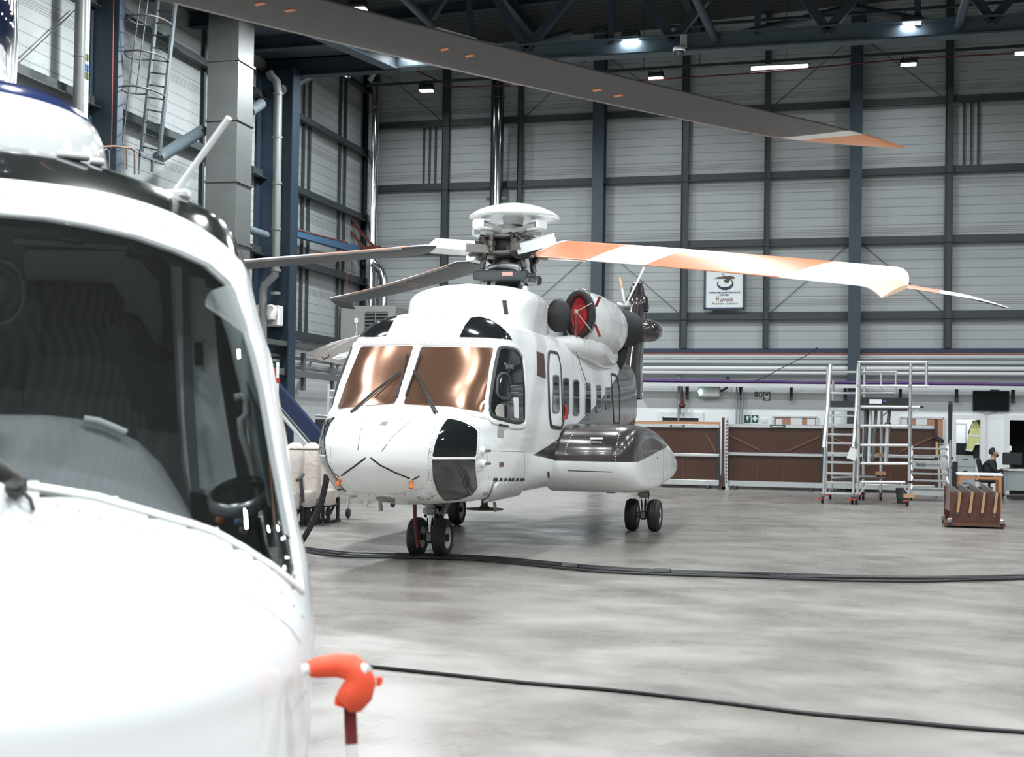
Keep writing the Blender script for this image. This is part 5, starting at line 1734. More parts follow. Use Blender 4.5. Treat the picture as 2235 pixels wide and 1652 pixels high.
# wiper at the foot of the windscreen
p, nn_ = on_hull(NB, (32, 1078))
mb = MB()
mb.box(p + nn_ * .03, (.05, .05, .06), bev=.015)
mb.tube([p + nn_ * .04, atL(10, 1035, 3.13), atL(-30, 985, 3.2), atL(-75, 800, 3.5)], [.02, .022, .016, .012], 8)
mb.tube([p + nn_ * .03, p + nn_ * .04 + Vector((.04, 0, -.04)), p + nn_ * .03 + Vector((.05, 0, -.06))], .006, 6)
mb.build('wiper', mat('wiper_worn_grey', (.08, .08, .075), .5, .4), nh)
# ---- roof fairing, rotor mast and blade
MC = L(0, 5.75, 0)
sc_ = Matrix.Translation(MC) @ Matrix.Rotation(GA, 4, 'Z') @ Matrix.Diagonal((1, 1.5, 1, 1))
prof = [(.545, 2.55), (.54, 2.70), (.525, 2.78), (.50, 2.84)]
prof2 = [(.50, 2.84), (.475, 2.875), (.44, 2.905)]
prof3 = [(.44, 2.905), (.36, 2.93), (.26, 2.955), (.20, 2.985), (.155, 3.03), (.135, 3.10), (.128, 3.18)]
MB().lathe(prof, sc_, 48).lathe(prof3, sc_, 48).lathe(prof2, sc_, 48, mi=1).build('mast_fairing', [NW, mat('blue_stripe', (.02, .035, .12), .15, 0, .6)], nh, weld=.0005)
MB().lathe([(.11, 3.14), (.135, 3.17), (.16, 3.24), (.16, 3.32), (.14, 3.38), (.11, 3.42), (.15, 3.44), (.16, 3.50), (.17, 3.56), (.17, 3.78), (.24, 3.80), (.24, 3.86), (0, 3.9)], Matrix.Translation(MC), 30).build('rotor_hub', mat('navy_gloss', (.015, .022, .055), .08, .2, 1.0), nh)
aR = math.radians(57.73)
hB = Vector((math.cos(aR), math.sin(aR), 0))
root = MC + hB * .45 + Vector((0, 0, 3.67))
tip = MC + hB * 6.92 + Vector((0, 0, 3.86))
bl = blade('rotor_blade', nh, root, tip, .40, -9, -5, -.045, [], sweep=.165, anh=.03, tipm=mat('tip_orange', (.72, .25, .06), .45), tipstart=.80, taper=.95, skew=-.06, top_col=(.10, .10, .10), under_col=(.045, .044, .046), under_bands=[(.845, .875, (.72, .73, .72)), (.875, 1.2, (.72, .25, .06))])
BB = bvh_of(bl)
for x0, y0, w_, h_ in ((554, 8, 26, 5), (620, 22, 26, 5), (960, 107, 20, 4), (1014, 121, 22, 4), (1292, 196, 22, 4), (1338, 208, 22, 4)):
    patch('orange_blade_mark', [(x0, y0), (x0 + w_ * .8, y0 - 3), (x0 + w_, y0), (x0 + w_ * .2, y0 + 4)], BB, orange_paint, nh, off=.002, th=.001, grid=6)
MB().bar(at(945, 64, Y=7.6), at(1030, 88, Y=7.9), .09, .008).bar(at(1035, 90, Y=7.95), at(1085, 102, Y=8.1), .07, .008).build('trim_tab', mat('near_blade_grey', (.045, .044, .046), .42), nh)
# whip aerial and white bars standing in for lamp reflections on the roof
p, nn_ = on_hull(NB, (396, 404))
MB().tube([p, p + Vector((.0, 0, .02)), atL(500, 257, 4.55)], [.022, .012, .011], 10).box(p + Vector((0, 0, .0)), (.09, .05, .03), bev=.008).build('whip_aerial', white_plain, nh)
for q, w_ in (((160, 349), .11), ((214, 351), .05)):
    p, nn_ = on_hull(NB, q)
    MB().box(p + Vector((0, 0, .012)), (w_, .06, .02), M=Matrix.Rotation(GA, 4, 'Z'), bev=.006).build('roof_glint', white_plain, nh)
# pitot probe and its bright red cover
ps = atL(668, 1462, 3.15)
prb = [ps - GR * .01, ps + GR * .10 + Vector((0, 0, .015)), ps + GR * .14 - GF * .06]
MB().tube(prb, .014, 10).build('pitot_tube', NW, nh)
t = thing('pitot_cover', atL(760, 1470, 3.2), 'bright orange-red soft cover on the probe at the near nose, with a hanging strap', 'probe cover')
rc = mat('orange_red_cover', (.80, .085, .03), .55, noise=.08, nscale=9)
Q = lambda x, y, d=0: atL(x, y, 3.15 + d)
MB().tube([Q(674, 1461), Q(690, 1457), Q(735, 1452, -.01), Q(765, 1456, -.02), Q(782, 1474, -.03), Q(785, 1490, -.03), Q(780, 1508, -.03), Q(762, 1532, -.02), Q(752, 1543, -.02)], [.020, .026, .030, .034, .038, .040, .042, .038, .020], 14).build('sleeve', rc, t)
MB().prism([Q(772, 1480, -.01), Q(798, 1490, -.02), Q(800, 1505, -.02), Q(785, 1535, -.02), Q(750, 1545, -.02), Q(732, 1540, -.02), Q(735, 1522, -.01)], GF * .015).build('sleeve_skirt', rc, t)
MB().prism([Q(796, 1484), Q(834, 1477), Q(836, 1488), Q(830, 1497), Q(800, 1500)], GF * .008).build('pull_tag', rc, t)
MB().prism([Q(799, 1486, -.005), Q(822, 1483, -.005), Q(822, 1496, -.005), Q(801, 1499, -.005)], GF * .004).build('pull_tag_print', mat('pale_pink', (.85, .6, .58), .5), t)
MB().prism([Q(751, 1538), Q(778, 1538), Q(779, 1580), Q(781, 1624), Q(755, 1626), Q(753, 1590)], GF * .006).prism([Q(755, 1626), Q(781, 1624), Q(783, 1700), Q(757, 1700)], GF * .006, 1).build('strap', [mat('deep_red_strap', (.16, .015, .015), .7), mat('white_strap', (.75, .75, .75), .6)], t)
# ================================================================== FURNISHINGS
cable_m = mat('black_cable', (.012, .013, .014), .42)


def floor_pt(x, y, r): return at(x, y, Z=r)


def spline(pts, k=8):
    out = []
    n = len(pts)
    for i in range(n - 1):
        p0, p1, p2, p3 = pts[max(0, i - 1)], pts[i], pts[i + 1], pts[min(n - 1, i + 2)]
        for j in range(k):
            t = j / k
            out.append(.5 * (2 * p1 + (p2 - p0) * t + (2 * p0 - 5 * p1 + 4 * p2 - p3) * t * t + (3 * p1 - p0 - 3 * p2 + p3) * t**3))
    out.append(pts[-1])
    return out


tag(MB().tube(spline([floor_pt(x, y, .013) for x, y in ((560, 1432), (680, 1441), (780, 1451), (960, 1470), (1150, 1490), (1350, 1507), (1560, 1531), (1760, 1556), (1950, 1573), (2110, 1588), (2320, 1603), (2600, 1625), (3000, 1650))]), .013, 10).build('floor_cable', cable_m), 'single thick black cable lying across the near floor', 'cable')
base = ((655, 1199), (760, 1209), (930, 1215), (1060, 1221), (1200, 1232), (1320, 1243), (1480, 1250), (1660, 1257), (1850, 1262), (2010, 1264), (2140, 1261), (2320, 1260), (2600, 1266), (3000, 1272))
for k, nm in enumerate(('upper', 'middle', 'lower')):
    rr = random.Random(k)
    pts = [floor_pt(x, y + (k - 1) * 4 + rr.uniform(-2.2, 2.2), .022) for x, y in base]
    hz_ = .022
    if k < 3:
        lead = [at(x + (k - 1) * 4, y, Y=15.9) for x, y in ((714, 1035), (710, 1060), (697, 1110), (672, 1160), (657, 1185))]
        pts = lead + [floor_pt(656, 1194 + k * 3, .022)] + pts[1:]
    tag(MB().tube(spline(pts), .021 if k != 2 else .016, 10).build('floor_cable', cable_m), nm + ' strand of the black ground power cable running to the helicopter nose', 'cable', 'ground power cables')
mb = MB()
for x, y in ((880, 1214), (1245, 1237), (1445, 1249), (1700, 1258)):
    p = floor_pt(x, y, .022)
    mb.seg(p - Vector((.07, 0, 0)), p + Vector((.07, 0, 0)), .05, n=10)
mbx = [floor_pt(x, y, .022) for x, y in ((880, 1214), (1245, 1237), (1445, 1249), (1700, 1258))]
for i, p in enumerate(mbx):
    tag(MB().tube([p - Vector((.10, .008, 0)), p, p + Vector((.10, -.01, 0))], .046, 10).build('cable_tape', cable_m), 'black tape wrap on the ground power cables ' + ('by the nose wheels', 'in front of the middle of the helicopter', 'in front of the port main wheels', 'farthest from the helicopter')[i], 'tape wrap', 'cable tape wraps')

# ---- covered seats on the left
cream = mat('cream_dust_cover', (.66, .59, .54), .75)
nt = cream.node_tree
bp = nt.nodes.new('ShaderNodeBump')
no = nt.nodes.new('ShaderNodeTexNoise')
no.inputs['Scale'].default_value = 4.5
no.inputs['Detail'].default_value = 4
no.inputs['Distortion'].default_value = 1.5
tc = nt.nodes.new('ShaderNodeTexCoord')
nt.links.new(tc.outputs['Object'], no.inputs['Vector'])
nt.links.new(no.outputs['Fac'], bp.inputs['Height'])
bp.inputs['Strength'].default_value = .6
bp.inputs['Distance'].default_value = .06
nt.links.new(bp.outputs[0], nt.nodes['Principled BSDF'].inputs['Normal'])


def covered_seat(xl, xr, ytop, ybot, Y, label):
    c0 = at((xl + xr) / 2, ybot, Y=Y)
    wd = (at(xr, 1050, Y=Y).x - at(xl, 1050, Y=Y).x) / 2 / math.cos(YAW) * .98
    zt = at((xl + xr) / 2, ytop, Y=Y).z
    t = thing('covered_seat', (c0.x, Y, 0), label, 'seat', 'covered cabin seats')
    prof = [(.42, 1.0, .02), (.60, 1.02, .05), (.78, .98, .02), (.90, 1.0, 0), (max(zt - .30, .96), .98, -.01), (max(zt - .13, 1.05), .90, 0), (zt - .04, .66, 0), (zt, .25, .02)]
    rows = []
    rr = random.Random(int(xl))
    for z, k, dy in prof:
        r = []
        for a in range(22):
            an = 2 * math.pi * a / 22
            cx_, sy_ = math.copysign(abs(math.cos(an))**.55, math.cos(an)), math.copysign(abs(math.sin(an))**.6, math.sin(an))
            r.append(Vector((c0.x + wd * .93 * k * cx_ + rr.uniform(-.012, .012), Y + .11 * (k**.5) * sy_ + dy + (zt - z) * -.10 + .15 + rr.uniform(-.01, .01), z)))
        rows.append(r)
    mb = MB().grid(rows, closed=True)
    mb.add(rows[-1], [tuple(range(22))], 0, True)
    o = mb.build('back_cover', cream, t)
    rows = []
    for z, k, e in ((.30, .96, .0), (.36, 1.0, .02), (.52, 1.0, .02), (.56, .92, -.02), (.57, .5, -.08)):
        r = []
        for a in range(20):
            an = 2 * math.pi * a / 20
            cx_, sy_ = math.copysign(abs(math.cos(an))**.5, math.cos(an)), math.copysign(abs(math.sin(an))**.5, math.sin(an))
            r.append(Vector((c0.x + wd * .96 * k * cx_ + rr.uniform(-.01, .01), Y - .20 + (.26 + e) * sy_ * k, z + rr.uniform(-.012, .012))))
        rows.append(r)
    mb = MB().grid(rows, closed=True)
    mb.add(rows[-1], [tuple(range(20))], 0, True)
    mb.build('cushion_cover', cream, t)
    f = MB()
    for sx in (-1, 1):
        f.bar((c0.x + sx * wd * .7, Y - .34, .02), (c0.x + sx * wd * .7, Y + .25, .02), .06, .04)
        f.bar((c0.x + sx * wd * .7, Y - .22, .02), (c0.x + sx * wd * .7, Y - .22, .34), .04, .06)
        f.bar((c0.x + sx * wd * .7, Y + .18, .02), (c0.x + sx * wd * .7, Y + .18, .42), .04, .06)
        f.bar((c0.x + sx * wd * .7, Y - .32, .04), (c0.x + sx * wd * .7, Y + .1, .34), .03, .04)
    f.box((c0.x, Y - .05, .30), (wd * 1.7, .5, .06))
    f.build('seat_frame', black_matte, t)
    return t, c0, wd


t, c0, wd = covered_seat(612, 655, 966, 1125, 19.4, 'cream dust-covered cabin seat nearest the near helicopter')
MB().box((c0.x + wd + .03, 19.4 - .1, .80), (.06, .28, .06), M=Matrix.Rotation(.35, 4, 'X'), bev=.02).bar((c0.x + wd + .02, 19.45, .4), (c0.x + wd + .02, 19.35, .78), .04, .05).build('armrest', mat('armrest_grey', (.06, .06, .06), .5), t)
covered_seat(650, 692, 966, 1118, 20.0, 'cream dust-covered cabin seat in the middle of the row by the helicopter nose')
covered_seat(689, 735, 964, 1112, 20.6, 'cream dust-covered cabin seat half hidden behind the helicopter nose')

# ---- left wall services: pipe racks, cable tray, heaters, stair stringer
pw = mat('pipe_white_painted', (.60, .62, .62), .35, .1)
pd = mat('pipe_dark_grey', (.09, .10, .10), .4, .4)
for i, (ya, yb, r, m, nm) in enumerate(((771, 800, .06, galv, 'top'), (783, 812, .055, pw, 'second'), (793, 818, .055, galv, 'third'), (806, 822, .05, pw, 'lowest'))):
    tag(MB().seg(at(575, ya, X=-14.3), at(800, yb + 4, X=-14.3), r * .75, n=10).build('wall_pipe', m), nm + ' of four level pipes on the left wall behind the helicopter nose', 'pipe', 'left wall pipes')
p0, p1 = at(560, 748, X=-14.2), at(770, 778, X=-14.2)
mb = MB().bar(p0, p1, .4, .03).bar(p0 + Vector((.2, 0, .06)), p1 + Vector((.2, 0, .06)), .03, .12)
tag(mb.build('cable_tray', pd), 'dark cable tray above the pipes on the left wall', 'cable tray')
tag(MB().tube(spline([at(628, 748, X=-14.1), at(645, 745, X=-14.1), at(660, 757, X=-14.1), at(690, 760, X=-14.1), at(720, 765, X=-14.1)], 5), .06, 8).build('tray_cable', mat('purple_cable', (.09, .04, .17), .5)), 'loose purple cable bundle lying on the left wall tray', 'cable')
p0, p1 = at(575, 806, X=-14.1), at(780, 832, X=-14.1)
tag(MB().bar(p0, p1, .10, .16).build('pipe_rack', mat('rack_grey', (.12, .13, .135), .5, .3)), 'grey rail under the four pipes on the left wall', 'rail')
for i, (x, y0, y1) in enumerate(((662, 770, 852), (725, 780, 850))):
    a, b = at(x, y0, X=-14.15), at(x, y1, X=-14.15)
    tag(MB().bar(a, b, .10, .10).bar(b + Vector((0, 0, .25)), b + Vector((.0, .45, .75)), .05, .05).build('rack_bracket', mat('rack_grey')), ('nearer', 'farther')[i] + ' upright bracket of the left wall pipe rail', 'bracket', 'pipe brackets')
# emergency lamp on the left
def emergency(p, label, face):
    t = thing('emergency_lamp', p, label, 'emergency light', 'emergency lamps')
    MB().box(p, (.62, .16, .34), bev=.03).build('case', mat('case_white', (.62, .64, .64), .5), t)
    for k in (-.15, .15): MB().box(p + Vector((k, -.04, .24)), (.24, .16, .12), bev=.03).build('spot_head', mat('spot_grey', (.35, .36, .36), .5), t)
    MB().lathe([(.0, 0), (.035, -.01), (.045, .02)], Matrix.Translation(p + Vector((-.26, -.1, -.02))) @ Matrix.Rotation(math.pi / 2, 4, 'X'), 12).build('indicator', mat('green_white_led', (.4, 1, .8), .5, emit=(.55, 1, .85), es=12), t)
    return t


emergency(at(643, 838, Y=33.0), 'white twin-spot emergency lamp by the left wall pipe bracket', 0)
emergency(at(1548, 854, Y=38.2), 'white twin-spot emergency lamp on the back wall above the screens', 0)
tag(MB().tube([at(1560, 853, Y=38.3), at(1576, 853, Y=38.3), at(1586, 846, Y=38.3), at(1588, 834, Y=38.3), at(1588, 822, Y=38.3)], .035, 8).build('lamp_conduit', pd), 'bent dark conduit from the back wall emergency lamp up to the tray', 'conduit')
# fan heater with two spouts
c = at(589, 690, Y=30.3)
t = thing('fan_heater', c, 'pale wall heater with two drooping oval spouts on the drain pipe', 'heater')
MB().box(c, (.62, .3, .52), bev=.03).build('case', mat('heater_white', (.62, .63, .62), .5), t)
for k in (-.2, .12):
    MB().tube([c + Vector((k, -.1, .12)), c + Vector((k + .03, -.25, .12)), c + Vector((k + .08, -.36, .02)), c + Vector((k + .10, -.38, -.14))], [.15, .16, .15, .10], 18).build('spout', mat('spout_beige', (.42, .42, .40), .5), t)
# big grey air heater behind the cockpit roof
c = at(760, 712, Y=36.2)
t = thing('air_heater', c, 'big grey air heater box with black louvres behind the helicopter roof', 'heater')
x0, x1 = at(742, 700, Y=36).x, at(862, 700, Y=36).x
zb, zt_ = at(790, 760, Y=36).z, at(800, 667, Y=36).z
MB().box(((x0 + x1) / 2, 36.6, (zb + zt_) / 2), (x1 - x0, 1.2, zt_ - zb), bev=.03).build('case', mat('heater_grey', (.26, .265, .255), .5), t)
for (a, b) in ((798, 818), (821, 846)):
    xa, xb = at(a, 700, Y=36).x, at(b, 700, Y=36).x
    z1_, z0_ = at(a, 680, Y=36).z, at(a, 727, Y=36).z
    o = MB().box(((xa + xb) / 2, 35.99, (z0_ + z1_) / 2), (xb - xa, .04, z1_ - z0_)).build('louvre_opening', black_matte, t)
    mb = MB()
    for k in range(6): mb.box(((xa + xb) / 2, 35.95, z0_ + (z1_ - z0_) * (k + .5) / 6), (xb - xa, .05, .02), M=Matrix.Rotation(.6, 4, 'X'))
    mb.build('louvre_slats', mat('slat_grey', (.14, .145, .14), .5), o)
c2 = at(777, 700, Y=35.98)
MB().box(c2, (.12, .06, .16), bev=.02).tube([c2 - Vector((0, 0, .08)), c2 - Vector((-.03, 0, .3)), c2 - Vector((.02, 0, .5)), c2 - Vector((.15, 0, .62))], .012, 6).build('switch_box', pale if 'pale' in globals() else white_plain, t)
# blue stair stringer and its soffit, at the far left
p0, p1 = at(604, 852, Y=29.4), at(695, 958, Y=29.4)
tag(MB().bar(p0 + (p0 - p1) * .6, p1, .2, .32, up=(0, 0, 1)).bar(p0 + (p0 - p1) * .6 + Vector((-.1, .1, -.28)), p1 + Vector((-.1, .1, -.28)), .6, .05, 1).build('stair_stringer', [navy, mat('soffit_pale', (.42, .45, .45), .6)]), 'navy sloping stair stringer left of the helicopter', 'stair')
p = at(716, 975, Y=31.2)
tag(MB().box((p.x, 31.6, .9), (.75, .8, 1.75), bev=.02).build('cupboard', mat('cupboard_dark', (.025, .022, .022), .5)), 'dark cupboard at the foot of the navy stair', 'cupboard')
# red-white pole with hoses near the left edge of the helicopter
a, b = at(606, 800, Y=20.6), at(607, 960, Y=20.6)
mb = MB().seg(Vector((a.x, 20.6, .0)), Vector((a.x, 20.6, 2.7)), .028, n=10)
for z in (1.95, 2.35, 1.2): mb.seg((a.x, 20.6, z), (a.x, 20.6, z + .08), .045, n=10, mi=1)
mb.tube([(a.x - .04, 20.58, 2.6), (a.x - .05, 20.55, 2.3), (a.x - .03, 20.56, 2.05)], .012, 6, mi=1)
mb.box((a.x, 20.6, .03), (.5, .5, .06), mi=0)
tag(mb.build('marker_pole', [white_plain, red_paint]), 'slim white pole with red bands standing behind the covered seats', 'pole')
# aluminium access frame seen left of the windscreen
t = thing('access_scaffold', at(722, 1000, Y=21.5), 'narrow aluminium access frame behind the helicopter nose on the left', 'scaffold')
for x in (718, 762): MB().seg(Vector((at(x, 1000, Y=21.5).x, 21.5, .1)), Vector((at(x, 840, Y=21.5).x, 21.5, at(x, 838, Y=21.5).z)), .025, n=10).build('upright', alu, t)
for y in (853, 868, 908, 960, 1010): MB().seg(at(718, y, Y=21.5), at(762, y + 1, Y=21.5), .02, n=8).build('rung', alu, t)
MB().seg(at(690, 907, Y=21.4), at(716, 909, Y=21.4), .025, n=8).build('clamp_arm', mid_metal, t)
for x in (718, 762): MB().lathe([(0, -.02), (.08, -.02), (.1, 0), (.08, .02), (0, .02)], Matrix.Translation((at(x, 1000, Y=21.5).x, 21.5, .1)) @ Matrix.Rotation(math.pi / 2, 4, 'Y'), 14).build('caster', black_matte, t)

# ---- caged ladder at the upper left
lad = mat('ladder_grey_blue', (.075, .092, .102), .5, .3)
LYX = -13.9
LYY = at(345, 170, X=LYX).y
t = thing('caged_ladder', at(345, 300, X=LYX), 'tall steel ladder with safety hoops beside the broad blue column', 'ladder')
rl = [(at(347, -20, Y=LYY), at(309, 330, Y=LYY)), (at(386, -20, Y=LYY), at(347, 340, Y=LYY))]
for a, b in rl: MB().bar(a, b, .05, .09).build('rail', lad, t)
for k in range(13):
    f = (k + .6) / 13
    MB().seg(rl[0][0].lerp(rl[0][1], f), rl[1][0].lerp(rl[1][1], f), .016, n=8).build('rung', steel_dark, t)
hoopm = mat('hoop_weathered', (.11, .11, .105), .55, .3, noise=.3, nscale=10)
for y, xl in ((55, 300), (130, 285), (205, 277)):
    f = (y + 20) / 350
    A, B = rl[0][0].lerp(rl[0][1], f), rl[1][0].lerp(rl[1][1], f)
    C = (A + B) / 2
    d = (B - A)
    MB().tube(spline([A, A + Vector((-.26, -.10, 0)), A + Vector((-.34, -.35, 0)), A + Vector((-.24, -.62, 0)), C + Vector((-.04, -.76, 0)), B + Vector((.0, -.6, 0)), B + Vector((.05, -.28, 0)), B], 4), .022, 8).build('hoop', hoopm, t)
for x0, y0, x1, y1 in ((308, -20, 262, 355), (325, -20, 297, 205)):
    MB().seg(at(x0, y0, Y=LYY - .5), at(x1, y1, Y=LYY - .5), .016, n=8).build('cage_bar', lad, t)
# landing guard at its foot
t = thing('landing_guard', at(270, 345, X=LYX), 'rusty curved guard rail of the landing under the caged ladder', 'guard rail')
MB().tube([at(x, y, X=LYX) for x, y in ((196, 330), (215, 321), (250, 319), (285, 323), (298, 332))], .022, 8).build('top_rail', mat('rusty_rail', (.17, .115, .085), .6, .3), t)
for x, y in ((202, 328), (217, 322), (277, 324), (294, 330)): MB().seg(at(x, y, X=LYX), at(x, y + 45, X=LYX), .02, n=8).build('post', mat('rusty_rail'), t)
MB().tube([at(x, y, X=LYX) for x, y in ((224, 370), (225, 330), (231, 325), (237, 330), (238, 370))], .02, 8).build('hand_grip', lad, t)
MB().tube([at(x, y, X=LYX) for x, y in ((294, 380), (296, 330), (301, 325), (306, 330), (303, 380))], .02, 8).build('hand_grip', lad, t)
MB().bar(at(305, 338, X=LYX), at(358, 358, X=LYX), .06, .05).bar(at(333, 352, X=LYX), at(332, 375, X=LYX), .05, .05).build('landing_edge', lad, t)

# ---- back wall services
def wallrun(y0, y1, r, m, label, x0=1380, x1=2290, Y=38.1, ext=1.6, nm='wall_pipe', grp='back wall pipes'):
    A_, B_ = at(x0, y0, Y=Y), at(x1, y1, Y=Y)
    tag(MB().seg(A_, A_ + (B_ - A_) * ext, r, n=10).build(nm, m), label, 'pipe', grp)


wallrun(771.5, 774, .016, mat('rust_red_pipe'), 'thin rust red pipe, topmost under the navy band of the back wall')
wallrun(782, 784, .035, galv, 'thin grey pipe just below the rust red one on the back wall')
wallrun(796.5, 800, .05, pd, 'dark pipe, third from the top on the back wall')
wallrun(803, 805, .075, pw, 'fat pale pipe under the dark one on the back wall')
wallrun(809, 813, .04, pd, 'dark pipe between the two pale pipes on the back wall')
wallrun(812.5, 816.5, .06, pw, 'lower pale pipe on the back wall')
p0, p1 = at(1380, 838.5, Y=38.0), at(2290, 848, Y=38.0)
p1 = p0 + (p1 - p0) * 1.6
tag(MB().bar(p0, p1, .45, .03).bar(p0 + Vector((0, -.22, .0)), p1 + Vector((0, -.22, .0)), .03, .10).build('cable_tray', mat('tray_pale', (.55, .57, .57), .4, .3)), 'pale cable tray along the back wall above the screens', 'cable tray')
p0, p1 = at(1380, 832, Y=37.9), at(2290, 842, Y=37.9)
p1 = p0 + (p1 - p0) * 1.6
for k, nm in enumerate(('upper', 'lower')):
    pts = [p0.lerp(p1, i / 30) + Vector((0, k * .05 - .05, .008 * math.sin(i * 2.1 + k) - k * .05 + .03)) for i in range(31)]
    tag(MB().tube(pts, .04, 8).build('tray_cable', mat('purple_cable')), nm + ' purple cable running along the back wall tray', 'cable', 'purple tray cables')
for i, x in enumerate((1500, 1616, 1727, 1845, 1965, 2088, 2211)):
    a = at(x, 842 + (x - 1500) * .009, Y=38.25)
    tag(MB().bar(a, a - Vector((0, 0, .40)), .09, .07).bar(a + Vector((0, -.3, -.03)), a + Vector((0, 0, -.3)), .03, .03).build('tray_bracket', steel_dark), ('first', 'second', 'third', 'fourth', 'fifth', 'sixth', 'seventh')[i] + ' dark bracket under the back wall tray counted from the helicopter', 'bracket', 'tray brackets')
for i, (x, y1) in enumerate(((1481, 922), (1484.5, 905))):
    a = at(x, 816, Y=38.2)
    tag(MB().seg(a, at(x, y1, Y=38.2), .03, n=8).build('conduit', galv), ('left', 'right')[i] + ' of two thin grey conduits beside the hanging red bell pull', 'conduit', 'grey conduits')
for i, x in enumerate((1608, 1614, 1620)):
    tag(MB().seg(at(x, 842, Y=38.2), at(x - .5, 925, Y=38.2), .025, n=8).build('conduit', galv), ('left', 'middle', 'right')[i] + ' one of three conduits dropping beside the first aid signs', 'conduit', 'triple conduits')
p = at(1489, 883, Y=38.1)
tag(MB().tube([at(1489, 838, Y=38.15), p + Vector((0, 0, .15)), p], [.022, .03, .05], 8).lathe([(0, .06), (.07, .04), (.10, -.02), (.08, -.08), (0, -.1)], Matrix.Translation(p), 14).build('bell_pull', mat('dark_red_rubber', (.10, .015, .015), .5)), 'dark red hose end hanging on the back wall', 'hose')
tag(MB().tube([at(1640, 835, Y=37.6), at(1670, 823, Y=37.6), at(1700, 806, Y=37.6), at(1760, 776, Y=37.6), at(1785, 758, Y=37.8)], .012, 6).build('loose_cable', cable_m), 'thin loose black cable sagging from the navy band to the tray', 'cable')
# framed sign on the upper wall
SY = 38.2
a, b = at(1538, 674, Y=SY), at(1624.5, 585, Y=SY)
cx_, cz_ = (a.x + b.x) / 2, (a.z + b.z) / 2
W_, H_ = b.x - a.x, b.z - a.z
t = thing('wall_sign', (cx_, SY, cz_), 'white framed maintenance centre sign with a bird emblem on the upper back wall', 'sign')
MB().box((cx_, SY, cz_), (W_, .04, H_)).build('board', mat('sign_white', (.66, .71, .72), .35), t)
mb = MB()
for s in (-1, 1):
    mb.box((cx_ + s * W_ / 2, SY - .02, cz_), (.06, .07, H_ + .06)).box((cx_, SY - .02, cz_ + s * H_ / 2), (W_, .07, .06))
mb.build('frame', mat('sign_navy', (.012, .02, .05), .4), t)
ink, bronze = mat('sign_ink', (.012, .016, .04), .5), mat('sign_bronze', (.16, .085, .05), .5)
SF = SY - .026
sx_ = lambda u: a.x + (u - 1538) / 86.5 * W_
sz_ = lambda v: a.z + (674 - v) / 89 * H_
text('lettering', 'APPROVED MAINTENANCE', (sx_(1581.5), SF, sz_(639)), .066, ink, t, bold=.0018, sx=1.12)
text('lettering', 'CENTER', (sx_(1581), SF, sz_(644.3)), .066, ink, t, bold=.0018, sx=1.12)
text('lettering', 'H', (sx_(1566), SF, sz_(653)), .24, bronze, t, sx=.55, shear=.05, bold=.004)
text('lettering', 'arrods', (sx_(1586.5), SF, sz_(654)), .165, bronze, t, sx=.86, shear=.3, bold=.001)
text('lettering', 'Aviation  Limited', (sx_(1581.5), SF, sz_(662.7)), .088, mat('sign_brown_ink', (.05, .04, .035), .5), t, shear=.28, sx=1.10, spacing=1.1)
ring = []
for k in range(33):
    an = math.radians(150 + 260 * k / 32)
    th = .010 + .034 * math.sin(math.pi * k / 32)**2
    ring.append((sx_(1582.8) + W_ * .195 * math.cos(an), sz_(618.5) + H_ * .13 * math.sin(an), th))
mb = MB()
for (x0, z0, t0), (x1, z1, t1) in zip(ring, ring[1:]):
    d = Vector((x1 - x0, 0, z1 - z0)).normalized()
    nn_ = Vector((-d.z, 0, d.x))
    P0, P1 = Vector((x0, SF - .004, z0)), Vector((x1, SF - .004, z1))
    mb.add([P0 + nn_ * t0, P1 + nn_ * t1, P1 - nn_ * t1, P0 - nn_ * t0], [(0, 1, 2, 3)])
mb.build('emblem_ring', ink, t)
# the bird: wing, body and a short lower wing
bird = [(1558, 607), (1567, 604), (1582, 603), (1595, 602.5), (1602, 604), (1606, 607), (1604, 608), (1596, 609), (1592, 613), (1590, 617), (1584, 617), (1580, 614), (1581, 611), (1586, 609), (1576, 608), (1568, 608)]
MB().prism([Vector((sx_(u), SF - .006, sz_(v))) for u, v in bird], (0, .004, 0)).build('emblem_bird', mat('bird_brown', (.085, .05, .035), .6), t)
MB().prism([Vector((sx_(u), SF - .003, sz_(v))) for u, v in ((1575, 596), (1576.5, 596), (1583, 603), (1581, 603))], (0, .003, 0)).build('emblem_line', ink, t)
# small safety signs
def sign(x0, y0, x1, y1, label, col, Y=38.43, marks=()):
    p0, p1 = at(x0, y1, Y=Y), at(x1, y0, Y=Y)
    t = thing('safety_sign', (p0 + p1) / 2, label, 'sign', 'safety signs')
    MB().box((p0 + p1) / 2, (p1.x - p0.x, .02, p1.z - p0.z)).build('plate', col, t)
    wm = mat('sign_print_white', (.80, .82, .80), .5)
    for poly in marks:
        MB().prism([Vector((p0.x + (p1.x - p0.x) * u, Y - .016, p0.z + (p1.z - p0.z) * v)) for u, v in poly], (0, .004, 0)).build('symbol', wm, t)
    return t


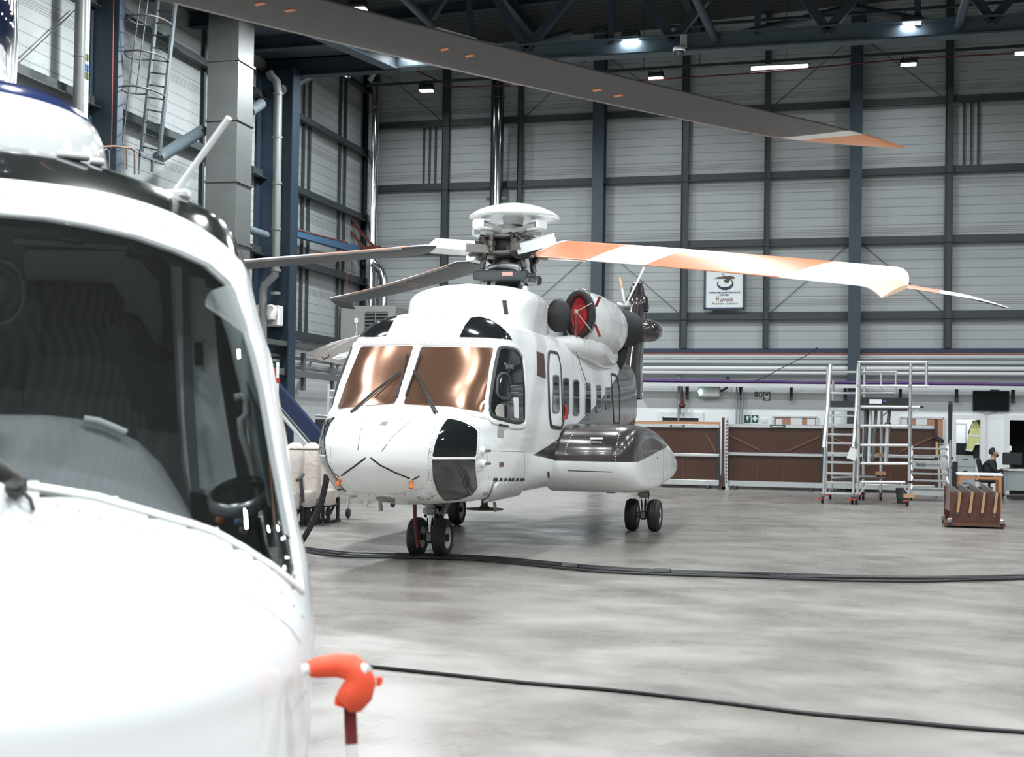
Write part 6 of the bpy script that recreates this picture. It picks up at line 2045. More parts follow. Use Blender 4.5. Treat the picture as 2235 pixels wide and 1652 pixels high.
cross = [(.38, .12), (.62, .12), (.62, .38), (.88, .38), (.88, .62), (.62, .62), (.62, .88), (.38, .88), (.38, .62), (.12, .62), (.12, .38), (.38, .38)]
green = mat('sign_green', (.012, .085, .065), .45)
heart = [(.5, .42), (.68, .6), (.66, .72), (.56, .74), (.5, .68), (.44, .74), (.34, .72), (.32, .6)]
sign(1647, 855, 1654, 866, 'small dark green arrow sign, left of the upper pair on the back wall', mat('sign_olive', (.02, .07, .045), .5), marks=([(.35, .25), (.75, .5), (.35, .78)],))
sign(1656.5, 855, 1663.5, 866, 'small dark green cross sign beside the defibrillator sign', mat('sign_olive'), marks=(cross,))
t = sign(1666, 855, 1681, 874, 'green and white defibrillator sign on the back wall', green, marks=([(.12, .30), (.88, .30), (.88, .80), (.74, .95), (.26, .95), (.12, .80)], [(.2, .08), (.85, .16), (.75, .24), (.2, .15)]))
p = at(1673.5, 861, Y=38.40)
MB().prism([Vector((p.x + (u - .5) * .25, 38.402, p.z + (v - .6) * .3)) for u, v in heart], (0, .004, 0)).build('heart', green, t)
sign(1624.5, 906, 1638.5, 921.5, 'green eyewash sign above the brown screens', green, marks=([(.3, .55), (.35, .8), (.5, .9), (.65, .8), (.7, .55), (.55, .4), (.5, .12), (.42, .4)], [(.76, .74), (.84, .74), (.84, .66), (.9, .66), (.9, .74), (.98, .74), (.98, .82), (.9, .82), (.9, .9), (.84, .9), (.84, .82), (.76, .82)]))
sign(1641, 906, 1655, 921.5, 'green first aid cross sign above the brown screens', green, marks=(cross,))
sign(1660, 914, 1675, 922, 'white notice sheet right of the first aid cross', mat('paper', (.70, .72, .73), .6))
# notice boards
def notice(x0, y0, x1, y1, label, papers):
    p0, p1 = at(x0, y1, Y=38.42), at(x1, y0, Y=38.42)
    t = thing('notice_board', (p0 + p1) / 2, label, 'notice board', 'notice boards')
    MB().box((p0 + p1) / 2, (p1.x - p0.x, .03, p1.z - p0.z)).build('cork', mat('cork_tan', (.40, .22, .14), .7, noise=.12, nscale=20), t)
    mb = MB()
    c = (p0 + p1) / 2
    for s in (-1, 1): mb.box((c.x + s * (p1.x - p0.x) / 2, 38.40, c.z), (.05, .05, p1.z - p0.z)).box((c.x, 38.40, c.z + s * (p1.z - p0.z) / 2), (p1.x - p0.x, .05, .05))
    mb.build('frame', alu, t)
    for (u0, u1, v0, v1) in papers:
        MB().box((p0.x + (p1.x - p0.x) * (u0 + u1) / 2, 38.398, p0.z + (p1.z - p0.z) * (v0 + v1) / 2), ((p1.x - p0.x) * (u1 - u0), .006, (p1.z - p0.z) * (v1 - v0))).build('paper', mat('paper'), t)


notice(1688, 910, 1783, 945, 'long tan notice board above the wide brown screen', ((.06, .19, .3, .84), (.40, .66, .45, .98), (.78, .96, .3, .90)))
notice(1965, 912, 2060, 965, 'tan notice board behind the low access steps', ((.02, .15, .6, .95), (.36, .62, .70, .98)))
# doors and rooms beyond
tag(MB().box((D3[0] + .53, WY + .12, 1.0), (1.07, .08, 2.0)).build('door_1', mat('door_grey', (.10, .115, .115), .5)), 'grey door behind the brown screens', 'door', kind='structure')


def frame(d, nm, wd=.14):
    mb = MB()
    for x in (d[0] - wd / 2, d[1] + wd / 2): mb.box((x, WY - .08, d[2] / 2), (wd, .06, d[2]))
    mb.box(((d[0] + d[1]) / 2, WY - .08, d[2] + wd / 2), (d[1] - d[0] + 2 * wd, .06, wd))
    return tag(mb.build(nm, mat('frame_paint_white', (.74, .76, .77), .4)), {'trim_2': 'white frame round the open office doorway', 'trim_3': 'white frame round the dark office window', 'trim_4': 'white frame of the grey door behind the screens'}[nm], 'door frame', kind='structure')


frame(D1, 'trim_2')
frame(D2, 'trim_3')
frame(D3, 'trim_4')
# small room behind the doorway: white, lit by its own lamp
roomw = mat('room_white', (.80, .82, .83), .5)
mb = MB()
mb.box((2.9, WY + 2.0, 1.3), (2.0, .1, 2.8)).box((1.95, WY + 1.1, 1.3), (.1, 1.9, 2.8)).box((3.85, WY + 1.1, 1.3), (.1, 1.9, 2.8)).box((2.9, WY + 1.1, 2.72), (2.0, 1.9, .1)).box((2.9, WY + 1.1, -.02), (2.0, 1.9, .06))
tag(mb.build('wall_office', roomw), 'white walls of the small lit room beyond the doorway', 'wall', kind='structure')
area('office_lamp', (2.9, WY + 1.0, 2.6), .6, .6, 20)
mb = MB()
mb.box((5.4, WY + 3.0, 1.3), (3.0, .1, 2.8)).box((3.95, WY + 1.6, 1.3), (.06, 2.8, 2.8)).box((6.9, WY + 1.6, 1.3), (.1, 2.8, 2.8)).box((5.4, WY + 1.6, 2.72), (3.0, 2.8, .1)).box((5.4, WY + 1.6, -.02), (3.0, 2.8, .06))
tag(mb.build('wall_dark_office', mat('dark_room', (.03, .034, .036), .6)), 'dark office seen through the wide window at the right edge', 'wall', kind='structure')
p = at(2082, 960, Y=38.42)
wb = thing('whiteboard', (2.66, WY + 1.9, 1.5), 'framed whiteboard on the wall of the lit room', 'whiteboard')
MB().box((2.55, WY + 1.92, 1.45), (.95, .03, 1.0)).build('panel', white_plain, wb)
mb = MB()
for s in (-1, 1): mb.box((2.55 + s * .475, WY + 1.9, 1.45), (.02, .04, 1.0)).box((2.55, WY + 1.9, 1.45 + s * .5), (.95, .04, .02))
mb.build('frame', alu, wb)
# hi-vis jacket on a hook, dark coats behind
jx = at(2128, 960, Y=38.7)
jm = mat('hi_vis_yellow', (.60, .63, .27), .6, noise=.08, nscale=8)
t = thing('hi_vis_jacket', (jx.x, 38.7, 1.9), 'yellow reflective jacket hung in the office doorway', 'jacket')
pp = lambda x, y, dy=0: at(x, y, Y=38.65 + dy)
MB().prism([pp(x, y) for x, y in ((2124, 922), (2130, 918), (2136, 924), (2141, 945), (2142, 970), (2128, 972), (2122, 986), (2108, 984), (2113, 955), (2119, 935))], (0, .12, 0)).build('body', jm, t)
MB().prism([pp(x, y, -.01) for x, y in ((2116, 948), (2141, 950), (2141, 954), (2115, 952))], (0, .14, 0)).prism([pp(x, y, -.01) for x, y in ((2109, 980), (2123, 982), (2122, 985), (2108, 983.5))], (0, .14, 0)).prism([pp(x, y, -.01) for x, y in ((2128, 967), (2142, 966), (2142, 969.5), (2128, 971))], (0, .14, 0)).build('reflective_tape', mat('reflective_grey', (.75, .76, .75), .35), t)
tag(MB().prism([pp(x, y, .14) for x, y in ((2113, 945), (2124, 918), (2138, 916), (2143, 930), (2142, 1000), (2125, 1000), (2120, 960))], (0, .1, 0)).build('dark_coat', mat('black_cloth', (.014, .015, .017), .8)), 'black coat hanging behind the yellow jacket', 'coat')
tag(MB().box(((at(2094, 990, Y=38.9)).x + .1, 39.1, 1.22), (.52, .4, .34), bev=.02).build('storage_bin', mat('black_cloth')), 'black bin on top of the pale filing cabinet', 'bin')
fc = thing('filing_cabinet', (at(2108, 1040, Y=38.9).x, 39.1, 0), 'pale grey filing cabinet inside the lit doorway', 'filing cabinet')
fx_ = at(2108, 1040, Y=38.9).x
MB().box((fx_, 39.1, .53), (.5, .5, 1.06), bev=.01).build('body', mat('cabinet_grey', (.50, .53, .55), .4), fc)
for k in range(3):
    d_ = MB().box((fx_, 38.84, .20 + .34 * k), (.46, .02, .31), bev=.005).build('drawer', mat('cabinet_grey'), fc)
    MB().box((fx_ - .02, 38.825, .26 + .34 * k), (.12, .02, .02)).build('handle', black_matte, d_)
# television
p0, p1 = at(2123, 897, Y=38.38), at(2203, 853, Y=38.38)
t = thing('television', (p0 + p1) / 2, 'black flat television on the back wall above the desk', 'television')
c = (p0 + p1) / 2
MB().box(c, (p1.x - p0.x, .07, p1.z - p0.z), bev=.01).build('case', black_matte, t)
MB().box(c - Vector((0, .036, 0)), (p1.x - p0.x - .05, .006, p1.z - p0.z - .05)).build('screen', mat('screen_black', (.006, .008, .009), .12), t)
MB().box(c + Vector((.1, .1, (p1.z - p0.z) / 2 + .07)), (.24, .14, .16), bev=.02).build('wall_bracket', black_matte, t)
tag(MB().tube(spline([at(2140, 898, Y=38.3), at(2152, 905, Y=38.3), at(2165, 902, Y=38.3), at(2176, 898, Y=38.3)], 5), .008, 6).build('loose_cable', cable_m), 'thin black cable looping under the television', 'cable')

# ---- brown screens
board_m = mat('brown_screen_board', (.062, .028, .016), .32, noise=.10, nscale=1.3)
for i, (xa, xb, lab) in enumerate(((1372, 1571, 'brown board screen half hidden by the stub wing of the helicopter'), (1583, 1797, 'wide brown board screen left of the rolling stairs'), (1800, 2043, 'brown board screen behind the scaffold tower'))):
    Y = (37.05, 37.15, 37.25)[i]
    zt_ = at((xa + xb) / 2, 927 + i, Y=Y).z
    A, B = at(xa, 1000, Y=Y).x, at(xb, 1000, Y=Y).x
    t = thing('board_screen', ((A + B) / 2, Y, 0), lab, 'screen', 'brown board screens')
    MB().box(((A + B) / 2, Y + .04, (zt_ + .18) / 2), (B - A - .06, .03, zt_ - .20)).build('board', board_m, t)
    zm = at((xa + xb) / 2, 992 + (i == 2) * 3, Y=Y).z
    for z, nm, h in ((zt_ - .03, 'top_rail', .10), (zm, 'middle_rail', .09), (.16, 'bottom_rail', .16)):
        MB().box(((A + B) / 2, Y - .03, z), (B - A, .08, h), bev=.015).build(nm, alu, t)
    for x in (A + .03, B - .03): MB().box((x, Y, zt_ / 2), (.07, .08, zt_), bev=.01).build('post', alu if x < B - .2 else steel_dark, t)
    for (x0, x1) in ((A + .1, A + .95), (B - .1, B - .95)): MB().bar((x0, Y + .01, zt_ - .3) if i != 0 else (x0, Y + .01, zm + .1), (x1, Y + .01, zm + .12) if i != 0 else (x0 + (x1 - x0) * .35, Y + .01, zm + .6), .04, .05).build('diagonal_brace', mat('brace_brown', (.13, .06, .035), .35), t)
    for x in (A + (B - A) * .33, A + (B - A) * .6): MB().box((x, Y + .02, zm / 2 + .1), (.012, .01, zm - .2)).build('seam_strip', mat('brace_brown'), t)
    o = MB().box(((A + B) / 2 + .1, Y - .075, zt_ - .03), (.42, .01, .07)).build('green_label', green, t)
    MB().box(((A + B) / 2 + .1, Y - .082, zt_ - .03), (.30, .004, .018)).build('label_print', mat('sign_print_white'), o)
    if i == 0: MB().box(((A + B) / 2, Y + .02, zt_ + .06), (B - A, .1, .08)).build('wood_cap', mat('pine_cap', (.42, .22, .11), .5), t)
    for x in (A + .3, B - .3): MB().box((x, Y, .04), (.08, .7, .08)).build('foot', steel_dark, t)
# perforated stands between the screens
for i, x in enumerate((1577, 1585.5)):
    b_ = at(x, 1060, Y=36.9)
    mb = MB().box((b_.x, 36.9, 1.0), (.07, .07, 2.0)).box((b_.x, 36.9, .03), (.2, .5, .06))
    for k in range(18): mb.box((b_.x, 36.862, .2 + k * .1), (.03, .01, .045), 1)
    tag(mb.build('perforated_stand', [mat('maroon_steel') if i == 0 else alu, black_matte]), ('maroon', 'pale')[i] + ' perforated upright stand in the gap between two brown screens', 'stand', 'perforated stands')

# ---- aluminium rolling stairs, tower and steps
def caster(parent, x, y, r=.10, red=True):
    c = MB().lathe([(0, -.03), (r * .8, -.03), (r, -.015), (r, .015), (r * .8, .03), (0, .03)], Matrix.Translation((x, y, r)) @ Matrix.Rotation(math.pi / 2, 4, 'Y'), 16).build('caster', black_matte, parent)
    MB().box((x, y, r * 1.9), (.09, .10, .12), bev=.02).build('caster_fork', mid_metal, c)
    if red: MB().box((x - .05, y - .12, r * 1.1), (.10, .06, .03)).build('brake_pedal', red_paint, c)


SYY = 31.0
t = thing('rolling_stairs', at(1835, 1098, Y=SYY), 'aluminium rolling stairs with handrails, left of the scaffold tower', 'stairs')
S = lambda x, y, dy=0: at(x, y, Y=SYY + dy)
base_z = lambda y: 0
for xa, xb in ((1797, 1812), (1862, 1874)):
    lo, hi = S(xa, 1088), S(xb, 793, 1.9)
    MB().bar(lo, Vector((lo.x * .3 + hi.x * .7, SYY + 1.3, S(xa, 905, 1.3).z)), .035, .12, up=(0, 1, 0)).build('stringer', alu, t)
    MB().tube([S(xa + 1, 977, .3), S((xa + xb) / 2 + 1, 900, .6), S(xb, 800, .9), S(xb + 1, 794, .9)], .045, 10).build('handrail', mat('rail_bright', (.80, .81, .82), .25, .7), t)
    MB().seg(S(xa, 1088), S(xa + 4, 975), .035, n=8).build('lower_post', alu, t)
for k, (y, xl, xr) in enumerate(((907, 1809, 1868), (927, 1807, 1867), (948, 1806, 1866), (967, 1805, 1865), (989, 1804, 1864), (1009, 1803, 1864), (1033, 1801, 1863), (1053, 1799, 1863), (1077, 1798, 1862))):
    dy = 1.3 * (1088 - y) / 183
    MB().box((S(xl, y, dy) + S(xr, y, dy)) / 2, (S(xr, y, dy).x - S(xl, y, dy).x, .2, .05), bev=.01).build('tread', alu, t)
for x, y0, y1, dy in ((1803, 800, 1085, 2.0), (1816, 830, 1085, 2.2)):
    b = S(x, y1, dy)
    MB().seg(Vector((b.x, b.y, .12)), Vector((b.x, b.y, S(x, y0, dy).z)), .03, n=8).build('upright', alu, t)
MB().box((S(1840, 882, 2.0)), (S(1868, 882, 2).x - S(1812, 882, 2).x, .02, .16)).build('toe_board', black_matte, t)
MB().bar(S(1812, 893, 2.0), S(1868, 893, 2.0), .4, .08).build('deck', alu, t)
MB().seg(S(1812, 857, 2.0), S(1868, 858, 2.0), .022, n=8).build('guard_rail', alu, t)
MB().seg(S(1815, 812, 2.0), S(1958, 812, 2.0), .03, n=8).seg(S(1815, 858, 2.0), S(1955, 858, 2.0), .025, n=8).seg(S(1956, 810, 2.0), S(1954, 860, 2.0), .025, n=8).seg(S(1923, 812, 2.0), S(1923, 850, 2.0), .025, n=8).build('upper_guard', alu, t)
MB().box(S(1861, 991, -.05), (.20, .01, .26), M=Matrix.Rotation(.3, 4, 'Y')).build('tag_sheet', mat('paper'), t)
for x in (1795, 1860):
    c = at(x, 1099, Y=SYY)
    caster(t, c.x, SYY)
for x in (1812, 1876):
    caster(t, at(x, 1085, Y=SYY + 2.0).x, SYY + 2.0)

TYY = 30.9
t = thing('scaffold_tower', at(1930, 1098, Y=TYY), 'aluminium scaffold tower on castors with a black toe board and high guard rail', 'scaffold')
S = lambda x, y, dy=0: at(x, y, Y=TYY + dy)
for x, xb_, y0 in ((1876, 1872, 790), (1988, 1984, 790)):
    b = S(xb_, 1085)
    MB().seg(Vector((b.x, b.y, .18)), S(x, y0), .036, n=12).build('upright', alu, t)
for x, y0 in ((1884, 800), (1922, 898)):
    b = S(x, 1085, 2.2)
    MB().seg(Vector((b.x, b.y, .18)), Vector((b.x, b.y, S(x, y0, 2.2).z)), .036, n=12).build('upright', alu, t)
MB().seg(S(2022, 790), S(2022, 845), .034, n=10).build('outer_post', alu, t)
for y, xa, xb in ((790, 1872, 2024), (842, 1874, 2026), (888, 1874, 2008), (929, 1873, 1986), (971, 1873, 1986), (1011, 1872, 1986), (1052, 1871, 1986)):
    MB().seg(S(xa, y), S(xb, y + .6), .034, n=12).build('rail', mat('rail_bright'), t)
    mb = MB()
    for x in (1875, 1986):
        if y > 800: mb.seg(S(x, y - 3), S(x, y + 3), .05, n=10)
    if mb.v: mb.build('clamp', galv, t)
MB().seg(S(2008, 888), S(2016, 888), .028, n=10).build('end_plug', black_matte, t)
MB().box(S(1931, 876, .05), (S(1984, 876).x - S(1878, 876).x, .025, S(1931, 868).z - S(1931, 885).z)).build('toe_board', mat('toe_black', (.010, .014, .013), .45), t)
o = MB().box(S(1911, 876, .02), (.27, .01, .10)).build('toe_label', mat('paper'), t)
MB().box(S(1931, 875, .02), (.08, .01, .05)).build('toe_flag', mat('flag_blue', (.06, .08, .3), .5), t)
MB().box(S(1930, 892, 1.1), (S(1984, 890).x - S(1878, 890).x, 2.1, .06)).build('deck', mat('deck_dark', (.10, .10, .10), .5), t)
MB().bar(S(1875, 1080), S(1892, 1056), .03, .03).bar(S(1985, 1080), S(1968, 1056), .03, .03).bar(S(1988, 910), S(2002, 893), .025, .025).bar(S(1921, 912, 2.1), S(1940, 897, 2.1), .03, .03).build('knee_brace', alu, t)
for (x0, y0, x1, y1, m, r, dy) in ((1892, 895, 1889, 1005, pd, .055, .6), (1900, 895, 1896, 1012, pw, .035, .3), (1912, 895, 1905, 1005, mid_metal, .04, .8), (1941, 895, 1936, 960, pd, .04, .2), (1938, 925, 1933, 1012, alu, .05, .15)):
    MB().seg(S(x0, y0, dy), S(x1, y1, dy), r, n=10).build('stowed_strut', m, t)
MB().box(S(1938, 925, .2), (.14, .14, .06)).build('strut_collar', black_matte, t)
MB().seg(S(1880, 1041, 2.2), S(1930, 1042, 2.2), .05, n=8).seg(S(1815, 1044, 2.2), S(1880, 1041, 2.2), .05, n=8).build('base_tube', mid_metal, t)
for x, y, dy in ((1980, 1103, 0), (1869, 1102, 0)): caster(t, S(x, y).x, TYY, .11)
for x in (1922, 1884): caster(t, S(x, 1090, 2.2).x, TYY + 2.2, .10)
for q, dy in (((1984, 1082), -.03), ((1922, 1033), 2.15), ((1922, 993), 2.15)):
    MB().box(S(q[0], q[1], dy), (.24, .14, .09)).build('wood_block', mat('pine_block', (.45, .28, .15), .6), t)
MB().box(S(1986, 1052, -.02), (.2, .12, .06)).build('black_clamp', black_matte, t)

PYY = 33.4
t = thing('access_steps', at(2025, 1076, Y=PYY), 'low aluminium access steps with ribbed treads and a lettered plate', 'steps')
S = lambda x, y, dy=0: at(x, y, Y=PYY + dy)
for y, dy in ((979, .9), (995, .7), (1034, .4), (1049, .2), (1066, 0)):
    MB().box((S(1990, y, dy) + S(2068, y, dy)) / 2, (S(2068, y, dy).x - S(1990, y, dy).x, .28, .045), bev=.008).build('tread', mat('ribbed_tread', (.42, .44, .44), .4, .6, noise=.3, nscale=60), t)
for x in (1990, 2068):
    MB().bar(S(x, 1078), S(x, 975, .9), .05, .08, up=(0, 1, 0)).build('stringer', alu, t)
pl = MB().box(S(2029, 1014.5, .28), (S(2068, 1014).x - S(1990, 1014).x, .03, S(2029, 1005).z - S(2029, 1024).z), bev=.008).build('name_plate', mat('plate_alu', (.50, .52, .52), .4, .5), t)
pc = S(2029, 1014.5, .255)
text('lettering', 'Harrods', (pc.x - .21, pc.y - .006, pc.z + .01), .135, black_matte, pl, shear=.25, sx=.55, bold=.002)
text('lettering', 'AVIATION', (pc.x + .09, pc.y - .006, pc.z), .066, mat('plate_grey_ink', (.12, .12, .12), .5), pl, sx=1.0)
MB().box((S(1984, 1075) + S(2072, 1075)) / 2, (S(2072, 1075).x - S(1984, 1075).x, .1, .16), bev=.01).build('base_beam', alu, t)
b = S(2074, 1070, .2)
MB().tube([S(2073, 1068, .2), S(2074, 980, .2), S(2074, 960, .2)], .035, 8).build('rail_post', alu, t)
MB().tube([S(2072, 968, .2), S(2072, 885, .2), S(2073.5, 876, .2), S(2076, 876, .2), S(2076.5, 885, .2), S(2075, 968, .2)], .028, 8).build('handrail', black_matte, t)
for y in (1000, 1020): MB().seg(S(2072, y, .2), S(2080, y, .2), .03, n=8).build('rail_clamp', black_matte, t)
MB().lathe([(0, -.03), (.14, -.03), (.16, 0), (.14, .03), (0, .03)], Matrix.Translation((S(2068, 1092).x, PYY - .3, .16)) @ Matrix.Rotation(math.pi / 2, 4, 'Y'), 18).build('wheel', black_matte, t)
MB().lathe([(0, -.03), (.14, -.03), (.16, 0), (.14, .03), (0, .03)], Matrix.Translation((S(1990, 1092).x, PYY + .3, .16)) @ Matrix.Rotation(math.pi / 2, 4, 'Y'), 18).build('wheel', black_matte, t)
MB().box((S(1966, 1080).x, PYY - .6, .16), (.22, .25, .32), bev=.02)
tag(MB().lathe([(.12, 0), (.15, .36), (.14, .36), (.11, .03), (0, .03)], Matrix.Translation((at(1969, 1090, Y=32.0).x, 32.0, 0)), 18).build('bucket', black_matte), 'small black bucket beside the scaffold tower castor', 'bucket')
# broom and red post beside the notice board
a, b = at(2048, 960, Y=37.0), at(2057, 1068, Y=37.0)
tag(MB().seg((b.x, 37.0, .02), a, .018, n=8).box(a + Vector((.0, 0, .02)), (.30, .12, .12), M=Matrix.Rotation(.5, 4, 'Y'), bev=.03, mi=1).build('broom', [mat('broom_brown', (.10, .05, .035), .5), black_matte]), 'upturned broom leaning behind the access steps', 'broom')
a, b = at(2043, 915, Y=37.1), at(2045, 1068, Y=37.1)
mb = MB().bar((b.x, 37.1, 0), (a.x, 37.1, a.z), .08, .08)
mb.bar((b.x, 37.04, 1.0), (b.x, 37.04, 1.5), .09, .02, 1)
tag(mb.build('marker_post', [mat('maroon_steel'), mat('warning_yellow', (.6, .42, .10), .5)]), 'maroon post with a yellow strip at the end of the brown screens', 'post')

# ---- desk corner: desk, monitors, chair, person
DYY = 35.6
S = lambda x, y, dy=0: at(x, y, Y=DYY + dy)
t = thing('desk', S(2225, 1088), 'grey panelled desk at the right edge with computer screens', 'desk')
dz = S(2215, 1026).z
x0 = S(2189, 1030).x
MB().box((x0 + 1.0, DYY + .35, dz), (2.0, .8, .05), bev=.01).build('desk_top', mat('desk_top_pale', (.55, .57, .57), .4), t)
MB().box((x0 + 1.0, DYY + .02, dz / 2 + .1), (1.94, .04, dz - .25)).build('front_panel', mat('desk_panel_grey', (.27, .29, .29), .5), t)
for x in (x0 + .05, x0 + 1.9): MB().box((x, DYY + .35, dz / 2), (.05, .75, dz)).build('leg', mat('desk_panel_grey'), t)
MB().box((x0 + 1.0, DYY - .05, .06), (1.8, .2, .08)).build('foot_rail', black_matte, t)


def monitor(x0_, y0, x1_, y1, dy, label):
    p0, p1 = S(x0_, y1, dy), S(x1_, y0, dy)
    c = (p0 + p1) / 2
    t = thing('monitor', c, label, 'monitor', 'desk monitors')
    MB().box(c, (p1.x - p0.x, .05, p1.z - p0.z), bev=.01).build('case', black_matte, t)
    MB().box(c - Vector((0, .027, 0)), (p1.x - p0.x - .04, .004, p1.z - p0.z - .04)).build('screen', mat('monitor_dark', (.020, .024, .026), .3), t)
    zb_ = dz + .025
    MB().bar(Vector((c.x, c.y + .06, p0.z + .1)), Vector((c.x, c.y + .06, zb_)), .06, .05).box((c.x, c.y + .02, zb_ + .012), (.26, .2, .02), bev=.008).build('stand', black_matte, t)


monitor(2188, 988, 2231, 1014, .35, 'black computer monitor in front of the seated person')
t = thing('speaker_box', S(2205, 979, .6), 'small white device standing behind the monitor', 'device')
MB().box(S(2205, 979, .95), (.07, .06, .14), bev=.01).bar(S(2199, 984, .95), S(2203, 975, .95), .01, .01).build('body', white_plain, t)
MB().bar(Vector((S(2205, 979, .95).x, DYY + .95, dz)), S(2205, 984, .95), .03, .03).build('stand', black_matte, t)
tag(MB().box(S(2222, 1025.2, .12), (.4, .14, .025), bev=.008).build('keyboard', black_matte), 'black keyboard on the grey desk', 'keyboard')
tag(MB().box(S(2200, 1024.5, .12), (.07, .11, .035), bev=.012).build('computer_mouse', white_plain), 'white mouse under the hand of the seated person', 'mouse')
for i, (y, lb) in enumerate(((1000, 'orange stacked item'),)):
    c = S(2240, 1008, .3)
t = thing('office_chair', S(2140, 1085), 'black office chair under the seated person', 'chair')
MB().box(S(2139, 1021, .12), (.10, .46, .52), M=Matrix.Rotation(-.22, 4, 'Y'), bev=.045).build('backrest', mat('chair_black', (.016, .017, .019), .55), t)
cseat = S(2160, 1050)
MB().box((cseat.x, DYY + .1, .46), (.52, .5, .10), bev=.04).build('seat', mat('chair_black'), t)
MB().seg((cseat.x, DYY + .1, .08), (cseat.x, DYY + .1, .42), .03, n=10).build('gas_stem', dark_metal, t)
MB().tube([(cseat.x - .1, DYY + .1, .43), (cseat.x - .33, DYY + .1, .45), S(2131, 1032, .1)], .025, 8).build('back_bar', black_matte, t)
for k in range(5):
    an = 2 * math.pi * k / 5 + .3
    e = Vector((cseat.x + .28 * math.cos(an), DYY + .1 + .28 * math.sin(an), .07))
    o = MB().bar((cseat.x, DYY + .1, .12), e, .05, .03).build('base_arm', black_matte, t)
    MB().lathe([(0, -.02), (.03, -.02), (.03, .02), (0, .02)], Matrix.Translation((e.x, e.y, .032)) @ Matrix.Rotation(math.pi / 2, 4, 'Y'), 10).build('caster', black_matte, o)


def skinned(name, chains, mats, parent, pick, sub=2, root=0):
    """one continuous skinned body from joint chains: [(points, radii), ...]; chains share joints by position"""
    me = bpy.data.meshes.new(name)
    vs, es, rs, idx = [], [], [], {}
    for pts, rad in chains:
        prev = None
        for p, r in zip(pts, rad):
            key = tuple(round(c, 3) for c in p)
            if key not in idx:
                idx[key] = len(vs)
                vs.append(p)
                rs.append(r)
            k = idx[key]
            if prev is not None and prev != k: es.append((prev, k))
            prev = k
    me.from_pydata([tuple(v) for v in vs], es, [])
    o = bpy.data.objects.new(name, me)
    COL.objects.link(o)
    m = o.modifiers.new('skin', 'SKIN')
    m.use_smooth_shade = True
    for v, r in zip(me.skin_vertices[0].data, rs):
        v.radius = (r, r) if not isinstance(r, tuple) else r
        v.use_root = False
    me.skin_vertices[0].data[root].use_root = True
    s = o.modifiers.new('sub', 'SUBSURF')
    s.levels = s.render_levels = sub
    dg = bpy.context.evaluated_depsgraph_get()
    me2 = bpy.data.meshes.new_from_object(o.evaluated_get(dg))
    bpy.data.objects.remove(o)
    me2.materials.clear()
    for mm in mats: me2.materials.append(mm)
    for p in me2.polygons:
        p.material_index = pick(p.center)
        p.use_smooth = True
    o = bpy.data.objects.new(name, me2)
    COL.objects.link(o)
    if parent: put_under(o, parent)
    return o


per = thing('person', S(2165, 1085), 'person in a black jumper seated at the desk, facing the monitor', 'person')
skin_m = mat('person_skin', (.42, .25, .18), .5)
jum = mat('black_jumper', (.013, .014, .016), .75)
trs = mat('dark_trousers', (.018, .019, .022), .8)
V = lambda x, y, dy=0.0: S(x, y, .12 + dy)
hip = V(2158, 1046)
spine = [hip, V(2156, 1034), V(2159, 1020), V(2164, 1008)]
neck, hd0 = V(2168, 1001), V(2169, 996)
head = [spine[-1], neck, hd0, V(2170, 989), V(2170.5, 984)]
chains = [(spine, [.18, .19, .22, .18]), (head, [.15, .062, .075, .105, .085])]
for s in (-1, 1):
    sh = V(2163, 1010, s * .19)
    el = V(2174, 1030, s * .24)
    wr = V(2188, 1026, s * .15 - .06)
    hn = V(2193, 1024.5, s * .12 - .06)
    chains.append(([spine[-1], sh, el, wr, hn], [.18, .095, .062, .038, .036]))
    for f in range(4):
        a_ = hn + Vector((.03, (f - 1.5) * .018, 0))
        chains.append(([hn, a_, a_ + Vector((.035, 0, -.008)), a_ + Vector((.055, 0, -.025))], [.036, .011, .009, .008]))
    chains.append(([hn, hn + Vector((.01, -s * .03, -.01)), hn + Vector((.04, -s * .045, -.02))], [.036, .011, .009]))
    kn = V(2182, 1046, s * .13)
    an = V(2180, 1078, s * .13)
    chains.append(([hip, V(2161, 1048, s * .1), kn, an, an + Vector((.16, 0, -.02))], [.17, .10, .075, .05, .04]))
zneck, xw, zhip = V(2168, 1003).z, V(2187, 1026).x, V(2160, 1040).z
skinned('body', chains, [skin_m, jum, trs], per, lambda c: 0 if (c.z > zneck or (c.x > xw and c.z > zhip - .06)) else 1 if c.z > zhip else 2)
hc = V(2169.5, 987.5)
Mh = Matrix.Translation(hc)
rows = []
for i in range(9):
    ph = -0.5 + (math.pi / 2 + .5) * i / 8
    rows.append([hc + Vector((.118 * math.cos(ph) * math.cos(a_) - .018 + (.0 if math.cos(a_) < .2 else -.11 * (1 - i / 8) * math.cos(a_)), .102 * math.cos(ph) * math.sin(a_), .012 + .118 * math.sin(ph))) for a_ in (2 * math.pi * k / 20 for k in range(20))])
MB().grid(rows, closed=True).build('hair', mat('hair_black', (.012, .010, .009), .6), per)
fc_ = hc + Vector((.075, 0, -.02))
rows = []
for i in range(7):
    ph = math.pi * i / 6
    rows.append([fc_ + Vector((-.03, 0, -.055)) + Vector((.072 * math.sin(ph) * math.cos(a_), .062 * math.sin(ph) * math.sin(a_), .05 * math.cos(ph))) for a_ in (2 * math.pi * k / 14 for k in range(14))])
MB().grid(rows, closed=True).build('beard', mat('hair_black'), per)
MB().prism([fc_ + Vector((.035, -.012, .02)), fc_ + Vector((.065, -.008, -.012)), fc_ + Vector((.035, -.012, -.018))], (0, .022, 0)).build('nose', skin_m, per)
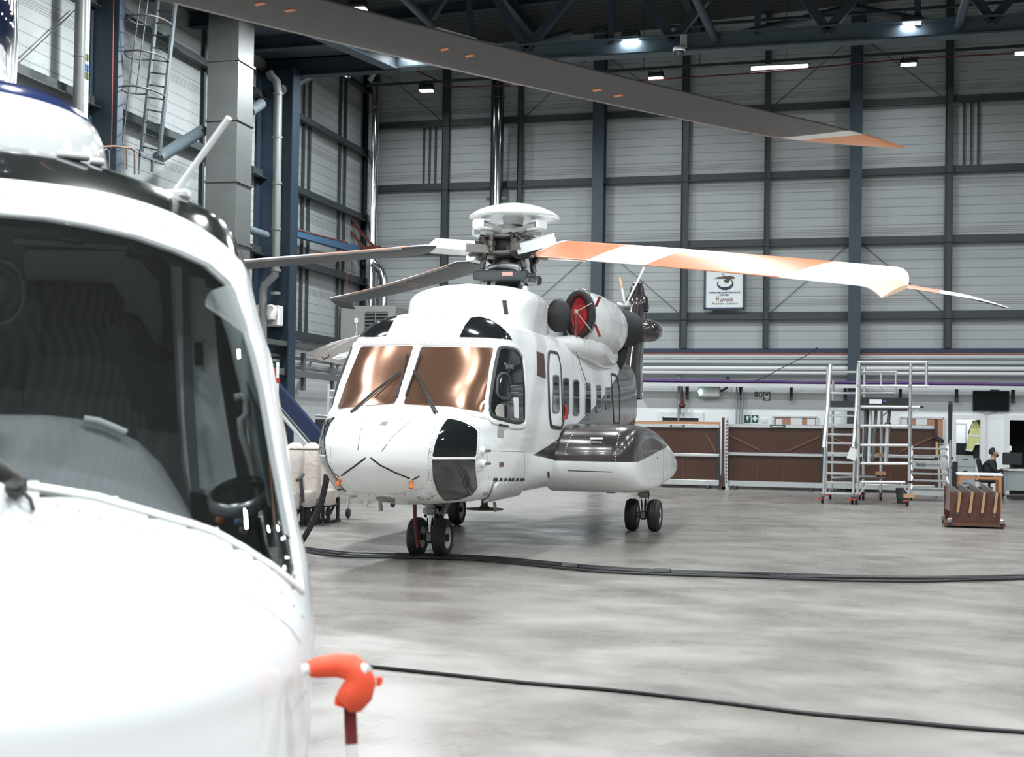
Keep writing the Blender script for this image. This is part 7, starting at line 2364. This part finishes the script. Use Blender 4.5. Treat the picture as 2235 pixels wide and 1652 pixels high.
for s in (-1, 1):
    MB().lathe([(0, -.012), (.016, -.008), (.02, .004), (0, .01)], Matrix.Translation(hc + Vector((-.008, s * .103, -.02))) @ Matrix.Rotation(math.pi / 2, 4, 'X') @ Matrix.Diagonal((1, 1.7, 1, 1)), 12).build('ear', skin_m, per)
    MB().lathe([(0, -.008), (.010, 0), (0, .008)], Matrix.Translation(fc_ + Vector((.018, s * .036, .012))), 10).build('eye', mat('eye_dark', (.02, .015, .012), .3), per)

# ---- table and plywood rack in front of the desk
QY = 29.0
S = lambda x, y, dy=0: at(x, y, Y=QY + dy)
t = thing('work_table', S(2140, 1110), 'small white-topped table with an orange wooden frame behind the plywood rack', 'table')
tz = S(2140, 1036).z
xa, xb = S(2091, 1040).x, S(2190, 1040).x
MB().box(((xa + xb) / 2, QY + .35, tz), (xb - xa, .7, .05), bev=.01).build('table_top', mat('top_white', (.72, .73, .72), .4), t)
wood = mat('orange_beech', (.45, .19, .075), .45, noise=.12, nscale=10)
for x in (xa + .05, xb - .06):
    for y in (QY + .05, QY + .65): MB().bar((x, y, 0), (x, y, tz - .02), .06, .06).build('leg', wood, t)
MB().box(((xa + xb) / 2, QY + .05, tz - .07), (xb - xa - .1, .05, .06)).build('apron', wood, t)
tag(MB().box(S(2152, 1034.5, .3), (.6, .32, .03), bev=.008).build('laptop', mat('laptop_grey', (.32, .33, .33), .4, .4)), 'closed grey laptop on the small white table', 'laptop')
tag(MB().box((at(2084, 1040, Y=37.6).x, 37.6, .45), (.13, .3, .88), bev=.02).build('waste_bin', mat('bin_black', (.012, .013, .014), .5)), 'tall narrow black bin beside the office doorway', 'bin')

RY = 24.4
S = lambda x, y, dy=0: at(x, y, Y=RY + dy)
ply = mat('dark_plywood', (.085, .028, .014), .5, noise=.3, nscale=7)
edge = mat('plywood_edge', (.10, .045, .025), .5, noise=.2, nscale=9)
t = thing('sheet_rack', S(2130, 1150), 'dark plywood rack on castors with V slots, beside the small white table', 'rack')
xl, xr = S(2073, 1110).x, S(2184, 1110).x
zb_, zt_ = S(2128, 1141).z, S(2128, 1074).z
def slotted(y, zt):
    W = xr - xl
    pts = [(xl, zb_)]
    pts += [(xr, zb_), (xr, zt)]
    for u in (.93, .69, .45, .21):
        xx = xl + W * u
        pts += [(xx, zt), (xx - .035, zb_ + .12), (xx - .055, zb_ + .12), (xx - .06, zt)]
    pts += [(xl, zt)]
    return [Vector((x, y, z)) for x, z in pts]


def shape(poly, ex, m, name, parent):
    vv, ee, ff, *_ = geometry.delaunay_2d_cdt([Vector((p.x, p.z)) for p in poly], [(i, (i + 1) % len(poly)) for i in range(len(poly))], [], 1, .0001)
    y = poly[0].y
    n_ = len(vv)
    mb = MB()
    A = [Vector((v[0], y, v[1])) for v in vv]
    mb.add(A + [p + ex for p in A], [tuple(f) for f in ff] + [tuple(n_ + k for k in reversed(f)) for f in ff])
    k = len(poly)
    mb.add(poly + [p + ex for p in poly], [(i, (i + 1) % k, (i + 1) % k + k, i + k) for i in range(k)])
    return mb.build(name, m, parent)


shape(slotted(RY, zt_), Vector((0, .03, 0)), ply, 'front_board', t)
xl0, xr0 = xl, xr
shift = -.04
xl, xr = xl0 + shift, xr0 + shift
shape(slotted(RY + 1.0, zt_ + .06), Vector((0, .03, 0)), ply, 'rear_board', t)
xl, xr = xl0, xr0
MB().add([Vector(p) for p in ((xl - .1, RY - .05, zb_), (xr + .08, RY - .05, zb_), (xr + .08 + shift, RY + 1.1, zb_), (xl + .0 + shift, RY + 1.1, zb_), (xl - .1, RY - .05, zb_ - .06), (xr + .08, RY - .05, zb_ - .06), (xr + .08 + shift, RY + 1.1, zb_ - .06), (xl + .0 + shift, RY + 1.1, zb_ - .06))], [(0, 1, 2, 3), (7, 6, 5, 4), (0, 4, 5, 1), (1, 5, 6, 2), (2, 6, 7, 3), (3, 7, 4, 0)]).build('base', edge, t)
for x, y in ((xl, RY), (xr + .02, RY), (xl + shift, RY + 1.0), (xr + shift, RY + 1.0)): caster(t, x, y, .055, False)
grey_sheet = mat('grey_sheet', (.16, .15, .145), .45, .2)
W = xr - xl
for i, u in enumerate((.21, .45, .69, .93)):
    x = xl + W * u - .055
    zlo = zb_ + .13
    p = [Vector((x - .005, RY - .06, zlo)), Vector((x + .035, RY - .06, zt_ + .0)), Vector((x - .13, RY + 1.10, zt_ + .13)), Vector((x - .16, RY + 1.10, zlo + .05))]
    o = tag(MB().prism(p, (.02, .01, 0)).build('metal_sheet', grey_sheet), ('leftmost', 'second', 'third', 'rightmost')[i] + ' of four grey metal sheets standing in the plywood rack', 'metal sheet', 'sheets in the plywood rack')
    MB().prism([p[0] + Vector((-.012, -.012, .05)), p[0] + Vector((.035, -.012, .05)), p[1] + Vector((.032, -.012, 0)), p[1] + Vector((-.008, -.012, 0))], (0, .012, 0)).build('wooden_edge', mat('tan_edge', (.42, .25, .12), .5), o)
